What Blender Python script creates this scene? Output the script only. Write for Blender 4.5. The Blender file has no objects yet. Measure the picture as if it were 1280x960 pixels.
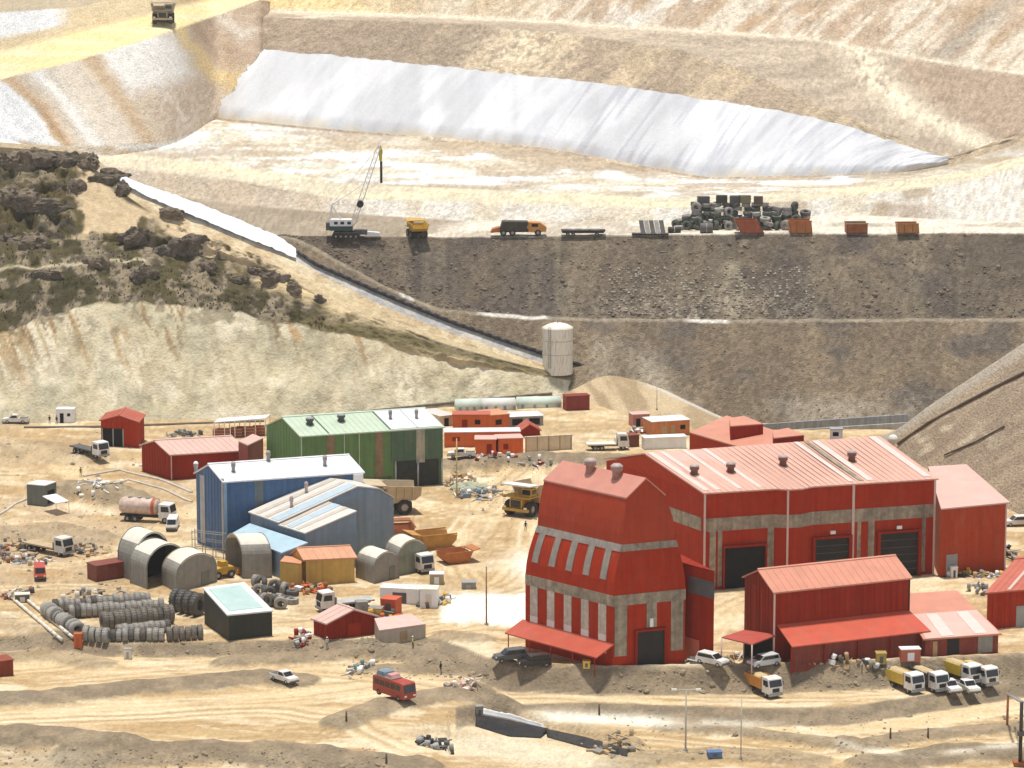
import bpy, bmesh, math, random
import numpy as np
from math import radians, sin, cos, tan, pi, sqrt, atan2
from mathutils import Vector, Matrix
from mathutils.bvhtree import BVHTree

random.seed(7)
rng = np.random.default_rng(11)
SC = bpy.context.scene
COL = SC.collection

# ------------------------------------------------------------------ camera
FPX, CAMH, PITCH = 3930.0, 117.0, radians(10.0)
CP, SP = cos(PITCH), sin(PITCH)

def ray(px, py):
    a = (px - 640.0) / FPX
    b = -(py - 480.0) / FPX
    return Vector((a, CP + b * SP, -SP + b * CP))

def P(px, py, z=0.0):
    """point of the sight line through a photo pixel at height z"""
    d = ray(px, py)
    t = (z - CAMH) / d.z
    return Vector((d.x * t, d.y * t, z))

def D(px, py, depth):
    """point of the sight line through a photo pixel at a horizontal distance"""
    d = ray(px, py)
    t = depth / d.y
    return Vector((d.x * t, depth, CAMH + d.z * t))

cam_d = bpy.data.cameras.new('camera')
cam = bpy.data.objects.new('camera', cam_d)
COL.objects.link(cam)
cam.location = (0, 0, CAMH)
cam.rotation_euler = (radians(90) - PITCH, 0, 0)
cam_d.sensor_fit = 'HORIZONTAL'
cam_d.angle = 2 * math.atan(640.0 / FPX)
cam_d.clip_start = 1.0
cam_d.clip_end = 6000
SC.camera = cam

# ------------------------------------------------------------------ light
SUN_EL, SUN_AZ = radians(84), radians(-20)      # azimuth from +Y (away from camera) towards +X
world = bpy.data.worlds.new('World')
SC.world = world
world.use_nodes = True
nt = world.node_tree
bg = nt.nodes['Background']
sky = nt.nodes.new('ShaderNodeTexSky')
sky.sky_type = 'NISHITA'
sky.sun_disc = False
sky.sun_elevation = SUN_EL
sky.sun_rotation = SUN_AZ
sky.altitude = 3500
sky.dust_density = 2.0
hs_n = nt.nodes.new('ShaderNodeHueSaturation')
hs_n.inputs['Saturation'].default_value = 0.40      # thin bright cloud over the valley
nt.links.new(sky.outputs[0], hs_n.inputs['Color'])
nt.links.new(hs_n.outputs[0], bg.inputs[0])
bg.inputs[1].default_value = 0.15
sl = bpy.data.lights.new('sun', 'SUN')
sl.energy = 3.6
sl.angle = radians(4)
sl.color = (1.0, 0.95, 0.87)
so = bpy.data.objects.new('sun', sl)
COL.objects.link(so)
sdir = Vector((sin(SUN_AZ) * cos(SUN_EL), cos(SUN_AZ) * cos(SUN_EL), sin(SUN_EL)))
so.rotation_euler = sdir.to_track_quat('Z', 'Y').to_euler()
so.location = (0, 500, 300)
SC.view_settings.view_transform = 'Standard'
SC.view_settings.look = 'None'
SC.view_settings.gamma = 1.0
SC.view_settings.use_curve_mapping = False
SC.view_settings.exposure = 0.36
SC.cycles.max_bounces = 6
SC.cycles.use_denoising = True

# ------------------------------------------------------------------ noise
def _hash(ix, iy, iz, seed):
    n = (ix * 374761393 + iy * 668265263 + iz * 1274126177 + seed * 974634777) & 0x7fffffff
    n = ((n ^ (n >> 13)) * 1103515245 + 12345) & 0x7fffffff
    n = ((n ^ (n >> 15)) * 214013 + 2531011) & 0x7fffffff
    return (n & 0xffff) / 65535.0

def vnoise(x, y, z=0.0, seed=0):
    x = np.asarray(x, float); y = np.asarray(y, float); z = np.zeros_like(x) + z
    ix = np.floor(x).astype(np.int64); iy = np.floor(y).astype(np.int64); iz = np.floor(z).astype(np.int64)
    fx, fy, fz = x - ix, y - iy, z - iz
    fx = fx * fx * (3 - 2 * fx); fy = fy * fy * (3 - 2 * fy); fz = fz * fz * (3 - 2 * fz)
    r = 0
    for dx in (0, 1):
        wx = fx if dx else 1 - fx
        for dy in (0, 1):
            wy = fy if dy else 1 - fy
            for dz in (0, 1):
                wz = fz if dz else 1 - fz
                r = r + wx * wy * wz * _hash(ix + dx, iy + dy, iz + dz, seed)
    return r

def fbm(x, y, z=0.0, oct=4, seed=0, gain=0.5):
    a, s, t = 1.0, 0.0, 0.0
    x = np.asarray(x, float); y = np.asarray(y, float); z = np.zeros_like(x) + z
    for o in range(oct):
        s = s + a * vnoise(x, y, z, seed + o * 17)
        t += a
        a *= gain
        x, y, z = x * 2.03 + 3.1, y * 2.03 + 1.7, z * 2.03 + 5.3
    return s / t

def sstep(a, b, x):
    t = np.clip((np.asarray(x, float) - a) / (b - a), 0, 1)
    return t * t * (3 - 2 * t)

def mixc(c, d, m):
    m = np.clip(np.asarray(m, float), 0, 1)[..., None]
    return c * (1 - m) + np.asarray(d, float) * m

def lin(px, pts):
    xs = [p[0] for p in pts]; ys = [p[1] for p in pts]
    return np.interp(px, xs, ys)

def smoothline(px, pts):
    xs = np.array([p[0] for p in pts], float); ys = np.array([p[1] for p in pts], float)
    o = 0
    for k in (-18, -12, -6, 0, 6, 12, 18):
        o = o + np.interp(np.asarray(px, float) + k, xs, ys)
    return o / 7

# ------------------------------------------------------------------ materials
def new_mat(name):
    m = bpy.data.materials.new(name)
    m.use_nodes = True
    n = m.node_tree
    b = n.nodes['Principled BSDF']
    return m, n, b

def N(nt_, t, **kw):
    n = nt_.nodes.new(t)
    for k, v in kw.items():
        setattr(n, k, v)
    return n

def earth_mat(name, grain=1.0, contrast=0.35, bump=0.5, rocky=0.0, rough=0.95):
    m, n, b = new_mat(name)
    L = n.links
    at = N(n, 'ShaderNodeAttribute'); at.attribute_name = 'Col'
    tc = N(n, 'ShaderNodeNewGeometry')
    n1 = N(n, 'ShaderNodeTexNoise'); n1.inputs['Scale'].default_value = 0.55 * grain; n1.inputs['Detail'].default_value = 9; n1.inputs['Roughness'].default_value = 0.72
    n2 = N(n, 'ShaderNodeTexNoise'); n2.inputs['Scale'].default_value = 2.2 * grain; n2.inputs['Detail'].default_value = 3; n2.inputs['Roughness'].default_value = 0.6
    L.new(tc.outputs['Position'], n1.inputs['Vector']); L.new(tc.outputs['Position'], n2.inputs['Vector'])
    ad = N(n, 'ShaderNodeMath', operation='ADD'); L.new(n1.outputs['Fac'], ad.inputs[0]); L.new(n2.outputs['Fac'], ad.inputs[1])
    mr = N(n, 'ShaderNodeMapRange'); L.new(ad.outputs[0], mr.inputs['Value'])
    mr.inputs['From Min'].default_value = 0.6; mr.inputs['From Max'].default_value = 1.4
    mr.inputs['To Min'].default_value = 1 - contrast; mr.inputs['To Max'].default_value = 1 + contrast
    fac = mr.outputs[0]
    if rocky:
        vo = N(n, 'ShaderNodeTexVoronoi'); vo.inputs['Scale'].default_value = 0.95
        L.new(tc.outputs['Position'], vo.inputs['Vector'])
        mr2 = N(n, 'ShaderNodeMapRange'); L.new(vo.outputs['Color'], mr2.inputs['Value'])
        mr2.inputs['To Min'].default_value = 1 - rocky; mr2.inputs['To Max'].default_value = 1 + rocky
        mu = N(n, 'ShaderNodeMath', operation='MULTIPLY'); L.new(fac, mu.inputs[0]); L.new(mr2.outputs[0], mu.inputs[1])
        fac = mu.outputs[0]
    mx = N(n, 'ShaderNodeVectorMath', operation='SCALE')
    L.new(at.outputs['Color'], mx.inputs[0]); L.new(fac, mx.inputs['Scale'])
    L.new(mx.outputs[0], b.inputs['Base Color'])
    bp = N(n, 'ShaderNodeBump'); bp.inputs['Strength'].default_value = bump; bp.inputs['Distance'].default_value = 0.6
    L.new(ad.outputs[0], bp.inputs['Height']); L.new(bp.outputs[0], b.inputs['Normal'])
    b.inputs['Roughness'].default_value = rough
    b.inputs['Specular IOR Level'].default_value = 0.15
    return m

MATS = {}
def mat(name, col, rough=0.6, var=0.12, streak=0.0, metal=0.0, scale=0.8, spec=0.3, bump=0.0, dust=0.16):
    """painted / cast surface with uneven, slightly dirty colour"""
    if name in MATS:
        return MATS[name]
    m, n, b = new_mat(name)
    L = n.links
    geo = N(n, 'ShaderNodeNewGeometry')
    mp = N(n, 'ShaderNodeMapping'); L.new(geo.outputs['Position'], mp.inputs['Vector'])
    mp.inputs['Scale'].default_value = (scale, scale, scale)
    n1 = N(n, 'ShaderNodeTexNoise'); n1.inputs['Scale'].default_value = 1.0; n1.inputs['Detail'].default_value = 8; n1.inputs['Roughness'].default_value = 0.65
    L.new(mp.outputs[0], n1.inputs['Vector'])
    fac = n1.outputs['Fac']
    mr = N(n, 'ShaderNodeMapRange'); L.new(fac, mr.inputs['Value'])
    mr.inputs['From Min'].default_value = 0.3; mr.inputs['From Max'].default_value = 0.7
    mr.inputs['To Min'].default_value = 1 - var; mr.inputs['To Max'].default_value = 1 + var
    fac = mr.outputs[0]
    if streak:
        mp2 = N(n, 'ShaderNodeMapping'); L.new(geo.outputs['Position'], mp2.inputs['Vector'])
        mp2.inputs['Scale'].default_value = (1.6, 1.6, 0.05)
        n2 = N(n, 'ShaderNodeTexNoise'); n2.inputs['Scale'].default_value = 1.0; n2.inputs['Detail'].default_value = 4
        L.new(mp2.outputs[0], n2.inputs['Vector'])
        mr2 = N(n, 'ShaderNodeMapRange'); L.new(n2.outputs['Fac'], mr2.inputs['Value'])
        mr2.inputs['From Min'].default_value = 0.3; mr2.inputs['From Max'].default_value = 0.7
        mr2.inputs['To Min'].default_value = 1 - streak; mr2.inputs['To Max'].default_value = 1 + streak
        mu = N(n, 'ShaderNodeMath', operation='MULTIPLY'); L.new(fac, mu.inputs[0]); L.new(mr2.outputs[0], mu.inputs[1])
        fac = mu.outputs[0]
        bp = N(n, 'ShaderNodeBump'); bp.inputs['Strength'].default_value = 0.25; bp.inputs['Distance'].default_value = 0.2
        L.new(n2.outputs['Fac'], bp.inputs['Height']); L.new(bp.outputs[0], b.inputs['Normal'])
    elif bump:
        bp = N(n, 'ShaderNodeBump'); bp.inputs['Strength'].default_value = bump; bp.inputs['Distance'].default_value = 0.3
        L.new(n1.outputs['Fac'], bp.inputs['Height']); L.new(bp.outputs[0], b.inputs['Normal'])
    mx = N(n, 'ShaderNodeVectorMath', operation='SCALE')
    mx.inputs[0].default_value = col[:3]
    L.new(fac, mx.inputs['Scale'])
    out = mx.outputs[0]
    if dust:
        n3 = N(n, 'ShaderNodeTexNoise'); n3.inputs['Scale'].default_value = 0.45; n3.inputs['Detail'].default_value = 9; n3.inputs['Roughness'].default_value = 0.75
        mp3 = N(n, 'ShaderNodeMapping'); L.new(geo.outputs['Position'], mp3.inputs['Vector']); mp3.inputs['Scale'].default_value = (1, 1, .45)
        L.new(mp3.outputs[0], n3.inputs['Vector'])
        mr3 = N(n, 'ShaderNodeMapRange'); L.new(n3.outputs['Fac'], mr3.inputs['Value'])
        mr3.inputs['From Min'].default_value = 0.47; mr3.inputs['From Max'].default_value = 0.72
        mr3.inputs['To Min'].default_value = 0.0; mr3.inputs['To Max'].default_value = dust
        mc = N(n, 'ShaderNodeMix'); mc.data_type = 'RGBA'
        L.new(mr3.outputs[0], mc.inputs[0]); L.new(out, mc.inputs[6]); mc.inputs[7].default_value = (0.36, 0.26, 0.17, 1)
        out = mc.outputs[2]
    L.new(out, b.inputs['Base Color'])
    b.inputs['Roughness'].default_value = rough
    b.inputs['Metallic'].default_value = metal
    b.inputs['Specular IOR Level'].default_value = spec
    MATS[name] = m
    return m

# ------------------------------------------------------------------ objects
def settag(o, label=None, cat=None, group=None, kind=None):
    if label: o['label'] = label
    if cat: o['category'] = cat
    if group: o['group'] = group
    if kind: o['kind'] = kind
    return o

def thing(name, label, cat, loc=(0, 0, 0), rz=0.0, group=None, rot=None):
    o = bpy.data.objects.new(name, None)
    COL.objects.link(o)
    o.location = loc
    o.rotation_euler = rot if rot else (0, 0, rz)
    o.empty_display_size = 0.5
    return settag(o, label, cat, group)

class MB:
    """collects shapes for ONE mesh object"""
    def __init__(self, off=(0, 0, 0)):
        self.v = []; self.f = []; self.mi = []; self.off = Vector(off); self.cur = 0; self.smooth = []
    def add(self, vs, fs, smooth=False):
        k = len(self.v)
        self.v += [tuple(Vector(v) - self.off) for v in vs]
        for f in fs:
            self.f.append([i + k for i in f]); self.mi.append(self.cur); self.smooth.append(smooth)
        return self
    def box(self, x0, x1, y0, y1, z0, z1):
        vs = [(x0, y0, z0), (x1, y0, z0), (x1, y1, z0), (x0, y1, z0), (x0, y0, z1), (x1, y0, z1), (x1, y1, z1), (x0, y1, z1)]
        return self.add(vs, [(3, 2, 1, 0), (4, 5, 6, 7), (0, 1, 5, 4), (1, 2, 6, 5), (2, 3, 7, 6), (3, 0, 4, 7)])
    def obox(self, c, size, R):
        h = [s / 2 for s in size]
        vs = []
        for sx, sy, sz in ((-1, -1, -1), (1, -1, -1), (1, 1, -1), (-1, 1, -1), (-1, -1, 1), (1, -1, 1), (1, 1, 1), (-1, 1, 1)):
            vs.append(Vector(c) + R @ Vector((sx * h[0], sy * h[1], sz * h[2])))
        return self.add(vs, [(3, 2, 1, 0), (4, 5, 6, 7), (0, 1, 5, 4), (1, 2, 6, 5), (2, 3, 7, 6), (3, 0, 4, 7)])
    def prism(self, prof, y0, y1, axis='y'):
        """(x,z) outline pulled along y"""
        n = len(prof)
        vs = [(p[0], y0, p[1]) for p in prof] + [(p[0], y1, p[1]) for p in prof]
        fs = [tuple(range(n - 1, -1, -1)), tuple(range(n, 2 * n))]
        for i in range(n):
            j = (i + 1) % n
            fs.append((i, j, n + j, n + i))
        return self.add(vs, fs)
    def slab(self, top, th, down=(0, 0, -1)):
        """polygon (3D points) thickened"""
        n = len(top)
        dv = Vector(down) * th
        vs = [Vector(p) for p in top] + [Vector(p) + dv for p in top]
        fs = [tuple(range(n)), tuple(range(2 * n - 1, n - 1, -1))]
        for i in range(n):
            j = (i + 1) % n
            fs.append((j, i, n + i, n + j))
        return self.add(vs, fs)
    def tube(self, a, b, r, r2=None, n=8, cap=True):
        a = Vector(a); b = Vector(b); r2 = r if r2 is None else r2
        d = (b - a).normalized()
        u = d.orthogonal().normalized(); w = d.cross(u)
        vs = []
        for c, rr in ((a, r), (b, r2)):
            for i in range(n):
                t = 2 * pi * i / n
                vs.append(c + (u * cos(t) + w * sin(t)) * rr)
        fs = [(i, (i + 1) % n, n + (i + 1) % n, n + i) for i in range(n)]
        self.add(vs, fs, n > 6)
        if cap:
            k = len(self.v) - 2 * n
            self.f.append([k + i for i in range(n - 1, -1, -1)]); self.mi.append(self.cur); self.smooth.append(False)
            self.f.append([k + n + i for i in range(n)]); self.mi.append(self.cur); self.smooth.append(False)
        return self
    def lathe(self, prof, axis_o=(0, 0, 0), axis_d=(0, 0, 1), n=16, closed=False):
        """(r,h) outline turned round an axis"""
        o = Vector(axis_o); d = Vector(axis_d).normalized(); u = d.orthogonal().normalized(); w = d.cross(u)
        vs = []; fs = []
        m = len(prof)
        for r, h in prof:
            for i in range(n):
                t = 2 * pi * i / n
                vs.append(o + d * h + (u * cos(t) + w * sin(t)) * r)
        for k in range(m if closed else m - 1):
            kk = (k + 1) % m
            for i in range(n):
                j = (i + 1) % n
                fs.append((k * n + i, k * n + j, kk * n + j, kk * n + i))
        return self.add(vs, fs, True)
    def loft(self, rings, cap=True, smooth=False):
        n = len(rings[0]); vs = [p for r in rings for p in r]; fs = []
        for k in range(len(rings) - 1):
            for i in range(n):
                j = (i + 1) % n
                fs.append((k * n + i, k * n + j, (k + 1) * n + j, (k + 1) * n + i))
        if cap:
            fs.append(tuple(range(n - 1, -1, -1)))
            fs.append(tuple((len(rings) - 1) * n + i for i in range(n)))
        return self.add(vs, fs, smooth)
    def build(self, name, mats, parent=None, bevel=0.0, recalc=True):
        me = bpy.data.meshes.new(name)
        me.from_pydata(self.v, [], self.f)
        if not isinstance(mats, (list, tuple)):
            mats = [mats]
        for m in mats:
            me.materials.append(m)
        me.polygons.foreach_set('material_index', self.mi)
        me.polygons.foreach_set('use_smooth', self.smooth)
        if recalc:
            bm = bmesh.new(); bm.from_mesh(me)
            bmesh.ops.recalc_face_normals(bm, faces=bm.faces)
            bm.to_mesh(me); bm.free()
        me.update()
        o = bpy.data.objects.new(name, me)
        COL.objects.link(o)
        if parent is not None:
            o.parent = parent
        return o

def copy_tree(o, parent=None):
    c = o.copy()
    COL.objects.link(c)
    c.parent = parent
    for ch in KIDS(o):
        copy_tree(ch, c)
    return c

def KIDS(o):
    return [x for x in bpy.data.objects if x.parent == o]

def grid_mesh(name, pts, cols, material, keep=None, smooth=True):
    """pts (R,C,3) and colours (R,C,3) into a sheet"""
    R, C = pts.shape[:2]
    me = bpy.data.meshes.new(name)
    idx = np.arange(R * C).reshape(R, C)
    q = np.stack([idx[:-1, :-1], idx[:-1, 1:], idx[1:, 1:], idx[1:, :-1]], -1).reshape(-1, 4)
    if keep is not None:
        k = keep[:-1, :-1] & keep[:-1, 1:] & keep[1:, 1:] & keep[1:, :-1]
        q = q[k.reshape(-1)]
    me.vertices.add(R * C)
    me.vertices.foreach_set('co', pts.astype(np.float32).reshape(-1))
    me.loops.add(len(q) * 4)
    me.loops.foreach_set('vertex_index', q.astype(np.int32).reshape(-1))
    me.polygons.add(len(q))
    me.polygons.foreach_set('loop_start', np.arange(0, len(q) * 4, 4, dtype=np.int32))
    me.polygons.foreach_set('loop_total', np.full(len(q), 4, dtype=np.int32))
    me.polygons.foreach_set('use_smooth', np.full(len(q), smooth))
    me.update(calc_edges=True)
    ca = me.color_attributes.new('Col', 'FLOAT_COLOR', 'POINT')
    rgba = np.ones((R * C, 4), np.float32)
    rgba[:, :3] = np.clip(cols, 0.005, 0.95).reshape(-1, 3)
    ca.data.foreach_set('color', rgba.reshape(-1))
    me.materials.append(material)
    me.validate()
    o = bpy.data.objects.new(name, me)
    COL.objects.link(o)
    return o
# ------------------------------------------------------------------ terrain helpers
def kk(py):
    b = -(np.asarray(py, float) - 480.0) / FPX
    return (SP - b * CP) / (CP + b * SP)

def pts_from_depth(px, py, Y):
    b = -(np.asarray(py, float) - 480.0) / FPX
    t = Y / (CP + b * SP)
    return np.stack([(px - 640.0) / FPX * t, Y, CAMH + (-SP + b * CP) * t], -1)

def at_z(px, py, z):
    return pts_from_depth(px, py, (CAMH - z) / kk(py))

def up_slope(prev, px, py, g):
    k = kk(py)
    g = np.asarray(g, float)
    z = (CAMH - k * (prev[:, 1] - prev[:, 2] / g)) / (1 + k / g)
    return pts_from_depth(px, py, (CAMH - z) / k)

def ruled(lines, nsub):
    """lines: list of (C,3); returns (R,C,3) points, segment number and fraction per row"""
    rows = []; seg = []; fr = []
    for s in range(len(lines) - 1):
        n = nsub[s]
        for i in range(n):
            t = i / n
            rows.append(lines[s] * (1 - t) + lines[s + 1] * t); seg.append(s); fr.append(t)
    rows.append(lines[-1]); seg.append(len(lines) - 2); fr.append(1.0)
    return np.stack(rows), np.array(seg), np.array(fr)

def pix_of(p):
    x, y, z = p[..., 0], p[..., 1], p[..., 2] - CAMH
    dep = y * CP - z * SP
    up = y * SP + z * CP
    return 640 + FPX * x / dep, 480 - FPX * up / dep

def c3(shape, c):
    return np.zeros(tuple(shape) + (3,)) + np.asarray(c, float)

STRUCT = []
def structure(o, label):
    o['kind'] = 'structure'
    o['label'] = label
    STRUCT.append(o)
    return o

CREAM = (0.66, 0.535, 0.32)
PALE = (0.74, 0.67, 0.52)
TAN = (0.47, 0.35, 0.21)
GREYB = (0.20, 0.158, 0.108)
DARKW = (0.150, 0.120, 0.088)

M_dust = earth_mat('dusty earth', 1.0, 0.22, 0.45)
M_spoil = earth_mat('spoil earth', 0.9, 0.34, 0.7)
M_waste = earth_mat('waste rock', 1.5, 0.34, 0.8, rocky=0.26)
M_cliff = earth_mat('cut rock', 0.8, 0.20, 0.5)

# ================================================================== far slopes, pond and dark benches (one terrain sheet)
cx = np.arange(-240, 1521, 3.0)
C = len(cx)
DB, DS = 648.0, 1.2
def dark_plane(py, extra=0.0):
    k = kk(py)
    z = (CAMH - k * (DB + extra)) / (1 + DS * k)
    return pts_from_depth(cx, py, DB + extra + DS * z)

wob = lambda a, f, s: a * (fbm(cx * f, cx * 0 + s, oct=3, seed=int(s)) - 0.5) * 2
y_mid = smoothline(cx, [(-240, 296), (370, 298), (420, 328), (480, 360), (540, 387), (640, 397), (735, 401), (900, 402), (1280, 401), (1520, 400)]) + wob(1.5, 0.05, 3)
y_top = smoothline(cx, [(-240, 292), (370, 295), (600, 296), (900, 292), (1280, 291), (1520, 291)]) + wob(1.0, 0.04, 4)
l_toe = dark_plane(np.full(C, 540.0))
l_mid = dark_plane(y_mid)
l_mid2 = dark_plane(y_mid - 4, 2.5)
l_top = dark_plane(y_top, 2.5)
y_bk = smoothline(cx, [(-240, 235), (150, 232), (290, 253), (420, 264), (520, 271), (600, 277), (700, 276), (860, 277), (1000, 270), (1060, 266), (1140, 272), (1280, 277), (1520, 275)])
zt = np.minimum(l_top[:, 2], 33)
l_bk = at_z(cx, y_bk, l_top[:, 2] + 0.2)
y_b1 = smoothline(cx, [(-240, 200), (100, 203), (300, 225), (420, 247), (600, 253), (800, 259), (900, 258), (1050, 246), (1200, 226), (1280, 205), (1520, 165)])
l_b1 = up_slope(l_bk, cx, y_b1, 0.42)
y_b2 = smoothline(cx, [(-240, 180), (0, 186), (130, 187), (300, 206), (450, 230), (600, 235), (800, 245), (900, 245), (1050, 236), (1200, 214), (1280, 194), (1520, 150)])
l_b2 = up_slope(l_b1, cx, y_b2, 0.10)
y_pt = smoothline(cx, [(-240, 120), (180, 125), (265, 149), (430, 165), (520, 172), (600, 178), (700, 190), (790, 207), (880, 224), (1000, 222), (1130, 216), (1185, 206), (1280, 178), (1520, 130)])
l_pt = up_slope(l_b2, cx, np.minimum(y_pt, y_b2 - 4), 0.022)
y_lt = smoothline(cx, [(-240, 40), (200, 52), (325, 65), (470, 78), (600, 92), (750, 108), (900, 131), (1000, 148), (1050, 160), (1120, 182), (1185, 203), (1280, 170), (1520, 120)])
l_lt = up_slope(l_pt, cx, np.minimum(y_lt, y_pt - 2), 0.62)
y_8 = smoothline(cx, [(-240, 8), (330, 21), (600, 30), (700, 40), (850, 62), (900, 76), (960, 100), (1050, 142), (1120, 172), (1185, 199), (1280, 164), (1520, 112)])
l_8 = up_slope(l_lt, cx, np.minimum(y_8, y_lt - 2), 0.62)
y_9 = smoothline(cx, [(-240, 0), (330, 13), (600, 22), (850, 37), (1000, 47), (1080, 60), (1160, 75), (1280, 92), (1520, 120)])
l_9 = up_slope(l_8, cx, np.minimum(y_9, y_8 - 4), np.interp(cx, [-240, 700, 1000, 1520], [0.10, 0.12, 0.38, 0.40]))
l_10 = up_slope(l_9, cx, y_9 - 75, 0.6)
l_11 = up_slope(l_10, cx, y_9 - 95, 0.15)
l_12 = up_slope(l_11, cx, y_9 - 190, 0.6)
pts, seg, fr = ruled([l_toe, l_mid, l_mid2, l_top, l_bk, l_b1, l_b2, l_pt, l_lt, l_8, l_9, l_10, l_11, l_12],
                     [56, 2, 42, 10, 10, 6, 26, 34, 30, 26, 26, 6, 16])
R = len(pts)
SEG = np.repeat(seg[:, None], C, 1); FR = np.repeat(fr[:, None], C, 1)
PX = np.repeat(cx[None, :], R, 0)
_, PY = pix_of(pts)
X, Y, Z = pts[..., 0], pts[..., 1], pts[..., 2]
# relief
amp = np.choose(np.minimum(SEG, 12), [0.35, 0.2, 0.42, 0.25, 0.6, 0.25, 0.35, 0.15, 0.8, 0.5, 0.9, 0.3, 0.8])
edge = np.minimum(1, np.minimum(FR, 1 - FR) * 4 + 0.35)
d1 = (fbm(X * 0.16, Y * 0.16, Z * 0.16, 5, 21) - 0.5) * 2
ridge = (fbm(PX * 0.05 + FR * 1.2, FR * 0.6, SEG * 3.1, 4, 31) - 0.5) * 2      # gullies down the fall line
steep = np.isin(SEG, (0, 2, 4, 8, 10, 12))
h = amp * edge * (d1 * 1.1 + ridge * 0.9 * steep)
pts[..., 2] += h * 0.8
pts[..., 1] -= h * 0.6 * steep
# colour
s1 = fbm(PX * 0.022 + PY * 0.006, PY * 0.012, SEG * 1.7, 4, 41)
stripe = fbm((PX + PY * 1.05) * 0.075, (PX - PY) * 0.009, SEG * 2.3, 5, 42)
sv = fbm(PX * 0.06, PY * 0.008, SEG * 0.9, 4, 43)
fine = fbm(PX * 0.30, PY * 0.35, 0, 3, 44)
hz = fbm(PX * 0.012, PY * 0.16, 0, 4, 45)
col = c3((R, C), TAN)
# dark waste rock benches
dk = c3((R, C), DARKW)
dk = mixc(dk, (0.21, 0.165, 0.115), sstep(0.42, 0.66, s1))
dk = mixc(dk, (0.105, 0.088, 0.078), sstep(0.5, 0.7, fbm(PX * 0.015, PY * 0.02, 3, 3, 51)) * 0.7)
dk = mixc(dk, (0.27, 0.225, 0.15), sstep(0.55, 0.75, sv) * 0.35)
lowband = np.where(SEG == 2, 1 - FR, 0)
dk = mixc(dk, (0.33, 0.28, 0.215), sstep(0.5, 0.66, fine) * sstep(0.35, 0.95, lowband + 0.0) * np.exp(-((PX - 880) / 150) ** 2))
dk = mixc(dk, (0.36, 0.31, 0.22), np.exp(-((PX - 918 - (PY - 340) * 0.05) / 13) ** 2) * (SEG == 2) * sstep(0.4, 0.6, fbm(PX * .1, PY * .05, 0, 3, 53)) * 0.8)
low = mixc(c3((R, C), (0.205, 0.158, 0.108)), (0.255, 0.195, 0.13), sstep(0.4, 0.65, s1))
low = mixc(low, (0.16, 0.132, 0.105), sstep(0.52, 0.7, fbm(PX * 0.02, PY * 0.03, 5, 4, 54)))
low = mixc(low, (0.42, 0.36, 0.27), np.exp(-((PX - 815 - (PY - 470) * 0.55) / 22) ** 2) * sstep(415, 470, PY) * 0.85)
low = mixc(low, (0.38, 0.32, 0.235), np.exp(-((PX - 752 - (PY - 430) * 0.05) / 16) ** 2) * sstep(405, 440, PY) * 0.8)
low = mixc(low, (0.36, 0.31, 0.24), sstep(485, 512, PY) * sstep(0.35, 0.6, s1) * 0.7)
col = np.where((SEG == 0)[..., None], low, col)
col = np.where((SEG == 2)[..., None], dk, col)
line_c = mixc(c3((R, C), (0.30, 0.25, 0.18)), (0.66, 0.62, 0.54), sstep(0.5, 0.62, fbm(PX * 0.03, PY * 0, 0, 3, 55)) * ((PX > 500) & (PX < 960)))
col = np.where((SEG == 1)[..., None], line_c, col)
# bench top
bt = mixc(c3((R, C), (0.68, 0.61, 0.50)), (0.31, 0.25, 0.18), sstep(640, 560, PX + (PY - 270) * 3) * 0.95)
bt = mixc(bt, (0.26, 0.21, 0.15), sstep(0.45, 0.6, hz) * 0.5)
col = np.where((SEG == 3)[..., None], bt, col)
# pale berm
pb = mixc(c3((R, C), (0.64, 0.55, 0.42)), (0.74, 0.69, 0.60), sstep(0.38, 0.6, s1))
pb = mixc(pb, (0.40, 0.30, 0.19), sstep(0.55, 0.72, fbm(PX * 0.02, PY * 0.05, 2, 3, 56)) * np.clip((PX - 500) / 500, 0.15, 0.8))
pb = mixc(pb, (0.50, 0.385, 0.265), sstep(520, 330, PX) * 0.75)
pb = mixc(pb, (0.40, 0.31, 0.22), sstep(.5, .62, fine) * sstep(.45, .6, s1) * .5)
pb = mixc(pb, (0.36, 0.26, 0.17), np.exp(-((PX - 1135) / 40) ** 2) * sstep(245, 262, PY) * 0.7)
col = np.where((SEG == 4)[..., None], pb, col)
tr = mixc(c3((R, C), (0.66, 0.57, 0.41)), (0.74, 0.65, 0.44), sstep(0.45, 0.6, hz))
col = np.where((SEG == 5)[..., None], tr, col)
# pond floor: streaks of white slime and tan sand
pf = mixc(c3((R, C), (0.66, 0.58, 0.45)), (0.80, 0.78, 0.74), sstep(0.42, 0.56, fbm(PX * 0.012 + PY * 0.02, PY * 0.14, 1, 4, 57)))
pf = mixc(pf, (0.42, 0.32, 0.21), sstep(0.50, 0.60, fbm(PX * 0.010 - PY * 0.02, PY * 0.12, 4, 4, 58)) * 0.75)
lipb = np.repeat(y_pt[None], R, 0) + 14 + (fbm(PX * .03, PY * 0, 0, 4, 61) - .5) * 22
pf = mixc(pf, (0.46, 0.36, 0.25), sstep(4, -4, PY - lipb) * sstep(500, 560, PX) * sstep(860, 800, PX) * 0.9)
pf = mixc(pf, (0.34, 0.27, 0.19), np.exp(-((PY - np.repeat(y_pt[None], R, 0) - 2) / 2.2) ** 2) * sstep(.35, .55, fbm(PX * .04, PY * .05, 0, 3, 62)) * sstep(470, 540, PX) * .8)
pf = mixc(pf, (0.52, 0.41, 0.28), sstep(.56, .62, fbm(PX * .02 + PY * .05, PY * .35, 0, 4, 63)) * .8)
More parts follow.
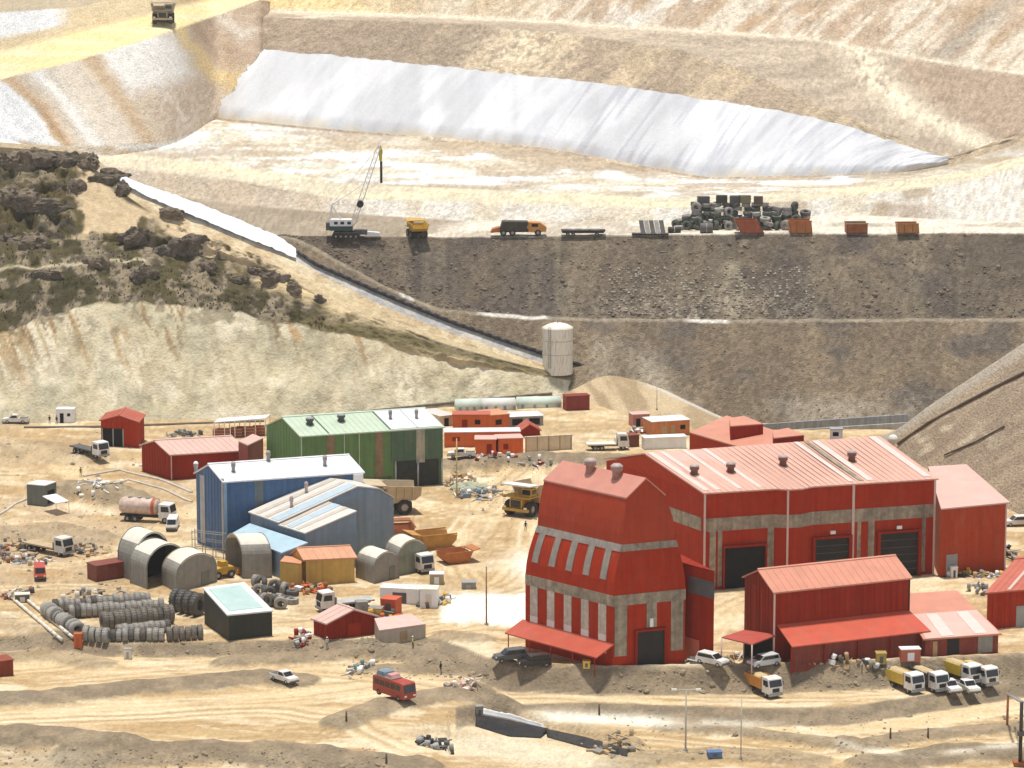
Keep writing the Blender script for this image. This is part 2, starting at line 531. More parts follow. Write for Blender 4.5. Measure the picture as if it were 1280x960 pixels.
pf = mixc(pf, (0.62, 0.62, 0.52), sstep(.60, .66, fbm(PX * .02 - PY * .03, PY * .4, 5, 4, 64)) * sstep(560, 420, PX) * .7)
pf = mixc(pf, (0.44, 0.35, 0.23), sstep(1120, 1200, PX) * 0.6)
col = np.where((SEG == 6)[..., None], pf, col)
# brown slope above liner
bs = mixc(c3((R, C), (0.36, 0.28, 0.20)), (0.50, 0.395, 0.265), sstep(0.42, 0.62, stripe))
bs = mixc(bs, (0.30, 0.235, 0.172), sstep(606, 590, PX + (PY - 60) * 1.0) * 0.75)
bs = mixc(bs, (0.62, 0.53, 0.38), np.exp(-((PX - 655 + (PY - 60) * 0.9) / 60) ** 2) * sstep(0.42, 0.58, fine) * 0.85)
bs = mixc(bs, (0.26, 0.21, 0.15), sstep(0.58, 0.72, stripe) * sstep(820, 900, PX) * 0.6)
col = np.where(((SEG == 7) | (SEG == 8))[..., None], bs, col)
# grey ramp face
gr = mixc(c3((R, C), (0.37, 0.30, 0.225)), (0.45, 0.37, 0.275), sstep(0.4, 0.6, hz))
gr = mixc(gr, (0.66, 0.57, 0.42), sstep(0.55, 0.70, fbm(PX * .02, PY * .3, 0, 3, 59)) * sstep(760, 300, PX))
gr = mixc(gr, (0.34, 0.28, 0.20), sstep(0.55, 0.75, s1) * 0.5)
path = np.exp(-((PX - np.interp(PY, [60, 100, 140, 180, 200], [1072, 1092, 1140, 1225, 1290])) / 24) ** 2)
gr = mixc(gr, (0.68, 0.60, 0.45), path * sstep(0.30, 0.50, fine * .5 + s1 * .5 + .02) * 0.95)
right = sstep(20, 60, PX - np.interp(PY, [60, 100, 140, 180, 200], [1072, 1092, 1140, 1225, 1290]))
gr = mixc(gr, (0.34, 0.25, 0.18), right * sstep(0.25, 0.6, s1 + 0.1) * 0.8)
col = np.where((SEG == 9)[..., None], gr, col)
# upper slope with diagonal spoil stripes
us = mixc(c3((R, C), (0.45, 0.345, 0.245)), (0.60, 0.52, 0.41), sstep(0.46, 0.60, stripe))
us = mixc(us, (0.72, 0.68, 0.61), sstep(.52, .6, fbm((PX + PY * 1.05) * .02, (PX - PY) * .012, 9, 4, 65)) * sstep(1000, 860, PX) * sstep(700, 850, PX) * .9)
us = mixc(us, (0.40, 0.28, 0.17), sstep(0.56, 0.72, fbm((PX + PY * 1.05) * 0.03, (PX - PY) * 0.01, 7, 4, 60)) * 0.8)
us = mixc(us, (0.29, 0.245, 0.19), np.exp(-((PX + PY * 1.2 - 1262) / 22) ** 2) * 0.7)
us = mixc(us, (0.55, 0.45, 0.30), sstep(760, 600, PX) * 0.5)
us = mixc(us, (0.68, 0.52, 0.25), sstep(560, 380, PX) * 0.8)
col = np.where((SEG >= 10)[..., None], us, col)
rim = np.exp(-((PY - np.repeat(y_9[None], R, 0)) / 3.0) ** 2) * (SEG >= 9)
col = mixc(col, (0.68, 0.60, 0.46), rim * 0.75)
col *= (0.92 + 0.34 * fine)[..., None]
col[SEG >= 7] *= 1.10  # pale haze over the far slopes, put into their colour
col[(SEG >= 4) & (SEG <= 6)] *= np.array([.90, .92, .94])
rs_ = np.random.default_rng(5); col *= (1 + .10 * rs_.standard_normal((R, C)))[..., None]
# split in two sheets so dark rock gets its own surface
r_split = int(np.where(seg == 3)[0][0])
o = structure(grid_mesh('waste_rock_benches', pts[:r_split + 1], col[:r_split + 1], M_waste), 'dark waste rock benches stepping up behind the yard')
o = structure(grid_mesh('far_terrain', pts[r_split:], col[r_split:], M_spoil), 'pale and brown spoil slopes around the lined pond')
BACK = (pts, seg, fr)

# ------------------------------------------------------------------ white pond liner laid on its slope
lx = np.arange(262, 1187, 2.5)
def on_cols(line):
    return np.stack([np.interp(lx, cx, line[:, i]) for i in range(3)], -1)
a, b = on_cols(l_pt), on_cols(l_lt)
n = 44
t = np.linspace(0.0, 1.0, n)[:, None, None]
lp = a[None] * (1 - t) + b[None] * t
LX = np.repeat(lx[None], n, 0); T = np.repeat(t[:, :, 0], len(lx), 1)
fold = fbm((LX + T * -75) * 0.10, T * 0.8, 0, 4, 71) - 0.5
fold2 = (fbm((LX - T * 55) * 0.33, T * 0.5, 0, 2, 72) - 0.5)
lift = (1.15 + fold * 1.3 + fold2 * 0.5) * sstep(-0.02, 0.16, T) - 0.25 * sstep(0.06, 0.0, T)
left_edge = sstep(0, 55, LX - 262)
lp[..., 2] += lift * 0.8; lp[..., 1] -= lift * 0.6
lc = mixc(c3(LX.shape, (0.56, 0.565, 0.58)), (0.66, 0.662, 0.675), sstep(0.4, 0.62, fbm((LX - T * 75) * 0.04, T * 1.2, 0, 4, 73)))
lc = mixc(lc, (0.42, 0.43, 0.47), sstep(0.60, 0.70, fbm((LX - T * 60) * 0.16, T * 1.0, 0, 3, 74)) * sstep(560, 760, LX) * 0.6)
lc = mixc(lc, (0.66, 0.58, 0.44), sstep(0.10, 0.0, T + (fbm(LX * .05, T * 3, 0, 3, 75) - .5) * .2) * 0.7)
keepl = (LX > 266 + T * 58 + (fbm(T * 9, LX * 0.02, 0, 3, 76) - 0.5) * 16)
M_liner = earth_mat('liner sheet', 0.9, 0.06, 0.25, rough=0.55)
lo = grid_mesh('pond_liner', lp, lc, M_liner, keep=keepl)
settag(lo, 'huge wrinkled white plastic liner covering the slope above the pond floor', 'liner')

# ================================================================== haul road ramp, top left
rx = np.arange(-240, 356, 3.0)
dt_y = smoothline(rx, [(-240, 140), (-60, 163), (0, 168), (60, 180), (150, 181), (220, 174), (265, 152), (290, 112), (325, 64), (356, 24)])
rt = at_z(rx, dt_y, 37.5)
def on_face(px, py, La, Lb):
    a_ = np.stack([np.interp(px, cx, La[:, i]) for i in (1, 2)], -1); b_ = np.stack([np.interp(px, cx, Lb[:, i]) for i in (1, 2)], -1)
    m_ = (b_[:, 1] - a_[:, 1]) / (b_[:, 0] - a_[:, 0])
    return (CAMH - a_[:, 1] + m_ * a_[:, 0]) / (kk(py) + m_)
dep = on_face(rx, dt_y, l_pt, l_lt) - 2.0
hard = pts_from_depth(rx, dt_y, dep)
w = sstep(258, 280, rx)[:, None]
rt = rt * (1 - w) + hard * w
yy_ = rt[:, 1].copy()
ker = np.exp(-(np.arange(-14, 15) / 7.0) ** 2); ker /= ker.sum()
yy_ = np.convolve(np.pad(yy_, 14, mode='edge'), ker, mode='valid')
rt = pts_from_depth(rx, dt_y, yy_)
cr_y = smoothline(rx, [(-240, 165), (-100, 128), (0, 99), (100, 74), (200, 43), (290, 12), (330, -3), (356, -10)])
cr_y = np.minimum(cr_y, dt_y - 6)
rcst = up_slope(rt, rx, cr_y, 0.72)
rb_y = np.minimum(lin(rx, [(-240, 120), (0, 62), (100, 36), (200, 13), (290, -10), (356, -25)]), cr_y - 3)
rbk = up_slope(rcst, rx, rb_y, 0.17)
ru_y = np.minimum(lin(rx, [(-240, 80), (0, 14), (100, 8), (200, -20), (356, -50)]), rb_y - 4)
rup = up_slope(rbk, rx, ru_y, 0.6)
rtop = up_slope(rup, rx, ru_y - 25, 0.2)
rtt = up_slope(rtop, rx, ru_y - 120, 0.6)
foot = rt.copy(); foot[:, 2] -= 3; foot[:, 1] -= 2
pts, seg, fr = ruled([foot, rt, rcst, rbk, rup, rtop, rtt], [3, 52, 16, 14, 6, 12])
R, Cn = pts.shape[:2]
SEG = np.repeat(seg[:, None], Cn, 1); FR = np.repeat(fr[:, None], Cn, 1); PX = np.repeat(rx[None], R, 0)
_, PY = pix_of(pts)
diag = PX - (FR) * -75            # fall lines lean to the left going up
f1 = fbm(diag * 0.035, FR * 0.25, SEG, 4, 81)
end_ = sstep(322, 356, PX)
pts[..., 1] += 34 * end_; pts[..., 2] -= 6 * end_
h = (fbm(diag * 0.09, FR * 1.0, SEG, 4, 82) - 0.5) * 1.4 * (SEG == 1) + (fbm(pts[..., 0] * .3, pts[..., 1] * .3, pts[..., 2] * .3, 4, 83) - .5) * 0.7
h *= np.minimum(1, np.minimum(FR, 1 - FR) * 5 + 0.15)
pts[..., 2] += h * 0.8; pts[..., 1] -= h * 0.6 * (SEG == 1)
jit = (fbm(PX * .06, PY * .06, 0, 4, 84) - .5) * 14
dj = diag + jit
spk = fbm(PX * .28, PY * .28, 0, 3, 85)
def band(c_, w_): return np.exp(-((dj - c_) / w_) ** 2)
col = mixc(c3((R, Cn), (0.58, 0.48, 0.36)), (0.66, 0.58, 0.47), sstep(0.42, 0.62, f1))
col = mixc(col, (0.50, 0.33, 0.185), band(84, 9) * .95)
col = mixc(col, (0.76, 0.73, 0.67), band(120, 11) * .95)
col = mixc(col, (0.52, 0.37, 0.225), band(184, 11) * .85)
col = mixc(col, (0.77, 0.74, 0.68), sstep(192, 206, dj) * sstep(292, 275, dj) * sstep(0.38, 0.62, FR + (spk - .5) * .3) * .95)
col = mixc(col, (0.48, 0.36, 0.27), sstep(200, 214, dj) * sstep(300, 285, dj) * sstep(0.6, 0.35, FR) * sstep(.35, .62, spk) * .8)
col = mixc(col, (0.72, 0.55, 0.27), band(299, 7) * .9)
col = mixc(col, (0.50, 0.37, 0.26), sstep(303, 312, dj) * sstep(.3, .6, f1 + .15) * .8)
col = mixc(col, (0.70, 0.64, 0.54), band(350, 9) * sstep(.3, .6, FR) * .8)
col = mixc(col, (0.36, 0.26, 0.19), sstep(.55, .66, fbm(diag * .12, FR * 2, 0, 3, 90)) * sstep(300, 330, dj) * .7)
col = mixc(col, (0.80, 0.80, 0.79), sstep(76, 70, dj) * .95)
road = mixc(c3((R, Cn), (0.80, 0.66, 0.34)), (0.80, 0.70, 0.44), sstep(0.4, 0.6, fbm(PX * 0.01, PY * 0.15, 0, 3, 86)))
road = mixc(road, (0.60, 0.44, 0.24), sstep(0.80, 0.97, FR) * 0.7)
col = np.where((SEG == 2)[..., None], road, col)
up = mixc(c3((R, Cn), (0.66, 0.53, 0.33)), (0.80, 0.79, 0.77), sstep(95, 60, PX) * sstep(0.2, 0.4, FR))
up = mixc(up, (0.62, 0.45, 0.24), sstep(.4, .6, fbm(PX * .02, PY * .1, 0, 3, 87)) * sstep(60, 110, PX) * .6)
col = np.where((SEG == 3)[..., None], up, col)
col = np.where((SEG == 4)[..., None], c3((R, Cn), (0.50, 0.41, 0.28)), col)
col = np.where((SEG == 5)[..., None], c3((R, Cn), (0.42, 0.34, 0.24)), col)
col *= (0.90 + 0.2 * fbm(PX * 0.3, PY * 0.35, 0, 3, 88))[..., None]
structure(grid_mesh('haul_ramp', pts, col, M_spoil), 'yellow haul road ramp with striped spoil side slope')

# ================================================================== left hill with cut cliff
hx = np.arange(-260, 764, 2.5)
hn = len(hx)
wob2 = lambda a, f, s: a * (fbm(hx * f, hx * 0 + s, oct=4, seed=int(s)) - 0.5) * 2
t_y = lin(hx, [(-260, 545), (0, 530), (300, 523), (450, 516), (600, 506), (740, 493), (764, 486)])
b0 = at_z(hx, t_y, 0.0)
b0f = b0.copy(); b0f[:, 1] -= 2; b0f[:, 2] -= 1.5
y1 = smoothline(hx, [(-260, 430), (0, 416), (60, 392), (150, 376), (250, 380), (350, 402), (420, 415), (500, 434), (560, 455), (640, 464), (700, 473), (740, 481), (764, 480)]) + wob2(7, 0.04, 91) * sstep(700, 560, hx)
b1 = up_slope(b0, hx, y1, 1.0)
y2 = smoothline(hx, [(-260, 315), (0, 300), (100, 298), (200, 310), (300, 328), (350, 348), (420, 382), (500, 412), (560, 436), (640, 457), (700, 468), (740, 477), (764, 477)])
b2 = up_slope(b1, hx, np.minimum(y2, y1 - 2), np.interp(hx, [300, 600], [0.5, 0.8]))
y3 = smoothline(hx, [(-260, 165), (0, 187), (60, 190), (95, 194), (125, 214), (160, 246), (200, 272), (240, 290), (330, 322), (400, 354), (480, 396), (560, 424), (640, 447), (700, 464), (740, 474), (764, 474)])
b3 = up_slope(b2, hx, np.minimum(y3, y2 - 1.5), np.interp(hx, [200, 500], [0.62, 0.85]))
y4 = smoothline(hx, [(-260, 160), (0, 184), (95, 190), (125, 208), (165, 241), (250, 277), (370, 326), (480, 383), (560, 414), (640, 441), (680, 455), (740, 471), (764, 472)])
b4 = up_slope(b3, hx, np.minimum(y4, y3 - 1), 0.8)
y5 = smoothline(hx, [(-260, 150), (0, 178), (95, 184), (125, 200), (150, 224), (250, 258), (368, 308), (374, 322), (480, 369), (560, 402), (640, 430), (680, 443), (740, 462), (764, 465)])
b5 = up_slope(b4, hx, np.minimum(y5, y4 - 1), 0.8)
b6 = b5.copy(); b6[:, 1] += 3; b6[:, 2] -= 1.0
b7 = b5.copy(); b7[:, 1] += 25; b7[:, 2] -= 30
pts, seg, fr = ruled([b0f, b0, b1, b2, b3, b4, b5, b6, b7], [2, 64, 50, 50, 10, 10, 2, 8])
R = len(pts)
SEG = np.repeat(seg[:, None], hn, 1); FR = np.repeat(fr[:, None], hn, 1); PX = np.repeat(hx[None], R, 0)
_, PY = pix_of(pts)
X, Y, Z = pts[..., 0].copy(), pts[..., 1].copy(), pts[..., 2].copy()
edge = np.minimum(1, np.minimum(FR, 1 - FR) * 4 + 0.3)
lump = (fbm(X * 0.13, Y * 0.13, Z * 0.16, 5, 101) - 0.5) * 2
gul = (fbm((PX - FR * 25) * 0.045, FR * 1.5, 0, 5, 102) - 0.5) * 2
rough = np.abs(fbm(X * 0.35, Y * 0.3, Z * 0.35, 4, 103) - 0.5) * 2
wide = sstep(760, 560, PX)
upm = sstep(430, 240, PX)
h = np.where(SEG == 1, (lump * 1.0 + gul * 1.2) * edge * wide, 0)
h = np.where(SEG == 2, (lump * 1.2 + (0.45 - rough) * 2.4) * edge * wide, h)
scar0 = sstep(86, 100, PX) * sstep(330, 250, PX) * sstep(302, 285, PY)
h = np.where(SEG == 3, (lump * 2.2 + (0.55 - rough) * 4.2 * (1 - .85 * scar0)) * upm * (1 - .6 * scar0) * np.minimum(1, np.minimum(FR * 3, 1.05 - FR) * 3), h)
h = np.where(SEG == 4, lump * 0.5 * edge, h)
pts[..., 2] += h * 0.7; pts[..., 1] -= h * 0.7
n1 = fbm(PX * 0.02, PY * 0.025, 0, 4, 104); n2 = fbm(PX * 0.07, PY * 0.07, 0, 4, 105); n3 = fbm(PX * 0.22, PY * 0.25, 0, 3, 106)
cl = mixc(c3((R, hn), (0.56, 0.485, 0.325)), (0.68, 0.605, 0.44), sstep(0.42, 0.62, n1))
cl = mixc(cl, (0.47, 0.425, 0.295), sstep(0.5, 0.66, fbm(PX * 0.045, PY * 0.03, 2, 4, 107)) * 0.75)
rust = sstep(0.56, 0.66, fbm((PX - PY * 0.38) * 0.13, PY * 0.014, 0, 4, 108)) * sstep(515, 430, PY) * sstep(560, 420, PX) * sstep(.47, .58, fbm(PX * .013, PY * .006, 2, 3, 113))
cl = mixc(cl, (0.38, 0.225, 0.09), rust * 0.75)
cl = mixc(cl, (0.40, 0.34, 0.21), sstep(.56, .64, fbm((PX - PY * .3) * .16, PY * .06, 3, 4, 112)) * .5)
cl = mixc(cl, (0.24, 0.145, 0.065), sstep(0.57, 0.66, fbm((PX - PY * 0.38) * 0.24, PY * 0.03, 5, 4, 109)) * sstep(500, 400, PY) * sstep(520, 330, PX) * 0.85 * sstep(.42, .55, fbm(PX * .02, PY * .008, 6, 3, 114)))
cl = mixc(cl, (0.16, 0.125, 0.075), sstep(0.55, 0.64, n2) * sstep(0.55, 1.0, FR) * sstep(520, 300, PX) * 0.7)
col = cl.copy()
gs = mixc(c3((R, hn), (0.092, 0.076, 0.036)), (0.058, 0.050, 0.024), sstep(0.42, 0.6, n1))
gs = mixc(gs, (0.31, 0.25, 0.165), sstep(0.50, 0.62, n2) * 0.85)
gs = mixc(gs, (0.085, 0.07, 0.055), sstep(0.52, 0.64, n3) * sstep(0.46, 0.55, n2) * 0.9)
bare = sstep(330, 440, PX) * sstep(400, 378, PY - (PX - 420) * 0.42 + 8)
gs = mixc(gs, (0.60, 0.47, 0.27), sstep(0.46, 0.6, n1 + 0.05) * sstep(270, 340, PX) * sstep(0.45, 0.8, FR) * (PX < 440))
wgr = np.exp(-((PY - np.interp(PX, [380, 480, 560, 640, 740], [404, 420, 440, 455, 470])) / 9.0) ** 2) * sstep(340, 420, PX)
gs = mixc(gs, (0.56, 0.45, 0.27), sstep(390, 470, PX) * (1 - np.clip(wgr, 0, 1)))
gs = mixc(gs, (0.165, 0.135, 0.062), np.clip(wgr, 0, 1) * 0.9)
gs = mixc(gs, (0.63, 0.54, 0.37), np.exp(-((PY - np.interp(PX, [0, 180, 330], [335, 325, 345]) - n2 * 6) / 1.6) ** 2) * (PX < 185) * 0.8)
col = np.where((SEG == 2)[..., None], gs, col)
tp = mixc(c3((R, hn), (0.10, 0.080, 0.034)), (0.080, 0.066, 0.045), sstep(0.45, 0.6, n2))
tp = mixc(tp, (0.29, 0.235, 0.155), sstep(0.50, 0.62, fbm(PX * .09, PY * .09, 9, 4, 111)) * 0.7)
sj = (fbm(PX * .05, PY * .05, 4, 4, 115) - .5) * 80
scar = sstep(0.0, 1.0, np.minimum(np.minimum((PX + sj - 94) / 8, (np.interp(PX, [92, 140, 180], [300, 300, 285]) - PY + sj) / 12), (PY - np.interp(PX, [92, 100, 160, 185], [205, 200, 250, 262])) / 6))
tp = mixc(tp, (0.56, 0.43, 0.265), scar * 0.95)
right_tan = sstep(175, 215, PX) * sstep(0, 14, PY * 0 + np.interp(PX, [150, 220, 260, 330, 420, 500], [262, 310, 345, 372, 400, 420]) - PY)
tp = mixc(tp, (0.58, 0.45, 0.285), right_tan * sstep(0.22, 0.4, n2))
tp = mixc(tp, (0.60, 0.48, 0.29), sstep(330, 420, PX) * sstep(0.25, 0.5, FR))
col = np.where((SEG == 3)[..., None], tp, col)
strip = mixc(c3((R, hn), (0.55, 0.42, 0.255)), (0.66, 0.55, 0.36), sstep(.4, .6, n2))
strip = mixc(strip, (0.15, 0.12, 0.075), sstep(130, 90, PX))
col = np.where((SEG == 4)[..., None], strip, col)
gutter = mixc(c3((R, hn), (0.40, 0.395, 0.38)), (0.52, 0.49, 0.43), sstep(.4, .6, n2))
gutter = mixc(gutter, (0.50, 0.40, 0.26), sstep(150, 120, PX))
col = np.where((SEG >= 5)[..., None], gutter, col)
col = np.where((SEG >= 7)[..., None], c3((R, hn), (0.3, 0.25, 0.18)), col)
col *= np.where(SEG == 1, 0.92 + 0.16 * n3, 0.78 + 0.44 * n3)[..., None]
structure(grid_mesh('left_hill', pts, col, M_cliff), 'grassy hill with a pale cut cliff above the yard')
HILL = (pts, b4, b5)

def strip_on(name, mat_, x0, x1, la, lb, lift, fold, cfun, n=8, step=2.0):
    sx = np.arange(x0, x1, step)
    A = np.stack([np.interp(sx, hx, la[:, i]) for i in range(3)], -1); B = np.stack([np.interp(sx, hx, lb[:, i]) for i in range(3)], -1)
    t = np.linspace(0, 1, n)[:, None, None]
    p = A[None] * (1 - t) + B[None] * t
    SX = np.repeat(sx[None], n, 0); T = np.repeat(t[..., 0], len(sx), 1)
    p[..., 2] += lift + fold * (fbm(SX * 0.2, T * 2, 0, 3, 120) - 0.5)
    p[..., 1] -= lift * 0.5
    return grid_mesh(name, p, cfun(SX, T), mat_)
chn = strip_on('channel_liner', M_liner, 150, 371, b4, b5, 0.75, 0.5, lambda SX, T: c3(SX.shape, (0.78, 0.78, 0.79)))
settag(chn, 'white lined chute running down behind the rocky hill', 'chute')
# dark drain pipe along the gutter
pp = [np.array([np.interp(x, hx, b5[:, i]) for i in range(3)]) for x in np.arange(372, 746, 11.0)]
mb = MB()
for p_, q_ in zip(pp[:-1], pp[1:]):
    mb.tube(Vector(p_) + Vector((0, -0.5, .3)), Vector(q_) + Vector((0, -0.5, .3)), 0.42, n=8)
o = mb.build('drain_pipe', mat('black pipe', (0.03, 0.03, 0.035), 0.5))
settag(o, 'long black pipe running down the edge of the concrete chute towards the white tank', 'pipe')

# ================================================================== right hillside
qx = np.arange(1100, 1530, 3.0)
qn = len(qx)
q_t = lin(qx, [(1100, 556), (1130, 572), (1175, 596), (1260, 636), (1400, 700), (1530, 760)])
q0 = at_z(qx, q_t, 0.0)
q0f = q0.copy(); q0f[:, 2] -= 2; q0f[:, 1] -= 2
q_c = smoothline(qx, [(1100, 552), (1125, 546), (1150, 524), (1200, 490), (1280, 438), (1400, 360), (1530, 280)])
q1 = up_slope(q0, qx, np.minimum(q_c, q_t - 4), 0.58)
q2 = q1.copy(); q2[:, 1] += 4; q2[:, 2] += 0.3
q3 = q1.copy(); q3[:, 1] += 45; q3[:, 2] -= 25
pts, seg, fr = ruled([q0f, q0, q1, q2, q3], [2, 66, 3, 12])
R = len(pts)
SEG = np.repeat(seg[:, None], qn, 1); FR = np.repeat(fr[:, None], qn, 1); PX = np.repeat(qx[None], R, 0)
_, PY = pix_of(pts)
h = (fbm(pts[..., 0] * .12, pts[..., 1] * .12, pts[..., 2] * .12, 5, 131) - .5) * 1.6 * np.minimum(1, np.minimum(FR, 1 - FR) * 5 + .1)
pts[..., 2] += h * .8
dg = fbm((PX * 0.62 + PY) * 0.10, (PX - PY * .6) * 0.010, 0, 4, 132)
col = mixc(c3((R, qn), (0.40, 0.31, 0.215)), (0.33, 0.255, 0.18), sstep(.4, .6, dg))
col = mixc(col, (0.62, 0.52, 0.37), sstep(.56, .66, fbm((PX * .62 + PY) * .05, (PX - PY) * .02, 3, 4, 133)) * np.exp(-((PX - 1180) / 60) ** 2) * np.exp(-((PY - 550) / 25) ** 2))
col = mixc(col, (0.44, 0.38, 0.30), sstep(.93, .99, FR) * .6)
col = np.where((SEG >= 2)[..., None], c3((R, qn), (0.40, 0.345, 0.27)), col)
col *= (0.88 + 0.24 * fbm(PX * .3, PY * .3, 0, 3, 134))[..., None]
structure(grid_mesh('right_hillside', pts, col, M_spoil), 'brown hillside rising behind the workshop on the right')

# ================================================================== dirt ramp beside the white tank
ex = np.arange(690, 960, 3.0)
e0 = at_z(ex, lin(ex, [(640, 503), (700, 497), (740, 505), (800, 524), (860, 540), (960, 556)]), 0.0)
e0f = e0.copy(); e0f[:, 2] -= 1.5; e0f[:, 1] -= 2
e1 = up_slope(e0, ex, smoothline(ex, [(690, 494), (720, 488), (738, 474), (752, 468), (775, 470), (820, 482), (870, 506), (925, 531), (960, 553)]), 0.30)
e2 = e1.copy(); e2[:, 1] += 8; e2[:, 2] -= 6
pts, seg, fr = ruled([e0f, e0, e1, e2], [2, 30, 6])
R = len(pts); SEG = np.repeat(seg[:, None], len(ex), 1); FR = np.repeat(fr[:, None], len(ex), 1); PX = np.repeat(ex[None], R, 0)
_, PY = pix_of(pts)
pts[..., 2] += (fbm(pts[..., 0] * .2, pts[..., 1] * .2, 0, 4, 141) - .5) * .7 * np.minimum(1, FR * 4) * sstep(955, 900, PX)
col = mixc(c3((R, len(ex)), (0.53, 0.415, 0.26)), (0.37, 0.275, 0.165), sstep(.42, .6, fbm((PX - (PY - 500) * .6) * .06, PY * .03, 0, 4, 142)))
col = mixc(col, (0.56, 0.54, 0.50), sstep(.86, .98, FR) * sstep(790, 830, PX))
structure(grid_mesh('dirt_ramp', pts, col, M_dust), 'tan dirt ramp climbing past the white tank')

# ================================================================== yard and roads
ux = np.arange(-200, 1501, 3.0)
vv = np.concatenate([np.arange(1080, 1010, -5.0), np.arange(1010, 780, -1.4), np.arange(780, 486, -2.0)])
U = np.repeat(ux[None], len(vv), 0); V = np.repeat(vv[:, None], len(ux), 1)
G0 = at_z(U, V, 0.0)
gx, gy = G0[..., 0], G0[..., 1]

EDGE = [(-200, 790), (0, 797), (90, 803), (250, 803), (390, 800), (530, 797), (575, 806), (620, 834), (760, 839), (930, 836), (1100, 831), (1250, 822), (1400, 815), (1500, 812)]
e_v = smoothline(ux, EDGE)[None]
drop = np.interp(ux, [-200, 250, 400, 480, 570, 640, 1500], [1.5, 1.5, 1.4, 1.0, 1.0, 2.7, 2.7])[None]
wv = np.interp(ux, [-200, 400, 560, 640, 1500], [5, 5, 26, 7, 6.5])[None]
hgt = -drop * np.clip((V - e_v) / wv, 0, 1)
st2 = smoothline(ux, [(-200, 930), (560, 880), (640, 858), (760, 855), (860, 858), (960, 862), (1060, 860), (1150, 846), (1280, 826), (1500, 810)])[None]
d2 = np.interp(ux, [-200, 540, 660, 1500], [1.4, 1.4, 1.3, 1.4])[None]
hgt = hgt - d2 * sstep(0, 1, (V - st2) / np.where(ux < 560, 60, 9)[None])

def berm(poly, z, height, w, seed):
    """ridge of soil along photo points lying at height z"""
    q = np.array([tuple(P(px, py, z))[:2] for px, py in poly])
    best = np.full(gx.shape, 1e9); 
    for a_, b_ in zip(q[:-1], q[1:]):
        ab = b_ - a_; L2 = (ab ** 2).sum()
        t = np.clip(((gx - a_[0]) * ab[0] + (gy - a_[1]) * ab[1]) / L2, 0, 1)
        d = np.hypot(gx - a_[0] - ab[0] * t, gy - a_[1] - ab[1] * t)
        best = np.minimum(best, d)
    best = best * (0.8 + .4 * fbm(gx * .5, gy * .5, seed, 3, 190 + seed))
    nz = fbm(gx * .25, gy * .25, seed, 3, 150 + seed)
    return height * (0.55 + 0.9 * nz) * np.exp(-(best / w) ** 3.2), np.clip(sstep(1.12, .92, best / w), 0, 1)

bermcol = np.zeros_like(gx)
for poly, z, hh, w_, sd, cst in [
    ([(-80, 888), (60, 882), (150, 871), (250, 864), (330, 855), (368, 861)], -2.4, 1.0, 3.6, 1, 1),
    ([(285, 833), (380, 829), (450, 827)], -1.8, 1.1, 2.6, 2, .9),
    ([(470, 826), (515, 832), (545, 838)], -1.6, 1.8, 2.8, 3, 1),
    ([(470, 850), (560, 853), (625, 854)], -2.4, 0.7, 2.2, 4, .9),
    ([(430, 930), (480, 912), (540, 902), (590, 897)], -4, 1.3, 3.2, 5, .9),
    ([(835, 910), (930, 916), (1010, 926), (1060, 936)], -4, 0.9, 2.2, 6, .9),
    ([(1060, 936), (1150, 920), (1300, 908)], -4, 0.9, 2.4, 7, .9),
    ([(-100, 955), (60, 952), (140, 958)], -4, 2.0, 3.8, 8, 1),
    ([(100, 972), (210, 966), (280, 962), (400, 970), (520, 980)], -4, 1.8, 3.8, 9, 1),
    ([(760, 956), (900, 944), (1010, 952)], -4, 1.0, 3.0, 10, .6),
    ([(1090, 958), (1190, 948), (1320, 946)], -4, 1.6, 3.5, 11, 1),
    ([(560, 938), (640, 948), (760, 968)], -4, -1.6, 5.0, 12, 0),
    ([(596, 890), (640, 898), (686, 908), (735, 918), (790, 935)], -4, 1.5, 1.7, 20, .3),
    ([(80, 618), (130, 622), (160, 630)], 0, 2.3, 5.0, 13, .8),
    ([(0, 672), (60, 668), (110, 676)], 0, 1.6, 5.0, 14, .5),
    ([(0, 560), (60, 566), (100, 575)], 0, 1.2, 7.0, 15, .35),
    ([(-40, 770), (20, 786), (70, 800)], 0, 1.0, 3.0, 16, .4),
    ([(545, 588), (620, 584), (680, 581), (770, 582)], 0, 2.0, 4.2, 17, 1),
    ([(0, 825), (70, 820), (120, 832)], -1.5, 0.9, 3.0, 18, .6),
    ([(560, 795), (600, 800)], 0, 0.7, 2.5, 19, .6),
]:
    a_, m_ = berm(poly, z, hh, w_, sd)
    hgt = hgt + a_; bermcol = np.maximum(bermcol, m_ * cst)
lip = np.exp(-((V - e_v + 1.0) / 2.6) ** 2) * sstep(560, 640, U) * (0.5 + 0.5 * fbm(gx * .3, gy * .3, 0, 3, 160))
hgt += lip
hgt += (fbm(gx * .06, gy * .06, 0, 4, 161) - .5) * 0.5
hgt += (fbm(gx * .35, gy * .35, 0, 3, 162) - .5) * 0.22
fl = np.minimum(1, sstep(560, 500, V) * sstep(740, 860, U))
hgt -= 4.5 * sstep(606, 640, gy) * sstep(830, 880, U)
keep = (V < 1200)
G1 = G0.copy(); G1[..., 2] = hgt
PX_, PY_ = pix_of(G1)
n1 = fbm(gx * .05, gy * .035, 0, 5, 171); n2 = fbm(gx * .22, gy * .12, 0, 4, 172)
trk = fbm(U * .006 + n1 * .6, PY_ * .2, 0, 4, 173); trk2 = fbm((U + PY_ * 2.2) * .02, (PY_ - U * .16) * .16, 0, 4, 174)
col = mixc(c3(U.shape, (0.50, 0.385, 0.225)), (0.60, 0.49, 0.325), sstep(.40, .62, n1))
col = mixc(col, (0.43, 0.305, 0.165), sstep(.48, .62, trk) * .7)
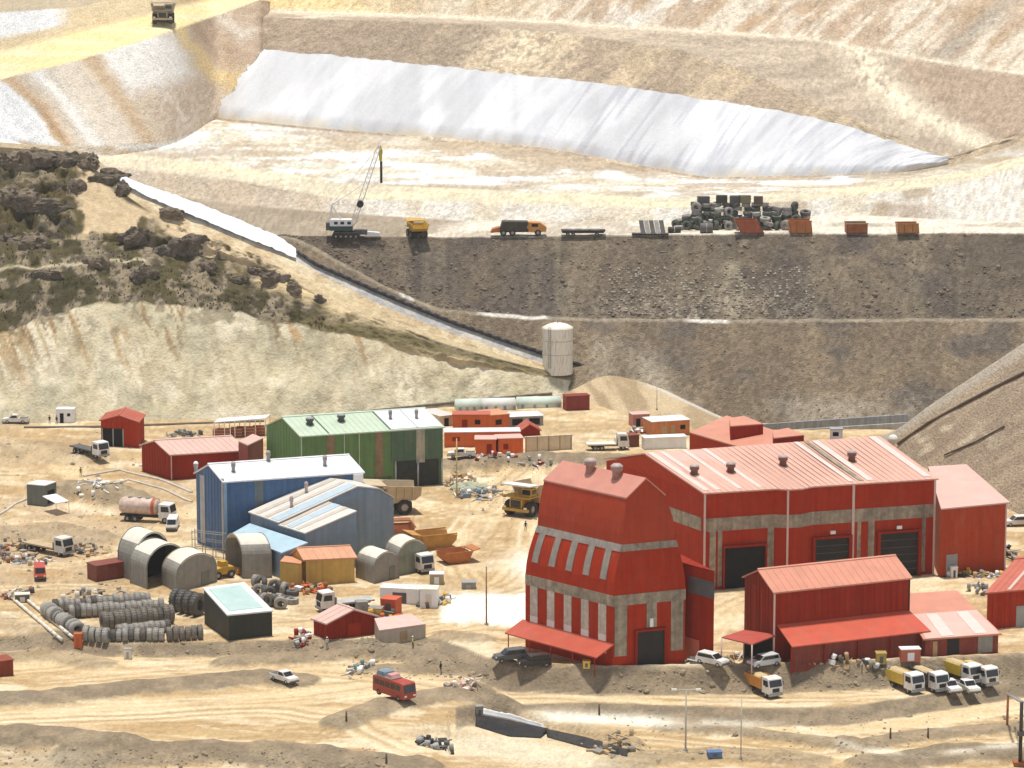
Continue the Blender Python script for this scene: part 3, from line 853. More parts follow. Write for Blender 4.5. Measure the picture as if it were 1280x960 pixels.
fs1 = fbm(U * .008, (PY_ + U * .05) * .5, 0, 3, 179); fs2 = fbm(U * .010, (PY_ - U * .07) * .42, 4, 3, 180)
col = mixc(col, (0.36, 0.265, 0.155), sstep(.54, .64, fs1) * .6)
col = mixc(col, (0.72, 0.645, 0.50), sstep(.56, .65, fs2) * .6)
col = mixc(col, (0.42, 0.31, 0.18), sstep(.54, .68, trk2) * .55)
col = mixc(col, (0.74, 0.67, 0.53), sstep(.58, .68, fbm(U * .012, PY_ * .1, 3, 4, 175)) * .75)
col = mixc(col, (0.40, 0.31, 0.20), sstep(.50, .62, fbm(gx * .09, gy * .05, 9, 5, 182)) * sstep(300, 200, U) * sstep(800, 760, V) * .7)
def track(poly, z, w_, ruts=2, light=.8):
    global col
    q = np.array([tuple(P(px, py, z))[:2] for px, py in poly])
    for _ in range(2):      # round the corners
        q = np.concatenate([q[:1]] + [np.stack([a_ * .75 + b_ * .25, a_ * .25 + b_ * .75]) for a_, b_ in zip(q[:-1], q[1:])] + [q[-1:]])
    best = np.full(gx.shape, 1e9); sgn = np.zeros(gx.shape)
    for a_, b_ in zip(q[:-1], q[1:]):
        ab = b_ - a_; L2_ = (ab ** 2).sum()
        t = np.clip(((gx - a_[0]) * ab[0] + (gy - a_[1]) * ab[1]) / L2_, 0, 1)
        dx, dy = gx - a_[0] - ab[0] * t, gy - a_[1] - ab[1] * t
        d = np.hypot(dx, dy); m_ = d < best
        best = np.where(m_, d, best); sgn = np.where(m_, np.sign(dx * ab[1] - dy * ab[0]), sgn)
    s_ = best * sgn + (fbm(gx * .05, gy * .05, w_, 3, 183) - .5) * 2.0
    nz = fbm(gx * .12, gy * .12, w_, 4, 184)
    col = mixc(col, (0.66, 0.545, 0.36), sstep(w_, w_ * .6, np.abs(s_)) * sstep(.25, .55, nz) * light)
    for k in range(ruts):
        o_ = (k - (ruts - 1) / 2) * (w_ * 1.5 / max(1, ruts))
        for e_ in (-1.0, 1.0):
            col = mixc(col, (0.37, 0.265, 0.15) if k % 2 == 0 else (0.76, 0.69, 0.54), np.exp(-((s_ - o_ - e_) / .42) ** 2) * sstep(.36, .56, fbm(gx * .06, gy * .06, k + w_, 3, 185)) * .75)
track([(-80, 906), (100, 902), (300, 895), (450, 882), (600, 873), (750, 885), (900, 903), (1050, 903), (1150, 893), (1320, 866)], -3.6, 5.5, 4, .9)
track([(-80, 842), (100, 827), (250, 821), (400, 819), (520, 806), (600, 790), (680, 768)], -1.4, 4.0, 3, .9)
track([(60, 855), (300, 838), (420, 845), (500, 862), (620, 880)], -2.2, 3.5, 3, .7)
track([(-60, 925), (150, 918), (330, 905), (420, 920), (520, 955)], -4, 3.5, 4, .6)
track([(800, 925), (900, 932), (1010, 945), (1150, 940), (1320, 925)], -4, 3, 3, .6)
track([(640, 870), (800, 868), (960, 874), (1100, 872), (1300, 845)], -2.8, 2.5, 3, .5)
track([(700, 560), (640, 600), (600, 650), (560, 700), (600, 745), (655, 715), (670, 650)], 0, 5, 4, .8)
track([(-40, 540), (60, 572), (110, 602), (160, 628), (240, 642)], 0, 3.5, 2, .8)
track([(-40, 712), (100, 706), (150, 690), (240, 700)], 0, 3.5, 3, .7)
track([(-40, 738), (130, 730), (220, 745), (300, 760), (380, 770)], 0, 3, 3, .6)
track([(100, 545), (250, 540), (420, 610), (560, 640), (640, 650)], 0, 3, 2, .5)
track([(880, 800), (905, 765), (935, 748), (1000, 740)], 0, 3, 2, .7)
track([(1150, 735), (1210, 737), (1300, 725)], 0, 4, 2, .8)
track([(600, 560), (720, 572), (790, 560), (850, 530)], 0, 3.5, 2, .8)
track([(20, 650), (90, 645), (150, 668), (230, 680)], 0, 3, 2, .6)
col = mixc(col, (0.46, 0.36, 0.235), sstep(.56, .70, n2) * .5 * sstep(800, 770, PY_))
left_scrap = sstep(260, 120, U) * sstep(590, 640, V) * sstep(760, 690, V)
col = mixc(col, (0.48, 0.385, 0.27), left_scrap * sstep(.4, .62, n2 + .06) * .8)
gyd, gxd = np.gradient(hgt)
stp = np.hypot(gxd / (np.abs(np.gradient(gx, axis=1)) + .05), gyd / (np.abs(np.gradient(gy, axis=0)) + .05))
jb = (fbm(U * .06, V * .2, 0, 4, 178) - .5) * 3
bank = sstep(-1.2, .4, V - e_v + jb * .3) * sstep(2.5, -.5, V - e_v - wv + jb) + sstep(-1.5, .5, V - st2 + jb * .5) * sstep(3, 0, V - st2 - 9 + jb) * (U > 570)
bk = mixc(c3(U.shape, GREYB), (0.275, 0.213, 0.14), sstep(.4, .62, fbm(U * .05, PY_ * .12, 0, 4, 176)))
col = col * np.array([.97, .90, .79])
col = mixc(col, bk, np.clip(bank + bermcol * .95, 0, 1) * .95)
col = mixc(col, (0.40, 0.335, 0.235), np.exp(-((PX_ - 60) / 75) ** 2) * sstep(930, 945, PY_) * .6)
pj = (fbm(U * .05, V * .07, 0, 4, 181) - .5) * 22
padm = sstep(0, 1, np.minimum(np.minimum((U - 548 + pj) / 14, (672 - U + pj) / 14), np.minimum((V - 738 + pj * .7) / 9, (790 - V - (668 - U) * .06 + pj * .8) / 10)))
col = mixc(col, (0.80, 0.78, 0.70), padm)
col = mixc(col, (0.79, 0.76, 0.67), np.exp(-((U - 665) / 26) ** 2 - ((V - 705) / 15) ** 2))
sand = np.exp(-((PX_ - 650) / 95) ** 2 - ((PY_ - 938 - (PX_ - 650) * .16) / 15) ** 2)
col = mixc(col, (0.66, 0.58, 0.42), np.clip(sand * 1.5, 0, 1) * .9)
wp = np.exp(-((PY_ - 896 - (PX_ - 700) * .05) / 7) ** 2) * sstep(640, 700, PX_) * sstep(880, 800, PX_)
col = mixc(col, (0.80, 0.75, 0.62), wp)
wl = np.exp(-((PY_ - np.interp(PX_, [820, 900, 1000, 1080, 1160, 1280], [905, 903, 910, 937, 942, 930])) / 4) ** 2) * sstep(800, 860, PX_)
col = mixc(col, (0.74, 0.68, 0.55), wl * .6 * sstep(.35, .6, fbm(U * .02, PY_ * .1, 2, 3, 186)))
gA = 0.36 * sstep(820, 780, PY_) + .10 + np.clip(bank + bermcol, 0, 1) * .15
col *= (1 + gA * (fbm(U * .3, PY_ * .35, 0, 3, 177) - .5))[..., None]
col *= (1 + .035 * np.random.default_rng(6).standard_normal(U.shape))[..., None]
structure(grid_mesh('ground', G1, col, M_dust, keep), 'dusty cream ground of the yard and its dirt roads')

# near ground in front of the frame, so the place goes on below the picture
# ------------------------------------------------------------------ surface look-up
_dg = bpy.context.evaluated_depsgraph_get()
_vs = []; _ps = []
for o in STRUCT:
    k = len(_vs)
    n_ = len(o.data.vertices); a_ = np.empty(n_ * 3, np.float32); o.data.vertices.foreach_get('co', a_)
    _vs += [tuple(x) for x in a_.reshape(-1, 3)]
    m_ = len(o.data.polygons); f_ = np.empty(m_ * 4, np.int32); o.data.polygons.foreach_get('vertices', f_)
    _ps += [tuple(int(i) + k for i in x) for x in f_.reshape(-1, 4)]
TREE = BVHTree.FromPolygons(_vs, _ps)
del _vs, _ps
def G(px, py):
    """ground seen through a photo pixel"""
    h_ = TREE.ray_cast(Vector((0, 0, CAMH)), ray(px, py).normalized(), 3000)
    return h_[0].copy() if h_[0] else P(px, py, 0)
def zat(x, y, top=140):
    h_ = TREE.ray_cast(Vector((x, y, top)), Vector((0, 0, -1)), 400)
    return h_[0].z if h_[0] else 0.0
# ------------------------------------------------------------------ building helpers
M_red = mat('red cladding', (0.35, 0.026, 0.004), 0.65, 0.10, 0.12, spec=.12, dust=.07)
M_redd = mat('deep red cladding', (0.265, 0.018, 0.003), 0.65, 0.10, 0.14, spec=.12, dust=.07)
M_redroof = mat('faded red roof sheet', (0.55, 0.235, 0.155), 0.5, 0.10, 0.0, scale=0.35)
M_pinkroof = mat('sun bleached pink roof sheet', (0.60, 0.40, 0.335), 0.5, 0.08, 0.0, scale=0.35)
M_redroof2 = mat('red roof sheet', (0.46, 0.12, 0.075), 0.5, 0.12, 0.0, scale=0.4)
M_lite = mat('translucent sheet', (0.46, 0.41, 0.34), 0.45, 0.3, 0.25, scale=1.3)
M_litedk = mat('weathered translucent sheet', (0.27, 0.225, 0.165), 0.5, 0.42, 0.30, scale=1.0)
M_skyl = mat('white roof light sheet', (0.70, 0.54, 0.48), 0.45, 0.08, scale=0.5)
M_dark = mat('dark interior', (0.010, 0.010, 0.009), 0.9, 0.3, dust=0)  # near-black stand-in for the shade inside doorways and openings
M_shut = mat('black shutter', (0.016, 0.014, 0.012), 0.6, 0.2, dust=.04)
M_trimw = mat('pale trim', (0.62, 0.45, 0.40), 0.6, 0.1)
M_white = mat('white paint', (0.78, 0.77, 0.74), 0.5, 0.08)
M_grey = mat('grey steel', (0.30, 0.30, 0.29), 0.5, 0.15)
M_dgrey = mat('dark grey steel', (0.09, 0.09, 0.09), 0.5, 0.2)
M_vent = mat('vent steel', (0.42, 0.33, 0.30), 0.45, 0.2)
M_ventd = mat('brown vent drum', (0.20, 0.09, 0.065), 0.5, 0.2)
M_green = mat('green cladding', (0.105, 0.205, 0.070), 0.55, 0.10, 0.14)
M_green2 = mat('dark green cladding', (0.070, 0.130, 0.078), 0.55, 0.10, 0.14)
M_greenroof = mat('pale green roof sheet', (0.47, 0.565, 0.43), 0.5, 0.08, scale=0.4)
M_mint = mat('mint roof sheet', (0.40, 0.535, 0.50), 0.5, 0.10, scale=0.5)
M_blue = mat('blue cladding', (0.055, 0.125, 0.245), 0.5, 0.10, 0.16)
M_blueg = mat('blue grey cladding', (0.20, 0.265, 0.325), 0.5, 0.08, 0.12)
M_whroof = mat('white roof sheet', (0.70, 0.70, 0.72), 0.45, 0.08, scale=0.4)
M_ltblue = mat('light blue roof sheet', (0.38, 0.52, 0.60), 0.5, 0.10, scale=0.5)
M_yel = mat('yellow cladding', (0.56, 0.35, 0.085), 0.55, 0.10, 0.1)
M_orroof = mat('orange roof sheet', (0.58, 0.27, 0.14), 0.55, 0.12, scale=0.5)
M_hut = mat('dark olive cladding', (0.026, 0.028, 0.020), 0.6, 0.15, 0.1, dust=.06)
M_canvas = mat('grey canvas', (0.25, 0.235, 0.20), 0.8, 0.15, 0.1)
M_canvtop = mat('pale canvas', (0.66, 0.615, 0.52), 0.8, 0.10)  # lit copy of the canvas for shelter tops; plain pale tone elsewhere
M_orange = mat('orange paint', (0.60, 0.115, 0.018), 0.5, 0.12, 0.08)
M_creamw = mat('cream panel', (0.60, 0.50, 0.36), 0.6, 0.12, 0.1)
M_timber = mat('timber', (0.40, 0.27, 0.14), 0.7, 0.2)

def zfor(px, pye, base):
    return D(px, pye, base.y).z

def root_of(name, label, cat, pts_, z0=0.0, group=None):
    c = sum((Vector(p) for p in pts_), Vector()) / len(pts_)
    c.z = z0
    return thing(name, label, cat, c, group=group)

def L2(a, b, t):
    return Vector(a) * (1 - t) + Vector(b) * t

def out_normal(p0, p1, cen):
    d = (Vector(p1) - Vector(p0)); d.z = 0
    n_ = Vector((d.y, -d.x, 0)).normalized()
    m_ = (Vector(p0) + Vector(p1)) / 2 - cen; m_.z = 0
    return n_ if n_.dot(m_) > 0 else -n_

class Bld:
    """a building from its plan corners; walls p[i]->p[i+1]"""
    def __init__(s, name, label, cat, plan, z0, tops, wall, group=None, wallname='wall', low=None):
        s.plan = [Vector((p.x, p.y, 0)) for p in plan]
        s.z0 = z0; s.tops = tops
        s.cen = sum(s.plan, Vector()) / len(plan)
        s.root = root_of(name, label, cat, plan, z0, group)
        s.off = s.root.location
        n = len(plan)
        mb = MB(s.off)
        b = [Vector((p.x, p.y, z0 - 0.6 if low is None else low)) for p in s.plan]
        t = [Vector((p.x, p.y, z)) for p, z in zip(s.plan, tops)]
        mb.add(b + t, [(i, (i + 1) % n, n + (i + 1) % n, n + i) for i in range(n)] + [tuple(range(n, 2 * n))])
        s.wall = mb.build(wallname, wall, s.root)
    def roof(s, polys, m, th=0.22, name='roof', lift=0.04):
        mb = MB(s.off)
        for pl in polys:
            mb.slab([Vector(p) + Vector((0, 0, th + lift)) for p in pl], th)
        return mb.build(name, m, s.root)
    def panel(s, i, f0, f1, z0, z1, m, name, off=0.08, j=None, parent=None, th=None):
        p0 = s.plan[i]; p1 = s.plan[(i + 1) % len(s.plan)] if j is None else s.plan[j]
        n_ = out_normal(p0, p1, s.cen)
        a = L2(p0, p1, f0); b = L2(p0, p1, f1)
        mb = MB(s.off)
        q = [Vector((a.x, a.y, z0)), Vector((b.x, b.y, z0)), Vector((b.x, b.y, z1)), Vector((a.x, a.y, z1))]
        mb.slab([p + n_ * off for p in q], off + (0.05 if th is None else th), -n_)
        return mb.build(name, m, s.root)
    def trim(s, i, z0, z1, m, w=0.14, name='corner_trim'):
        p = s.plan[i]
        mb = MB(s.off); mb.box(p.x - w, p.x + w, p.y - w, p.y + w, z0, z1)
        return mb.build(name, m, s.root)

def vent(root, p, m1, m2, r=0.55, h=1.0, name='roof_vent'):
    mb = MB(root.location)
    p = Vector(p)
    mb.lathe([(0.02, -0.3), (r * .75, -0.3), (r * .75, h * .55), (r, h * .6), (r, h), (r * .6, h * 1.18), (0.02, h * 1.2)], p, (0, 0, 1), 14)
    o = mb.build(name, m2, root)
    mb = MB(root.location)
    mb.lathe([(r * 1.06, h * .98), (r * 1.06, h * 1.05), (r * .62, h * 1.25), (0.02, h * 1.3)], p, (0, 0, 1), 14)
    mb.build('vent_cap', m1, o)
    return o

def gable(name, label, cat, A, B, Dp, ry, wall, roof, z0=0.0, ov=0.35, group=None, hipz=None, rx=None, zadd=0):
    """A=(px,base y,eave y) near corner, B=(px,eave y) along the ridge, Dp=(px,eave y) other end of the gable"""
    a = P(A[0], A[1], z0)
    ze = zfor(A[0], A[2], a)
    b = P(B[0], B[1], ze); d = P(Dp[0], Dp[1], ze)
    a = Vector((a.x, a.y, ze)); c = b + (d - a)
    m1 = (a + d) / 2
    if rx is not None:
        m1 = L2(a, d, rx)
    zr = D(640, ry, m1.y).z
    m1.z = zr
    m2 = m1 + (b - a)
    B_ = Bld.__new__(Bld)
    s = B_
    s.plan = [Vector((p.x, p.y, 0)) for p in (a, b, c, d)]
    s.z0 = z0; s.cen = sum(s.plan, Vector()) / 4
    s.root = root_of(name, label, cat, s.plan, z0, group); s.off = s.root.location
    s.ze = ze; s.zr = zr; s.a, s.b, s.c, s.d, s.m1, s.m2 = a, b, c, d, m1, m2
    lo = z0 - 0.6
    g = lambda p: Vector((p.x, p.y, lo))
    mb = MB(s.off)
    mb.add([g(a), g(b), b, a], [(0, 1, 2, 3)])
    mb.add([g(b), g(c), c, m2, b], [(0, 1, 2, 3, 4)])
    mb.add([g(c), g(d), d, c], [(0, 1, 2, 3)])
    mb.add([g(d), g(a), a, m1, d], [(0, 1, 2, 3, 4)])
    def ribs(p, q, top0, top1, apex=None):
        ln = (Vector((q.x, q.y, 0)) - Vector((p.x, p.y, 0))).length; n_ = out_normal(p, q, s.cen)
        k_ = max(2, int(ln / .95))
        for i in range(1, k_):
            f = i / k_; w_ = .05 / ln
            zt = (top0 + (apex - top0) * (1 - abs(2 * f - 1))) if apex else top0 + (top1 - top0) * f
            x0, x1 = L2(p, q, f - w_), L2(p, q, f + w_)
            mb.slab([Vector((x0.x, x0.y, lo)) + n_ * .045, Vector((x1.x, x1.y, lo)) + n_ * .045, Vector((x1.x, x1.y, zt - .05)) + n_ * .045, Vector((x0.x, x0.y, zt - .05)) + n_ * .045], .08, -n_)
    ribs(a, b, ze, ze); ribs(d, a, ze, ze, zr if rx is None else None)
    s.wall = mb.build('wall', wall, s.root)
    u = (b - a).normalized() * ov
    k1 = (a - m1) * (ov / max(1e-3, (a - m1).length)); k2 = (d - m1) * (ov / max(1e-3, (d - m1).length))
    mb = MB(s.off)
    for pl in ([a + k1 - u, b + k1 + u, m2 + u, m1 - u], [m1 - u, m2 + u, c + k2 + u, d + k2 - u]):
        mb.slab([Vector(p) + Vector((0, 0, .26)) for p in pl], .22)
        k_ = max(2, int((b - a).length / 1.05))
        up_ = pl if pl[0] is not pl[3] else pl
        for i in range(1, k_):
            f = i / k_; w_ = .045 / (b - a).length
            e0, e1 = L2(pl[0], pl[1], f - w_), L2(pl[0], pl[1], f + w_); r0, r1 = L2(pl[3], pl[2], f - w_), L2(pl[3], pl[2], f + w_)
            mb.slab([p + Vector((0, 0, .31)) for p in (e0, e1, r1, r0)], .07)
    rd = (b - a).normalized()
    mb.slab([m1 - u + Vector((0, 0, .38)) + (a - m1) * .03, m2 + u + Vector((0, 0, .38)) + (a - m1) * .03, m2 + u + Vector((0, 0, .38)) - (a - m1) * .03, m1 - u + Vector((0, 0, .38)) - (a - m1) * .03], .08)
    s.roof_o = mb.build('roof', roof, s.root)
    def on_front(f, t, h=0.0):      # point on the front slope: f along the ridge, t eave->ridge
        return L2(L2(a, b, f), L2(m1, m2, f), t) + Vector((0, 0, 0.29 + h))
    s.on_front = on_front
    return s

def rstrip(s, f0, f1, m, t0=0.0, t1=1.0, name='roof_light'):
    mb = MB(s.off)
    mb.slab([s.on_front(f0, t0, .06), s.on_front(f1, t0, .06), s.on_front(f1, t1, .06), s.on_front(f0, t1, .06)], 0.05)
    return mb.build(name, m, s.root)

# ================================================================== main red workshop
A = P(880, 738); ze = zfor(880, 617, A)
B = P(1169, 599, ze)
M1 = P(808, 568, ze + 4.2); M2 = P(1097, 547, ze + 4.2)
Db = P(758, 576, ze)
Cb = B + (Db - A); Cb.z = 0
def onAB(t, out):
    p = L2(A, B, t); n_ = Vector((B.y - A.y, -(B.x - A.x), 0)).normalized()
    return Vector((p.x, p.y, 0)) + n_ * out
plan = [onAB(0, 0), onAB(.30, 0), onAB(.345, 1.1), onAB(.40, 1.1), onAB(.46, 0), onAB(1, 0), Cb, Vector((Db.x, Db.y, 0))]
hall = Bld('workshop_hall', 'largest red workshop hall with a long pale pink roof and three tall dark truck doors', 'building', plan, 0.0,
           [ze] * 8, M_red)
mb = MB(hall.off)
e3 = lambda p: Vector((p.x, p.y, ze))
mb.add([e3(plan[0]), M1, e3(plan[7])], [(0, 1, 2)]); mb.build('gable', M_red, hall.root)
mb = MB(hall.off); mb.add([e3(plan[5]), M2, e3(plan[6])], [(0, 1, 2)]); mb.build('gable', M_red, hall.root)
hu = (B - A).normalized() * 0.4; hu.z = 0
fo = Vector((hu.y, -hu.x, -0.06)) * 1.3
front = [e3(p) + fo for p in plan[:6]]; front[0] -= hu; front[5] += hu
M_dpink = mat('dusty pink sheet', (0.60, 0.355, 0.275), .5, .10, scale=.35)
mb = MB(hall.off)
for pl in (front + [M2 + hu, M1 - hu], [M1 - hu, M2 + hu, e3(Cb) - fo + hu, e3(Db) - fo - hu]):
    mb.slab([Vector(p) + Vector((0, 0, .26)) for p in pl], .22)
fx_ = [(p - front[0]).dot(front[5] - front[0]) / (front[5] - front[0]).length_squared for p in front]
for i in range(1, 38):
    f = i / 38; w_ = .0012
    k_ = max(j for j in range(5) if fx_[j] <= f)
    pe = lambda ff: L2(front[k_], front[k_ + 1], (ff - fx_[k_]) / (fx_[k_ + 1] - fx_[k_]))
    mb.slab([p + Vector((0, 0, .31)) for p in (pe(f - w_), pe(f + w_), L2(M1 - hu, M2 + hu, f + w_), L2(M1 - hu, M2 + hu, f - w_))], .07)
mb.build('roof', M_dpink, hall.root)
def hall_front(f, t, h=0.0):
    return L2(L2(Vector((A.x, A.y, ze)), Vector((B.x, B.y, ze)), f), L2(M1, M2, f), t) + Vector((0, 0, 0.27 + h))
hall.on_front = hall_front
for f0, f1, m_ in ((0.0, .025, M_skyl), (.05, .072, M_skyl), (.145, .165, M_skyl), (.23, .25, M_skyl), (.625, .645, M_skyl), (.67, .69, M_litedk), (.705, .735, M_skyl), (.955, .985, M_skyl)):
    mb = MB(hall.off); mb.slab([hall_front(f0, 0.02, .13), hall_front(f1, 0.02, .13), hall_front(f1, .985, .13), hall_front(f0, .985, .13)], .06); mb.build('roof_light', m_, hall.root)
rstrip(hall, .0, .255, M_pinkroof, 0.0, 0.98, 'roof_panel')
for f, t in ((.06, .42), (.215, .42), (.46, .50), (.76, .50)):
    vent(hall.root, hall_front(f, t), M_vent, M_ventd, .75, 1.3)
zb0, zb1 = ze - 6.1, ze - 4.0
for i in (0, 1, 2, 3, 4):
    hall.panel(i, 0.0 if i else 0.01, 1.0, zb0, zb1, M_litedk, 'wall_band', 0.07)
hall.panel(7, 0.03, .97, zb0, zb1, M_litedk, 'wall_band', 0.07)
# trims, doors
for i in (0, 2, 5):
    hall.trim(i, 0, ze, M_trimw, 0.16)
hall.panel(4, .325, .345, 0, ze, M_trimw, 'corner_trim', 0.12)
for (i, f0, f1, zt) in ((0, .28, .86, 6.6), (4, .03, .30, 7.0), (4, .555, .865, 7.2)):
    hall.panel(i, f0 - .025, f0, 0.0, zt + .4, M_redd, 'door_jamb', 0.5)
    hall.panel(i, f1, f1 + .025, 0.0, zt + .4, M_redd, 'door_jamb', 0.5)
    hall.panel(i, f0, f1, zt, zt + .4, M_redd, 'lintel', 0.5)
    dr_ = hall.panel(i, f0, f1, 0.0, zt, M_dark if i == 0 else M_shut, 'truck_door', 0.10)  # left door open: near-black sheet holds the unlit inside
    for q_ in range(1, 6):
        pn_ = hall.panel(i, f0, f1, zt * q_ / 6 - .04, zt * q_ / 6 + .04, M_shut if i == 0 else M_dgrey, 'door_slat', 0.15) if i else None
        if pn_: pn_.parent = dr_
for (i, f0, f1) in ((0, .07, .16), (0, .19, .25), (0, .90, .99), (4, .37, .40), (4, .46, .51), (4, .90, .93)):
    hall.panel(i, f0, f1, 0.5, zb0, M_litedk, 'wall_strip', 0.06)
hall.panel(4, .15, .19, 7.7, 8.2, M_white, 'floodlight', 0.35)
hall.panel(4, .69, .73, 7.8, 8.3, M_white, 'floodlight', 0.35)
hall.panel(7, .55, .72, 1.5, 7.4, M_shut, 'side_door', 0.10)
# rear block with two roof monitors
q = [P(930, 562, 12.5), P(862, 542, 12.5), P(908, 521, 13.6), P(1012, 553, 13.6)]
rear = Bld('rear_workshop', 'red rear workshop behind the big hall carrying two boxy roof monitors', 'building', q, 0.0, [p.z for p in q], M_red)
rear.roof([q], M_redroof)
for (x0, y0, x1, y1, x2, y2, x3, y3) in ((913, 534, 912, 524, 930, 521, 954, 531), (967, 549, 966, 540, 985, 536, 1005, 545)):
    zz = 15.2
    t_ = [P(x0, y0, zz), P(x1, y1, zz), P(x2, y2, zz), P(x3, y3, zz)]
    mb = MB(rear.off); mb.slab(t_, 2.3); mo = mb.build('roof_monitor', M_redd, rear.root)
    mb = MB(rear.off); mb.slab([p + Vector((0, 0, .2)) for p in t_], .18); mb.build('monitor_roof', M_redroof, mo)
rear.panel(0, .55, .8, 5, 8, M_lite, 'window', .08)
# right annex
pA = P(1171, 722); zA = zfor(1171, 637, pA)
pB = P(1258, 629, zA)
zk = zA + 2.2
pC = P(1204, 582, zk); pD = P(1160, 585, zk)
q = [pA + Vector((0.35, -.1, zA)), pB, pC, pD]
annex = Bld('workshop_annex', 'orange red annex with a pale pink roof joined to the big hall right end', 'building', q, 0.0, [p.z for p in q],
            mat('orange red cladding', (0.39, 0.042, 0.006), 0.6, 0.1, 0.12, spec=.2))
o_ = Vector((0.35, -0.25, -.05))
annex.roof([[q[0] + Vector((0, -.4, 0)), q[1] + Vector((.5, -.4, 0)), q[2] + Vector((.5, 0, 0)), q[3]]], M_pinkroof)
annex.panel(0, .10, .27, 0, 3.6, M_grey, 'roller_door', .08)
annex.trim(1, 0, zA, M_trimw, .12)
# ================================================================== red tower with mansard sides
c0 = P(766, 838)
ux_ = Vector((-12.3, 13.2, 0)); vx_ = Vector((10.4, 4.2, 0))
def tz(py): return D(766, py, c0.y).z
z1, z2, z3 = tz(745), tz(683), tz(627)
z4 = z3 + 3.4
tw = thing('headframe_tower', 'tall red tower building with sloping mansard walls and rows of pale vertical window strips', 'tower', (c0 + (ux_ + vx_) / 2))
vl = vx_.length; vn = vx_.normalized()
ins = {0: (0, 0), 1: (0, 0), 2: (.22, .05), 3: (.27, .17)}      # inset along the gable at near and far side
def tp(u, side, lev, out=0.0):
    """u along the long side, side 0 left face / 1 far face"""
    near, far = ((0, 0), (0, 0), (.155, .10), (.235, .235))[lev]
    f = near if side == 0 else 1 - far
    base = c0 + ux_ * u + vx_ * f
    z = (-2.6, z1, z2, z3)[lev]
    return Vector((base.x, base.y, z))
# along-axis inset so the gable end leans back as well
for lev_u in (0,):
    pass
UL = (0.0, 0.0, 0.03, 0.05)
rings = []
for lev in range(4):
    rings.append([tp(UL[lev], 0, lev), tp(1 - UL[lev] * .4, 0, lev), tp(1 - UL[lev] * .4, 1, lev), tp(UL[lev], 1, lev)])
def tring(lev, t):
    """wall outline part way up; the two upper storeys bend inwards"""
    e = t if lev == 0 else t ** 1.7
    lo, hi = rings[lev], rings[lev + 1]
    out = []
    for a_, b_ in zip(lo, hi):
        p = L2(a_, b_, e); p.z = a_.z + (b_.z - a_.z) * t; out.append(p)
    return out
TT = (0, .25, .5, .75, 1)
mb = MB(tw.location)
mb.loft([rings[0]] + [tring(1, t) for t in TT], cap=False)
mb.build('wall', M_red, tw)
mb = MB(tw.location); mb.loft([tring(2, t) for t in TT], cap=False)
rg1 = (rings[3][0] + rings[3][3]) / 2 + Vector((0, 0, 2.6)); rg2 = (rings[3][1] + rings[3][2]) / 2 + Vector((0, 0, 2.6))
mb.add([rings[3][0], rings[3][3], rg1], [(0, 1, 2)]); mb.add([rings[3][1], rings[3][2], rg2], [(0, 1, 2)])
mb.build('mansard', mat('mansard sheet', (0.37, 0.042, 0.012), .6, .08, .08, spec=.15, dust=.08), tw)
mb = MB(tw.location)
du = (rg1 - rg2).normalized() * .08
dw = Vector((.0, 0, -.02))
mb.slab([rings[3][0] + du + dw - vn * .08 + Vector((0, 0, .25)), rg1 + du + Vector((0, 0, .25)), rg2 - du + Vector((0, 0, .25)), rings[3][1] - du + dw - vn * .08 + Vector((0, 0, .25))], .22)
mb.slab([rg1 + du + Vector((0, 0, .25)), rings[3][3] + du + dw + vn * .06 + Vector((0, 0, .25)), rings[3][2] - du + dw + vn * .06 + Vector((0, 0, .25)), rg2 - du + Vector((0, 0, .25))], .22)
mb.build('roof', mat('tower roof sheet', (0.56, 0.24, 0.18), .5, .1, scale=.4), tw)
for f in (.30, .62):
    p_ = L2(rg1, rg2, f) * .8 + L2(rings[3][0], rings[3][1], f) * .2
    vent(tw, p_ + Vector((0, 0, .2)), M_vent, mat('tower vent drum', (.36, .22, .19), .5, .2), .85, 1.5)
def tface(side, lev, f0, f1, t0, t1, m_, name, off=.07):
    """strip on a tower face between level lev and lev+1; side L (long left) or R (gable end)"""
    def q_(f, t):
        r_ = tring(lev, t)
        return L2(r_[0], r_[1], f) if side == 'L' else L2(r_[0], r_[3], f)
    ts = [t0, t1] if lev == 0 else [t0 + (t1 - t0) * k / 4 for k in range(5)]
    mb = MB(tw.location)
    q4 = [q_(f0, t0), q_(f1, t0), q_(f1, t1), q_(f0, t1)]
    n_ = (q4[1] - q4[0]).cross(q4[3] - q4[0]).normalized()
    if n_.y > 0: n_ = -n_
    rr_ = []
    for t in ts:
        a_, b_ = q_(f0, t), q_(f1, t)
        rr_.append([a_ + n_ * off, b_ + n_ * off, b_ - n_ * .05, a_ - n_ * .05])
    mb.loft(rr_)
    return mb.build(name, m_, tw)
tface('L', 0, .0, 1, .885, 1.0, M_litedk, 'wall_band', .06)
tface('R', 0, .0, 1, .885, 1.0, M_litedk, 'wall_band', .06)
tface('L', 1, .0, 1, .86, 1.0, mat('grey translucent sheet', (.26, .225, .19), .5, .2, .15, scale=1.5), 'wall_band', .06)
tface('R', 1, .0, 1, .86, 1.0, M_litedk, 'wall_band', .06)
h1 = z1 + 2.6
for k in range(5):
    f = .075 + k * .195
    tface('L', 0, f, f + .085, .36, .56, mat('clear window sheet', (.66, .62, .55), .35, .12), 'window_strip', .10)
    tface('L', 0, f, f + .085, .56, .885, M_lite, 'window_strip', .09)
    tface('L', 1, f + .015, f + .085, .28, .86, MATS['grey translucent sheet'], 'window_strip', .08)
for f in (.02, .80):
    tface('R', 0, f, f + .17, .34, .885, M_litedk, 'window_strip', .09)
tface('R', 0, .46, .60, .62, .885, M_litedk, 'window_strip', .09)
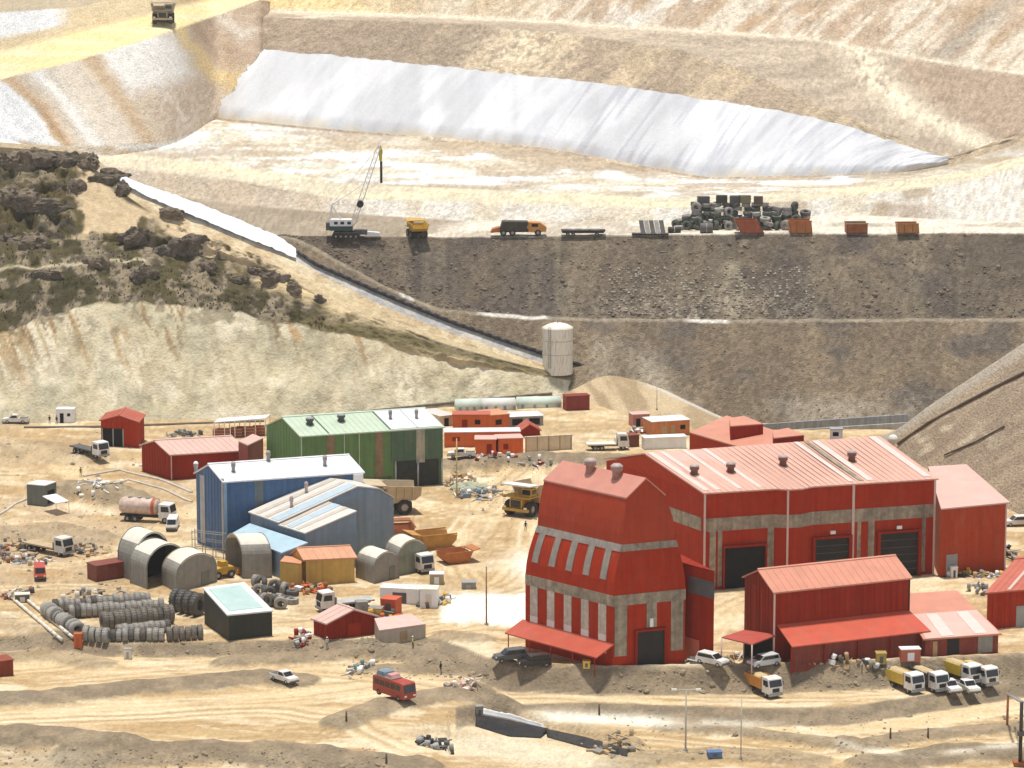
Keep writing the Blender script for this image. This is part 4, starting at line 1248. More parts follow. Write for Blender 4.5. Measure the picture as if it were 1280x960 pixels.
tface('R', 0, .50, .545, .63, .72, M_white, 'floodlight', .3)
tface('R', 0, .295, .325, 0.18, .61, M_redd, 'door_jamb', .4)
tface('R', 0, .70, .73, 0.18, .61, M_redd, 'door_jamb', .4)
tface('R', 0, .325, .70, .585, .61, M_redd, 'lintel', .4)
tface('R', 0, .325, .70, 0.2, .585, M_shut, 'truck_door', .14)
# skirt awning along the left face
mb = MB(tw.location)
nl = Vector((ux_.y, -ux_.x, 0)).normalized(); nl = nl if nl.x < 0 else -nl
s0, s1_ = c0 + ux_ * -.02, c0 + ux_ * 1.03
mb.slab([s0 + Vector((0, 0, 4.0)), s1_ + Vector((0, 0, 4.0)), s1_ + nl * 3.6 + Vector((0, 0, 2.6)), s0 + nl * 3.6 + Vector((0, 0, 2.6))], .18)
mb.build('awning', mat('awning sheet', (.42, .075, .04), .5, .1, scale=.5), tw)
mb = MB(tw.location)
for k in range(5):
    p_ = L2(s0, s1_, .03 + k * .235) + nl * 3.4
    mb.tube((p_.x, p_.y, -.3), (p_.x, p_.y, 2.6), .08)
mb.build('awning_post', M_redd, tw)
# side block right of the tower
sA = P(858, 822); zs = zfor(858, 706, sA)
q = [Vector((sA.x - .6, sA.y + .2, 0)), P(893, 716, zs), P(893, 716, zs) + Vector((-5.0, 9.5, 0)), Vector((sA.x - 6.2, sA.y + 9, 0))]
side = Bld('tower_annex', 'narrow dark red block attached to the right side of the tower', 'building', q, 0.0, [zs, zs, zs + .6, zs + .6], M_redd)
side.roof([[Vector((p.x, p.y, zs + (.6 if i > 1 else 0))) for i, p in enumerate(q)]], M_redd)
side.panel(0, .2, 1.0, zs - 3.8, zs - 1.4, M_dgrey, 'window_band', .07)
side.panel(0, .1, .55, .0, 3.2, M_redroof2, 'door', .07)
# ================================================================== red shed in front with lean-to awning
sh = gable('red_shed', 'tall deep red gabled shed with a salmon roof in front of the big hall', 'building', (967, 829, 741), (1137, 723), (931, 722), 714, M_redd, M_redroof)
sh.root
mb = MB(sh.off)
n_ = out_normal(sh.a, sh.b, sh.cen)
zt_, zl_ = zfor(980, 786, P(967, 829)), None
wt0, wt1 = L2(sh.a, sh.b, .02), L2(sh.a, sh.b, 1.0)
wt0.z = wt1.z = 5.6
dn = Vector((0, 0, -2.1))
mb.slab([wt0 + n_ * .05, wt1 + n_ * .05, wt1 + n_ * 4.6 + dn + (sh.b - sh.a).normalized() * 1.0, wt0 + n_ * 4.6 + dn], .18)
mb.build('lean_to_roof', mat('lean-to sheet', (.50, .085, .045), .45, .1, scale=.5), sh.root)
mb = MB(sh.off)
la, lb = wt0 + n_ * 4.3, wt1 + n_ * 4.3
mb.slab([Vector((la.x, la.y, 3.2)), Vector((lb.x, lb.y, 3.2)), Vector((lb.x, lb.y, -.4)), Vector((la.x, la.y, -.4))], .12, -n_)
mb.build('lean_to_wall', mat('shade red cladding', (.16, .022, .012), .6, .2, .2), sh.root)  # dark red colour carries the shade under the lean-to roof
for f in (.0, .25, .5, .75, 1.0):
    p_ = L2(la, lb, f) + n_ * .15
    mb = MB(sh.off); mb.box(p_.x - .1, p_.x + .1, p_.y - .1, p_.y + .1, -.4, 3.3); mb.build('post', M_redd, sh.root)
p_ = sh.a
mb = MB(sh.off); mb.box(p_.x - .13, p_.x + .13, p_.y - .13, p_.y + .13, -.3, sh.ze); mb.build('corner_trim', M_trimw, sh.root)
p_ = sh.b
mb = MB(sh.off); mb.box(p_.x - .1, p_.x + .1, p_.y - .1, p_.y + .1, -.3, sh.ze); mb.build('corner_trim', M_dark, sh.root)
Bld.panel(sh, 3, .30, .40, 1, sh.ze - .3, M_red, 'wall_strip', .05)
Bld.panel(sh, 3, .55, .62, 1, sh.ze - .3, M_red, 'wall_strip', .05)
# open canopy between tower and shed
q = [P(902, 797, 4.4), P(930, 788, 4.4), P(972, 794, 4.0), P(940, 806, 4.0)]
cano = root_of('canopy', 'low open red canopy between the tower and the tall red shed', 'canopy', q, 0)
mb = MB(cano.location); mb.slab([p + Vector((0, 0, .1)) for p in q], .18); mb.build('roof', mat('canopy sheet', (.40, .07, .05), .5, .12, scale=.6), cano)
for p_ in q:
    mb = MB(cano.location); mb.tube((p_.x, p_.y, -.3), (p_.x, p_.y, p_.z), .1); mb.build('post', M_trimw, cano)
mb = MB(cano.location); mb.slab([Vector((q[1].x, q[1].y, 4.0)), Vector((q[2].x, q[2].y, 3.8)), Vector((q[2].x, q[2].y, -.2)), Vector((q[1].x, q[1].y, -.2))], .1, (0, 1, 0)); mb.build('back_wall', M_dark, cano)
# lower right shed
pA = P(1160, 823); zA = zfor(1160, 800, pA)
q = [P(1157, 800, zA), P(1248, 793, zA), P(1196, 740, zA + 2.2), P(1120, 745, zA + 2.2)]
low_ = Bld('low_shed', 'low shed with white roof lights on a pink roof, beside the tall red shed', 'building', q, 0, [p.z for p in q], mat('dull red cladding', (.20, .035, .02), .6, .2, .2))
low_.roof([[q[0] + Vector((-.4, -.5, 0)), q[1] + Vector((.4, -.5, 0)), q[2], q[3]]], M_redroof)
def q4(f0, f1, t0, t1):
    g_ = lambda f, t: L2(L2(q[0], q[1], f), L2(q[3], q[2], f), t) + Vector((0, 0, .34))
    return [g_(f0, t0), g_(f1, t0), g_(f1, t1), g_(f0, t1)]
mb = MB(low_.off); mb.slab(q4(0, 1, -.02, .52), .05); mb.build('roof_panel', M_pinkroof, low_.root)
for f in (.22, .68):
    mb = MB(low_.off); mb.slab([p + Vector((0, 0, .06)) for p in q4(f, f + .17, 0, .5)], .05); mb.build('roof_light', M_skyl, low_.root)
low_.panel(0, .72, .92, .2, 3.0, M_canvas, 'doorway', .07)
low_.panel(0, .30, .46, .2, 2.6, M_shut, 'doorway', .07)
low_.panel(0, .10, .16, .2, 2.4, M_timber, 'door', .07)
# far right shed
sr = gable('right_shed', 'red gabled shed cut by the right edge of the picture', 'building', (1233, 787, 742), (1330, 734), (1275, 713), 700, M_red, M_redroof2, rx=.9)
for f in (.25, .5, .75):
    rstrip(sr, f, f + .05, M_pinkroof)
Bld.panel(sr, 0, .38, .6, 0, 3.2, M_grey, 'door', .08)

# ================================================================== green hall
gh = gable('green_hall', 'large green clad hall with a pale green and white roof behind the blue building', 'building', (377, 618, 546), (553, 534.5), (333, 533), 523, M_green, M_greenroof, ov=.3)
f_ = .635
rstrip(gh, f_, 1.0, M_whroof, 0, 1, 'roof_panel')
rstrip(gh, f_ - .012, f_, M_green2, 0, 1, 'roof_seam')
rstrip(gh, .19, .2, M_green2, 0, 1, 'roof_seam')
rstrip(gh, .82, .825, M_green2, 0, 1, 'roof_seam')
Bld.panel(gh, 0, f_, 1.0, 4.9, gh.ze - .05, M_green2, 'loading_bay_wall', .22)
Bld.panel(gh, 0, f_ + .02, .97, -.3, 4.9, mat('shaded green bay', (.030, .034, .028), .8, .3, dust=.05), 'loading_bay', .18)  # dark panel: shade of the open bay put into its colour
Bld.panel(gh, 0, .36, f_, -.3, 2.2, mat('dull green wall', (.06, .10, .05), .6, .2, .2), 'plinth', .12)
for f in (.18, .52):
    Bld.panel(gh, 0, f, f + .055, 1.8, gh.ze - .1, mat('rusty translucent sheet', (.22, .145, .08), .6, .25, .2), 'wall_strip', .06)
Bld.panel(gh, 0, .81, .87, 4.4, gh.ze - .1, mat('pale rusty sheet', (.36, .33, .25), .6, .25, .2), 'wall_strip', .28)
Bld.panel(gh, 0, .30, .305, 0, gh.ze, M_greenroof, 'corner_trim', .1)
Bld.panel(gh, 0, .405, .41, 0, gh.ze, M_greenroof, 'corner_trim', .1)
Bld.panel(gh, 0, .0, .006, 0, gh.ze, M_greenroof, 'corner_trim', .1)
for f in (.66, .82, .99):
    p_ = L2(gh.a, gh.b, f); n_ = out_normal(gh.a, gh.b, gh.cen)
    p_ = p_ + n_ * .35
    mb = MB(gh.off); mb.tube((p_.x, p_.y, -.5), (p_.x, p_.y, 5.0), .18); mb.build('leg', M_grey, gh.root)
for f, t in ((.13, .55), (.36, .62)):
    vent(gh.root, gh.on_front(f, t), M_grey, M_dgrey, .75, 1.0)
for f, t in ((.70, .55), (.88, .5)):
    vent(gh.root, gh.on_front(f, t), M_grey, M_grey, .35, 1.3, 'roof_pipe')
# ================================================================== blue building
bb = gable('blue_building', 'tall blue clad building with a white roof at the left', 'building', (281, 690, 603), (453, 591), (245, 592), 582, M_blue, M_whroof, ov=.3)
Bld.panel(bb, 3, .15, .32, .3, bb.ze + .1, mat('pale panel', (.36, .35, .34), .55, .15, .2), 'wall_strip', .12)
Bld.panel(bb, 3, .93, 1.0, .3, bb.ze + .6, MATS['pale panel'], 'wall_strip', .14)
Bld.panel(bb, 0, .0, .02, 0, bb.ze, mat('light blue trim', (.25, .38, .52), .5, .1), 'corner_trim', .10)
for f in (.22, .80):
    Bld.panel(bb, 0, f, f + .06, 3, bb.ze, mat('grey green panel', (.12, .15, .16), .5, .2, .2), 'wall_strip', .06)
Bld.panel(bb, 0, .93, 1.0, bb.ze - 1.6, bb.ze - .1, M_white, 'wall_box', .5)
for f, t in ((.12, .5), (.42, .98), (.78, .5)):
    vent(bb.root, bb.on_front(f, t), M_vent, M_grey, .38, 1.3, 'roof_pipe')
vent(bb.root, bb.d + Vector((0, 0, .3)), M_white, M_grey, .4, 1.4, 'roof_pipe')
# scaffold at the foot of the blue building
sa, sb = P(244, 692), P(283, 697)
sc_ = root_of('scaffold', 'pale steel scaffold at the foot of the blue building end wall', 'scaffold', [sa, sb], 0)
dv = Vector((-.6, -2.0, 0))
for k in range(4):
    p_ = L2(sa, sb, k / 3)
    for e in (0, 1):
        mb = MB(sc_.location); q_ = p_ + dv * e * .6; mb.tube((q_.x, q_.y, -.2), (q_.x, q_.y, 4.2), .07, n=6); mb.build('upright', M_grey, sc_)
for z in (1.3, 2.7, 4.0):
    for e in (0, 1):
        mb = MB(sc_.location); a_, b_ = sa + dv * e * .6, sb + dv * e * .6; mb.tube((a_.x, a_.y, z), (b_.x, b_.y, z), .06, n=6); mb.build('ledger', M_grey, sc_)
# ================================================================== blue grey shed
zE, zR = 6.6, 11.0
E1, E2 = P(313, 641, zE), P(349, 653.5, zE)
R1, R2 = P(409, 598, zR), P(446, 609, zR)
X2 = P(492, 623, 8.6); X1 = X2 + (R1 - R2); 
fl = lambda p, z=-.5: Vector((p.x, p.y, z))
bs_ = root_of('blue_grey_shed', 'blue grey shed with a striped white and brown roof stepping down beside the blue building', 'building', [E1, E2, R1, R2, X2], 0)
of = bs_.location
mb = MB(of)
K2 = (R2 + X2) / 2 + Vector((0, 0, .35))
mb.add([fl(E2), fl(X2), X2, L2(R2, X2, .6) + Vector((0, 0, .75)), R2, E2], [(0, 1, 2, 3, 4, 5)])
mb.add([fl(E1), fl(E2), E2, E1], [(0, 1, 2, 3)])
mb.add([fl(X2), fl(X1), X1, X2], [(0, 1, 2, 3)])
mb.add([fl(X1), fl(E1), E1, R1, X1], [(0, 1, 2, 3, 4)])
mb.build('wall', M_blueg, bs_)
mb = MB(of)
ov_ = (E1 - R1).normalized() * .3; fw = (R2 - R1).normalized() * .25
mb.slab([p + Vector((0, 0, .26)) for p in (E1 + ov_ - fw, E2 + ov_ + fw, R2 + fw, R1 - fw)], .2)
K1 = L2(R1, X1, .6) + Vector((0, 0, .75)); K2 = L2(R2, X2, .6) + Vector((0, 0, .75))
mb.slab([p + Vector((0, 0, .26)) for p in (R1 - fw, R2 + fw, K2 + fw, K1 - fw)], .2)
mb.slab([p + Vector((0, 0, .26)) for p in (K1 - fw, K2 + fw, X2 + fw, X1 - fw)], .2)
mb.build('roof', mat('cream roof sheet', (.62, .58, .52), .5, .1, scale=.5), bs_)
# front extension
F2 = P(382, 667, zE - .4); F1 = E2 + Vector((0, 0, -.4)); T1 = P(407, 628, zE - .4 + (zR - zE) * .62); T2 = P(445, 640, zE - .4 + (zR - zE) * .62)
mb = MB(of)
mb.add([fl(F2), fl(T2), T2, F2], [(0, 1, 2, 3)]); mb.add([fl(F1), fl(F2), F2, F1], [(0, 1, 2, 3)]); mb.add([fl(T2), fl(T1), T1, T2], [(0, 1, 2, 3)])
mb.build('extension_wall', M_blueg, bs_)
mb = MB(of); ov_ = (F1 - T1).normalized() * .3
mb.slab([p + Vector((0, 0, .26)) for p in (F1 + ov_, F2 + ov_ + fw, T2 + fw, T1)], .2)
mb.build('extension_roof', MATS['cream roof sheet'], bs_)
def sstrip(Ea, Eb, Ra, Rb, f0, f1, m_, nm='roof_stripe'):
    mb = MB(of); mb.slab([L2(Ea, Eb, f0) + Vector((0, 0, .33)), L2(Ea, Eb, f1) + Vector((0, 0, .33)), L2(Ra, Rb, f1) + Vector((0, 0, .33)), L2(Ra, Rb, f0) + Vector((0, 0, .33))], .05)
    mb.build(nm, m_, bs_)
M_rst = mat('brown roof stripe', (.50, .45, .38), .5, .15); M_bst = mat('blue roof stripe', (.40, .50, .56), .5, .1)
for f in (.18, .5): sstrip(E1, E2, R1, R2, f, f + .12, M_rst)
sstrip(E1, E2, R1, R2, .72, .98, M_bst)
for f in (.08, .62): sstrip(F1, F2, T1, T2, f, f + .13, M_rst)
sstrip(F1, F2, T1, T2, .28, .5, M_bst)
# strip of orange and white panels under the eave
nE = out_normal(E1, E2, bs_.location)
for k in range(10):
    f0, f1 = k / 10, k / 10 + .06
    a_, b_ = L2(E1, F2, f0), L2(E1, F2, f1)
    mb = MB(of); mb.slab([Vector((a_.x, a_.y, zE - .6)), Vector((b_.x, b_.y, zE - .6)), Vector((b_.x, b_.y, zE - 2.2)), Vector((a_.x, a_.y, zE - 2.2))], .1, nE * -1)
    mb.build('eave_panel', (mat('ochre panel', (.45, .26, .08), .6, .2), M_white, M_blueg)[k % 3], bs_)
for f, t in ((.28, .62), (.62, .3)):
    p_ = L2(L2(E1, E2, f), L2(R1, R2, f), t)
    vent(bs_, p_ + Vector((0, 0, .3)), M_vent, mat('pinkish pipe', (.45, .36, .33), .5, .1), .33, 1.4, 'roof_pipe')
q = [P(289, 669, 4.0), P(352, 693, 4.0), P(385, 680, 5.2), P(312, 656, 5.2)]
lt = Bld('lean_to', 'low lean-to with a light blue roof in front of the blue grey shed', 'lean-to', q, 0, [p.z for p in q], M_blueg)
lt.roof([q], M_ltblue)
# ================================================================== left side small sheds
rs = gable('long_red_shed', 'long low red shed with a pinkish roof beside the green hall', 'building', (214, 600, 569), (307, 563.5), (177, 557), 552, M_redd, M_pinkroof)
Bld.panel(rs, 0, .0, .012, 0, rs.ze, M_trimw, 'corner_trim', .1)
q = [P(298, 553, 7.4), P(310, 558, 7.4), P(329, 549, 7.4), P(316, 544, 7.4)]
rb_ = Bld('square_red_block', 'small square dark red block at the end of the long red shed', 'building', q, 0, [7.4] * 4, mat('brown red cladding', (.22, .045, .03), .6, .1, .1))
rb_.roof([q], M_pinkroof)
hs = gable('red_garage', 'small red garage with an open dark front near the cliff', 'building', (173, 560, 528), (180, 519), (126, 526), 520, M_red, M_redroof2)
Bld.panel(hs, 3, .04, .60, 0, 3.6, M_dark, 'garage_opening', .08)  # flat near-black panel in place of the unlit garage inside
for f in (.04, .33, .6):
    Bld.panel(hs, 3, f - .015, f + .015, 0, 3.6, M_grey, 'post', .16)
q = [P(70, 529), P(93, 529), P(93, 529) + Vector((0, 2.6, 0)), P(70, 529) + Vector((0, 2.6, 0))]
wb = Bld('white_booth', 'small white cubic booth with a dark doorway at the foot of the cliff', 'booth', q, 0, [2.7] * 4, M_white)
wb.roof([[Vector((p.x, p.y, 2.7)) for p in q]], M_white, .12)
wb.panel(0, .22, .42, 0, 2.0, M_dark, 'doorway', .05)
wb.panel(0, .62, .78, 1.4, 2.0, M_dark, 'window', .05)
q = [P(35, 632), P(56, 634), P(71, 630), P(52, 627.5)]
q = [P(34, 631), P(57, 633), P(71, 628), P(48, 626)]
ks = Bld('kiosk', 'small grey green kiosk with a white roof and side flap at the left', 'kiosk', q, 0, [3.6] * 4, mat('grey green cladding', (.13, .14, .12), .6, .1, .1))
ks.roof([[Vector((p.x, p.y, 3.6)) for p in q]], M_white, .15)
ks.panel(1, .2, .8, .3, 2.6, M_dark, 'doorway', .05)
mb = MB(ks.off); mb.slab([P(53, 620, 2.6), P(70, 629, 2.2), P(86, 626, 2.2), P(70, 617, 2.6)], .12); mb.build('flap', M_white, ks.root)
for x_, y_ in ((70, 629), (86, 626)):
    p_ = P(x_, y_, 2.2); mb = MB(ks.off); mb.tube((p_.x, p_.y, -.2), (p_.x, p_.y, 2.15), .05, n=6); mb.build('post', M_grey, ks.root)

# ================================================================== arched canvas shelters
def quonset(label, FLp, FRp, BLp, ytop, wallh, closed, side=M_canvas, top=M_canvtop, face=M_canvas, group='arched canvas shelters'):
    fl_, fr_, bl_ = P(*FLp), P(*FRp), P(*BLp)
    back = bl_ - fl_
    zt = D(640, ytop, ((fl_ + fr_) / 2).y).z
    r = thing('arched_shelter', label, 'shelter', (fl_ + fr_ + back) / 2 + Vector((0, 0, 0)), group=group)
    n = 18; arc = []
    half = (fr_ - fl_) / 2; mid = (fl_ + fr_) / 2
    for i in range(n + 1):
        t_ = pi - pi * i / n
        arc.append(mid + half * cos(t_) + Vector((0, 0, wallh + (zt - wallh) * sin(t_))))
    sec = [Vector((fl_.x, fl_.y, -.3))] + arc + [Vector((fr_.x, fr_.y, -.3))]
    th = .12
    inner = [mid + (p - mid) * .965 for p in sec]
    for p, s_ in zip(inner, sec):
        p.z = s_.z - th if s_.z > wallh + .2 else s_.z
    def shell(i0, i1, name, m_):
        mb = MB(r.location)
        for i in range(i0, i1):
            a_, b_, c_, d_ = sec[i], sec[i + 1], inner[i + 1], inner[i]
            A_, B_, C_, D_ = (p + back for p in (a_, b_, c_, d_))
            mb.add([a_, b_, c_, d_, A_, B_, C_, D_], [(0, 1, 5, 4), (3, 7, 6, 2), (0, 3, 2, 1), (4, 5, 6, 7)])
        return mb.build(name, m_, r)
    shell(0, 5, 'side', side); shell(5, len(sec) - 6, 'roof', top); shell(len(sec) - 6, len(sec) - 1, 'side', side)  # bright top and unlit grey sides and front painted as two canvas colours
    for k in (0, 4):
        mb = MB(r.location); off_ = back * (k / 4 * .98 + .01)
        for i in range(len(sec) - 1):
            a_, b_ = mid + (sec[i] - mid) * 1.012 + off_, mid + (sec[i + 1] - mid) * 1.012 + off_
            mb.tube(a_, b_, .06, n=5, cap=False)
        mb.build('rib', side, r)
    mb = MB(r.location); bk = back * .985
    mb.slab([p + bk for p in inner], .08, back.normalized()); mb.build('back_panel', M_dark if not closed else face, r)  # open shelters: darkness of the inside painted on the back
    if closed:
        fw_ = -back.normalized() * .02
        mb = MB(r.location); mb.slab([p + back * .01 for p in inner], .1, back.normalized()); o_ = mb.build('front_panel', face, r)
        dm = MB(r.location)
        p0, p1 = L2(fl_, fr_, .62), L2(fl_, fr_, .82)
        nn = -back.normalized()
        dm.slab([Vector((p0.x, p0.y, .1)) + nn * .06, Vector((p1.x, p1.y, .1)) + nn * .06, Vector((p1.x, p1.y, 2.2)) + nn * .06, Vector((p0.x, p0.y, 2.2)) + nn * .06], .12, -nn)
        dm.build('door', mat('shelter door', (.16, .17, .14), .6, .2), o_)
    return r
quonset('rear arched canvas shelter, the leftmost of the group, mostly behind its neighbour', (170, 727), (212, 716), (148, 719), 666, 3.4, False)
quonset('open fronted arched canvas shelter with a dark brown inside, second from the left', (184, 737), (230, 723), (163, 728), 681, 3.4, False)
quonset('closed arched shelter with a plain grey front behind the black tyres', (221, 741), (271, 728), (203, 732), 693, 2.6, True)
quonset('arched shelter open towards the left with yellow plant inside, under the blue lean-to', (303, 723), (282, 710), (340, 722), 668, 3.4, False)
quonset('smaller arched shelter with a closed grey front beside the yellow building', (468, 730), (499, 723), (445, 722), 690, 2.6, True)
quonset('arched shelter with a greenish closed front, the rightmost of the group', (498, 720), (534, 713), (481, 712), 675, 2.8, True, face=mat('greenish canvas', (.22, .235, .17), .8, .2, .1))
# yellow building
yb = gable('yellow_building', 'long yellow building with an orange roof among the grey shelters', 'building', (381, 731, 700), (443, 697), (366, 693), 687, M_yel, M_orroof)
Bld.panel(yb, 0, .0, .02, 0, yb.ze, M_shut, 'corner_trim', .1)
q = [P(350, 703, 3.6), P(376, 706, 3.6), P(380, 699, 3.6), P(356, 696, 3.6)]
ya = Bld('yellow_store', 'small flat roofed yellow store at the left end of the yellow building', 'building', q, 0, [3.6] * 4, M_yel)
ya.roof([q], M_orroof, .15)
# dark hut
pA = P(286, 801); zA = zfor(286, 770, pA)
q = [P(286, 770, zA), P(340, 764.5, zA), P(304, 730, zA + 1.5), P(255, 737, zA + 1.5)]
dh = Bld('dark_hut', 'dark olive hut with a mint green single slope roof standing by the road bank', 'hut', q, 0, [p.z for p in q], M_hut)
dh.roof([[q[0] + Vector((-.2, -.3, 0)), q[1] + Vector((.2, -.3, 0)), q[2] + Vector((.2, .2, 0)), q[3] + Vector((-.2, .2, 0))]], mat('roof edge', (.66, .70, .68), .5, .08))
g_ = lambda f, t: L2(L2(q[0], q[1], f), L2(q[3], q[2], f), t) + Vector((0, 0, .34))
mb = MB(dh.off); mb.slab([g_(.08, .1), g_(.86, .1), g_(.86, .92), g_(.08, .92)], .06); mb.build('roof_panel', M_mint, dh.root)
# low red shed and its flat neighbour
lr = gable('low_red_shed', 'low red shed with a faded pink roof on the bank above the road', 'building', (409, 800, 780), (392, 774), (473, 772), 763, M_redd, M_pinkroof)
Bld.panel(lr, 3, .35, .6, 0, 2.0, M_red, 'door', .05)
q = [P(474, 790, 1.9), P(532, 782, 1.9), P(514, 769, 2.5), P(468, 775, 2.5)]
lp_ = Bld('flat_shed', 'low shed with a flat pink roof beside the low red shed', 'building', q, 0, [p.z for p in q], mat('beige wall', (.46, .40, .30), .7, .15, .1))
lp_.roof([q], mat('pink flat roof', (.62, .42, .36), .6, .1))
lp_.panel(0, .45, .6, .2, 1.5, M_timber, 'door', .05)

# ================================================================== orange huts and containers at the cliff foot
def boxbld(name, label, cat, A, B, ytop, depth, wall, roofm, z0=0.0, roofh=.12, group=None, feats=()):
    a, b = P(A[0], A[1], z0), P(B[0], B[1], z0)
    h = zfor(A[0], ytop, a)
    d = (b - a); n_ = Vector((-d.y, d.x, 0)).normalized(); n_ = n_ if n_.y > 0 else -n_
    s = Bld(name, label, cat, [a, b, b + n_ * depth, a + n_ * depth], z0, [h] * 4, wall, group)
    ov = .15
    uu = d.normalized() * ov; nn = n_ * ov
    s.roof([[Vector((p.x, p.y, h)) for p in (a - uu - nn, b + uu - nn, b + n_ * depth + uu + nn, a + n_ * depth - uu + nn)]], roofm, roofh)
    for (f0, f1, q0, q1, m_, nm) in feats:
        s.panel(0, f0, f1, z0 + (h - z0) * q0, z0 + (h - z0) * q1, m_, nm, .06)
    return s
GO = 'orange huts at the foot of the cliff'
boxbld('orange_hut', 'orange hut in the back row, left of the two joined blocks under the cliff', 'hut', (566, 538), (612, 538), 519, 4, M_orange, M_redroof2, group=GO, feats=[(.25, .4, .1, .7, M_redd, 'door'), (.6, .75, .4, .7, M_dark, 'window')])
boxbld('orange_hut', 'orange hut in the back row, right of the two joined blocks under the cliff', 'hut', (612, 538), (637, 536), 520, 6, mat('bright orange', (.64, .14, .03), .5, .1, .1), M_orroof, group=GO, feats=[(.3, .6, .35, .7, M_dark, 'window')])
boxbld('orange_hut', 'long orange hut with a white roof, widest of the orange row', 'hut', (556, 559), (650, 558), 541, 4, M_orange, M_whroof, group=GO, feats=[(.42, .5, 0, .8, M_dark, 'door'), (.1, .2, .4, .7, M_redd, 'window'), (.7, .8, .4, .7, M_redd, 'window')])
boxbld('orange_hut', 'front left small square orange hut nearest the white pickup', 'hut', (594, 570), (620, 570), 550, 4, M_orange, M_pinkroof, group=GO, feats=[(.55, .8, 0, .75, M_redd, 'door')])
boxbld('orange_hut', 'front right orange hut beside the cream panel fence', 'hut', (623, 569), (654, 568), 549, 4, mat('vivid orange', (.66, .12, .02), .5, .1, .1), M_pinkroof, group=GO, feats=[(.2, .4, .35, .7, M_redd, 'window')])
gable('red_gable_hut', 'small dark red gabled hut right of the orange row', 'hut', (649, 547, 540), (645, 535), (675, 538), 531, M_redd, M_redroof2)
boxbld('white_roof_shed', 'long low shed with a bright white roof behind the orange huts', 'shed', (636, 533), (679, 531), 522, 5, M_grey, M_white, feats=[(.1, .4, .1, .8, M_dark, 'opening'), (.6, .9, .1, .8, M_dark, 'opening')])
boxbld('pale_shed', 'pale pinkish roofed shed between the green hall and the orange huts', 'shed', (550, 534), (568, 532), 521, 8, M_creamw, mat('pale pink sheet', (.66, .55, .50), .5, .1), feats=[(.3, .6, 0, .8, M_dark, 'door')])
fe = boxbld('panel_fence', 'cream panel enclosure wall right of the orange huts', 'fence', (657, 565), (715, 562), 547, .3, M_creamw, M_creamw)
for k in range(5):
    fe.panel(0, k / 4 * .97, k / 4 * .97 + .02, 0, 3, M_timber, 'post', .1)
for k, (x0, x1, y_, lab) in enumerate(((571, 603, 514, 'leftmost pale green storage tent along the cliff foot, nearest the green hall'), (603, 645, 513, 'middle white storage tent along the cliff foot, the longest one'), (647, 702, 511, 'rightmost pale mint storage tent along the cliff foot, beside the dark red container'))):
    a, b = P(x0, y_), P(x1, y_ - 1)
    n_ = Vector((-(b - a).y, (b - a).x, 0)).normalized(); n_ = n_ if n_.y > 0 else -n_
    r = thing('storage_tent', lab, 'tent', (a + b) / 2, group='storage tents at the cliff foot')
    mb = MB(r.location); sec = []
    for i in range(13):
        t_ = pi * i / 12
        sec.append(a + n_ * (1.6 - 1.6 * cos(t_)) + Vector((0, 0, .9 + 1.3 * sin(t_))))
    sec = [a + Vector((0, 0, -.3))] + sec + [a + n_ * 3.2 + Vector((0, 0, -.3))]
    mb.loft([sec, [p + (b - a) for p in sec]], True, True)
    mb.build('cover', (mat('mint tarp', (.58, .66, .57), .7, .1), mat('white tarp', (.70, .70, .65), .7, .1), MATS['mint tarp'])[k], r)
    for q_ in range(4):
        p_ = L2(a, b, .08 + q_ * .28) - n_ * .06
        mb = MB(r.location); mb.slab([p_ + Vector((0, 0, .8)), p_ + (b - a).normalized() * .5 + Vector((0, 0, .8)), p_ + (b - a).normalized() * .5 + Vector((0, 0, -.2)), p_ + Vector((0, 0, -.2))], .06, -n_); mb.build('skirt_panel', (M_blueg, M_grey)[q_ % 2], r)
def container(label, A, B, ytop, depth, m_, roofm=None, z0=0., group=None, name='shipping_container'):
    s = boxbld(name, label, 'container', A, B, ytop, depth, m_, roofm or m_, z0, .08, group)
    h = s.tops[0]
    for k in range(9):
        s.panel(0, .04 + k * .105, .07 + k * .105, z0 + .15, h - .15, m_, 'rib', .05)
    s.panel(1, .1, .9, z0 + .15, h - .15, m_, 'door', .05)
    return s
M_dkred = mat('dark red container paint', (.23, .03, .02), .55, .12, .1)
container('dark red container at the right end of the tents, below the tank', (708, 514), (737, 512.5), 496, 2.6, M_dkred)
container('white container behind the rear workshop wall', (806, 562), (858, 560), 548, 2.6, M_white)
container('narrow brown container standing between the pale flatbed and the white container', (786, 559), (799, 558), 545, 2.5, mat('brown container paint', (.21, .06, .03), .6, .15, .1))
container('dark red skip container at the far left edge beside the lower road', (-6, 848), (17, 845), 828, 3.0, mat('rust red container paint', (.25, .05, .02), .6, .2, .1), z0=-1.7)
container('brown red container lying half behind the leftmost shelter', (121, 727), (158, 721), 708, 3.0, mat('brown red container paint', (.19, .045, .028), .6, .2, .1))
boxbld('orange_shed', 'orange shed with a white roof on the dirt ramp right of the yard', 'shed', (815, 546), (862, 543), 528, 5, mat('rusty orange cladding', (.52, .17, .05), .6, .15, .15), M_white, feats=[(.25, .4, .1, .7, M_timber, 'door'), (.5, .6, .1, .7, M_timber, 'door'), (.75, .88, .4, .7, M_dark, 'window')])
boxbld('pink_shelter', 'small cluttered pink and white shelter left of the orange shed', 'shelter', (791, 534), (812, 533), 519, 3, mat('pink panel', (.52, .22, .16), .6, .3, .1, scale=3), M_pinkroof, feats=[(.2, .45, 0, .7, M_dark, 'doorway'), (.6, .85, .3, .7, M_white, 'panel')])
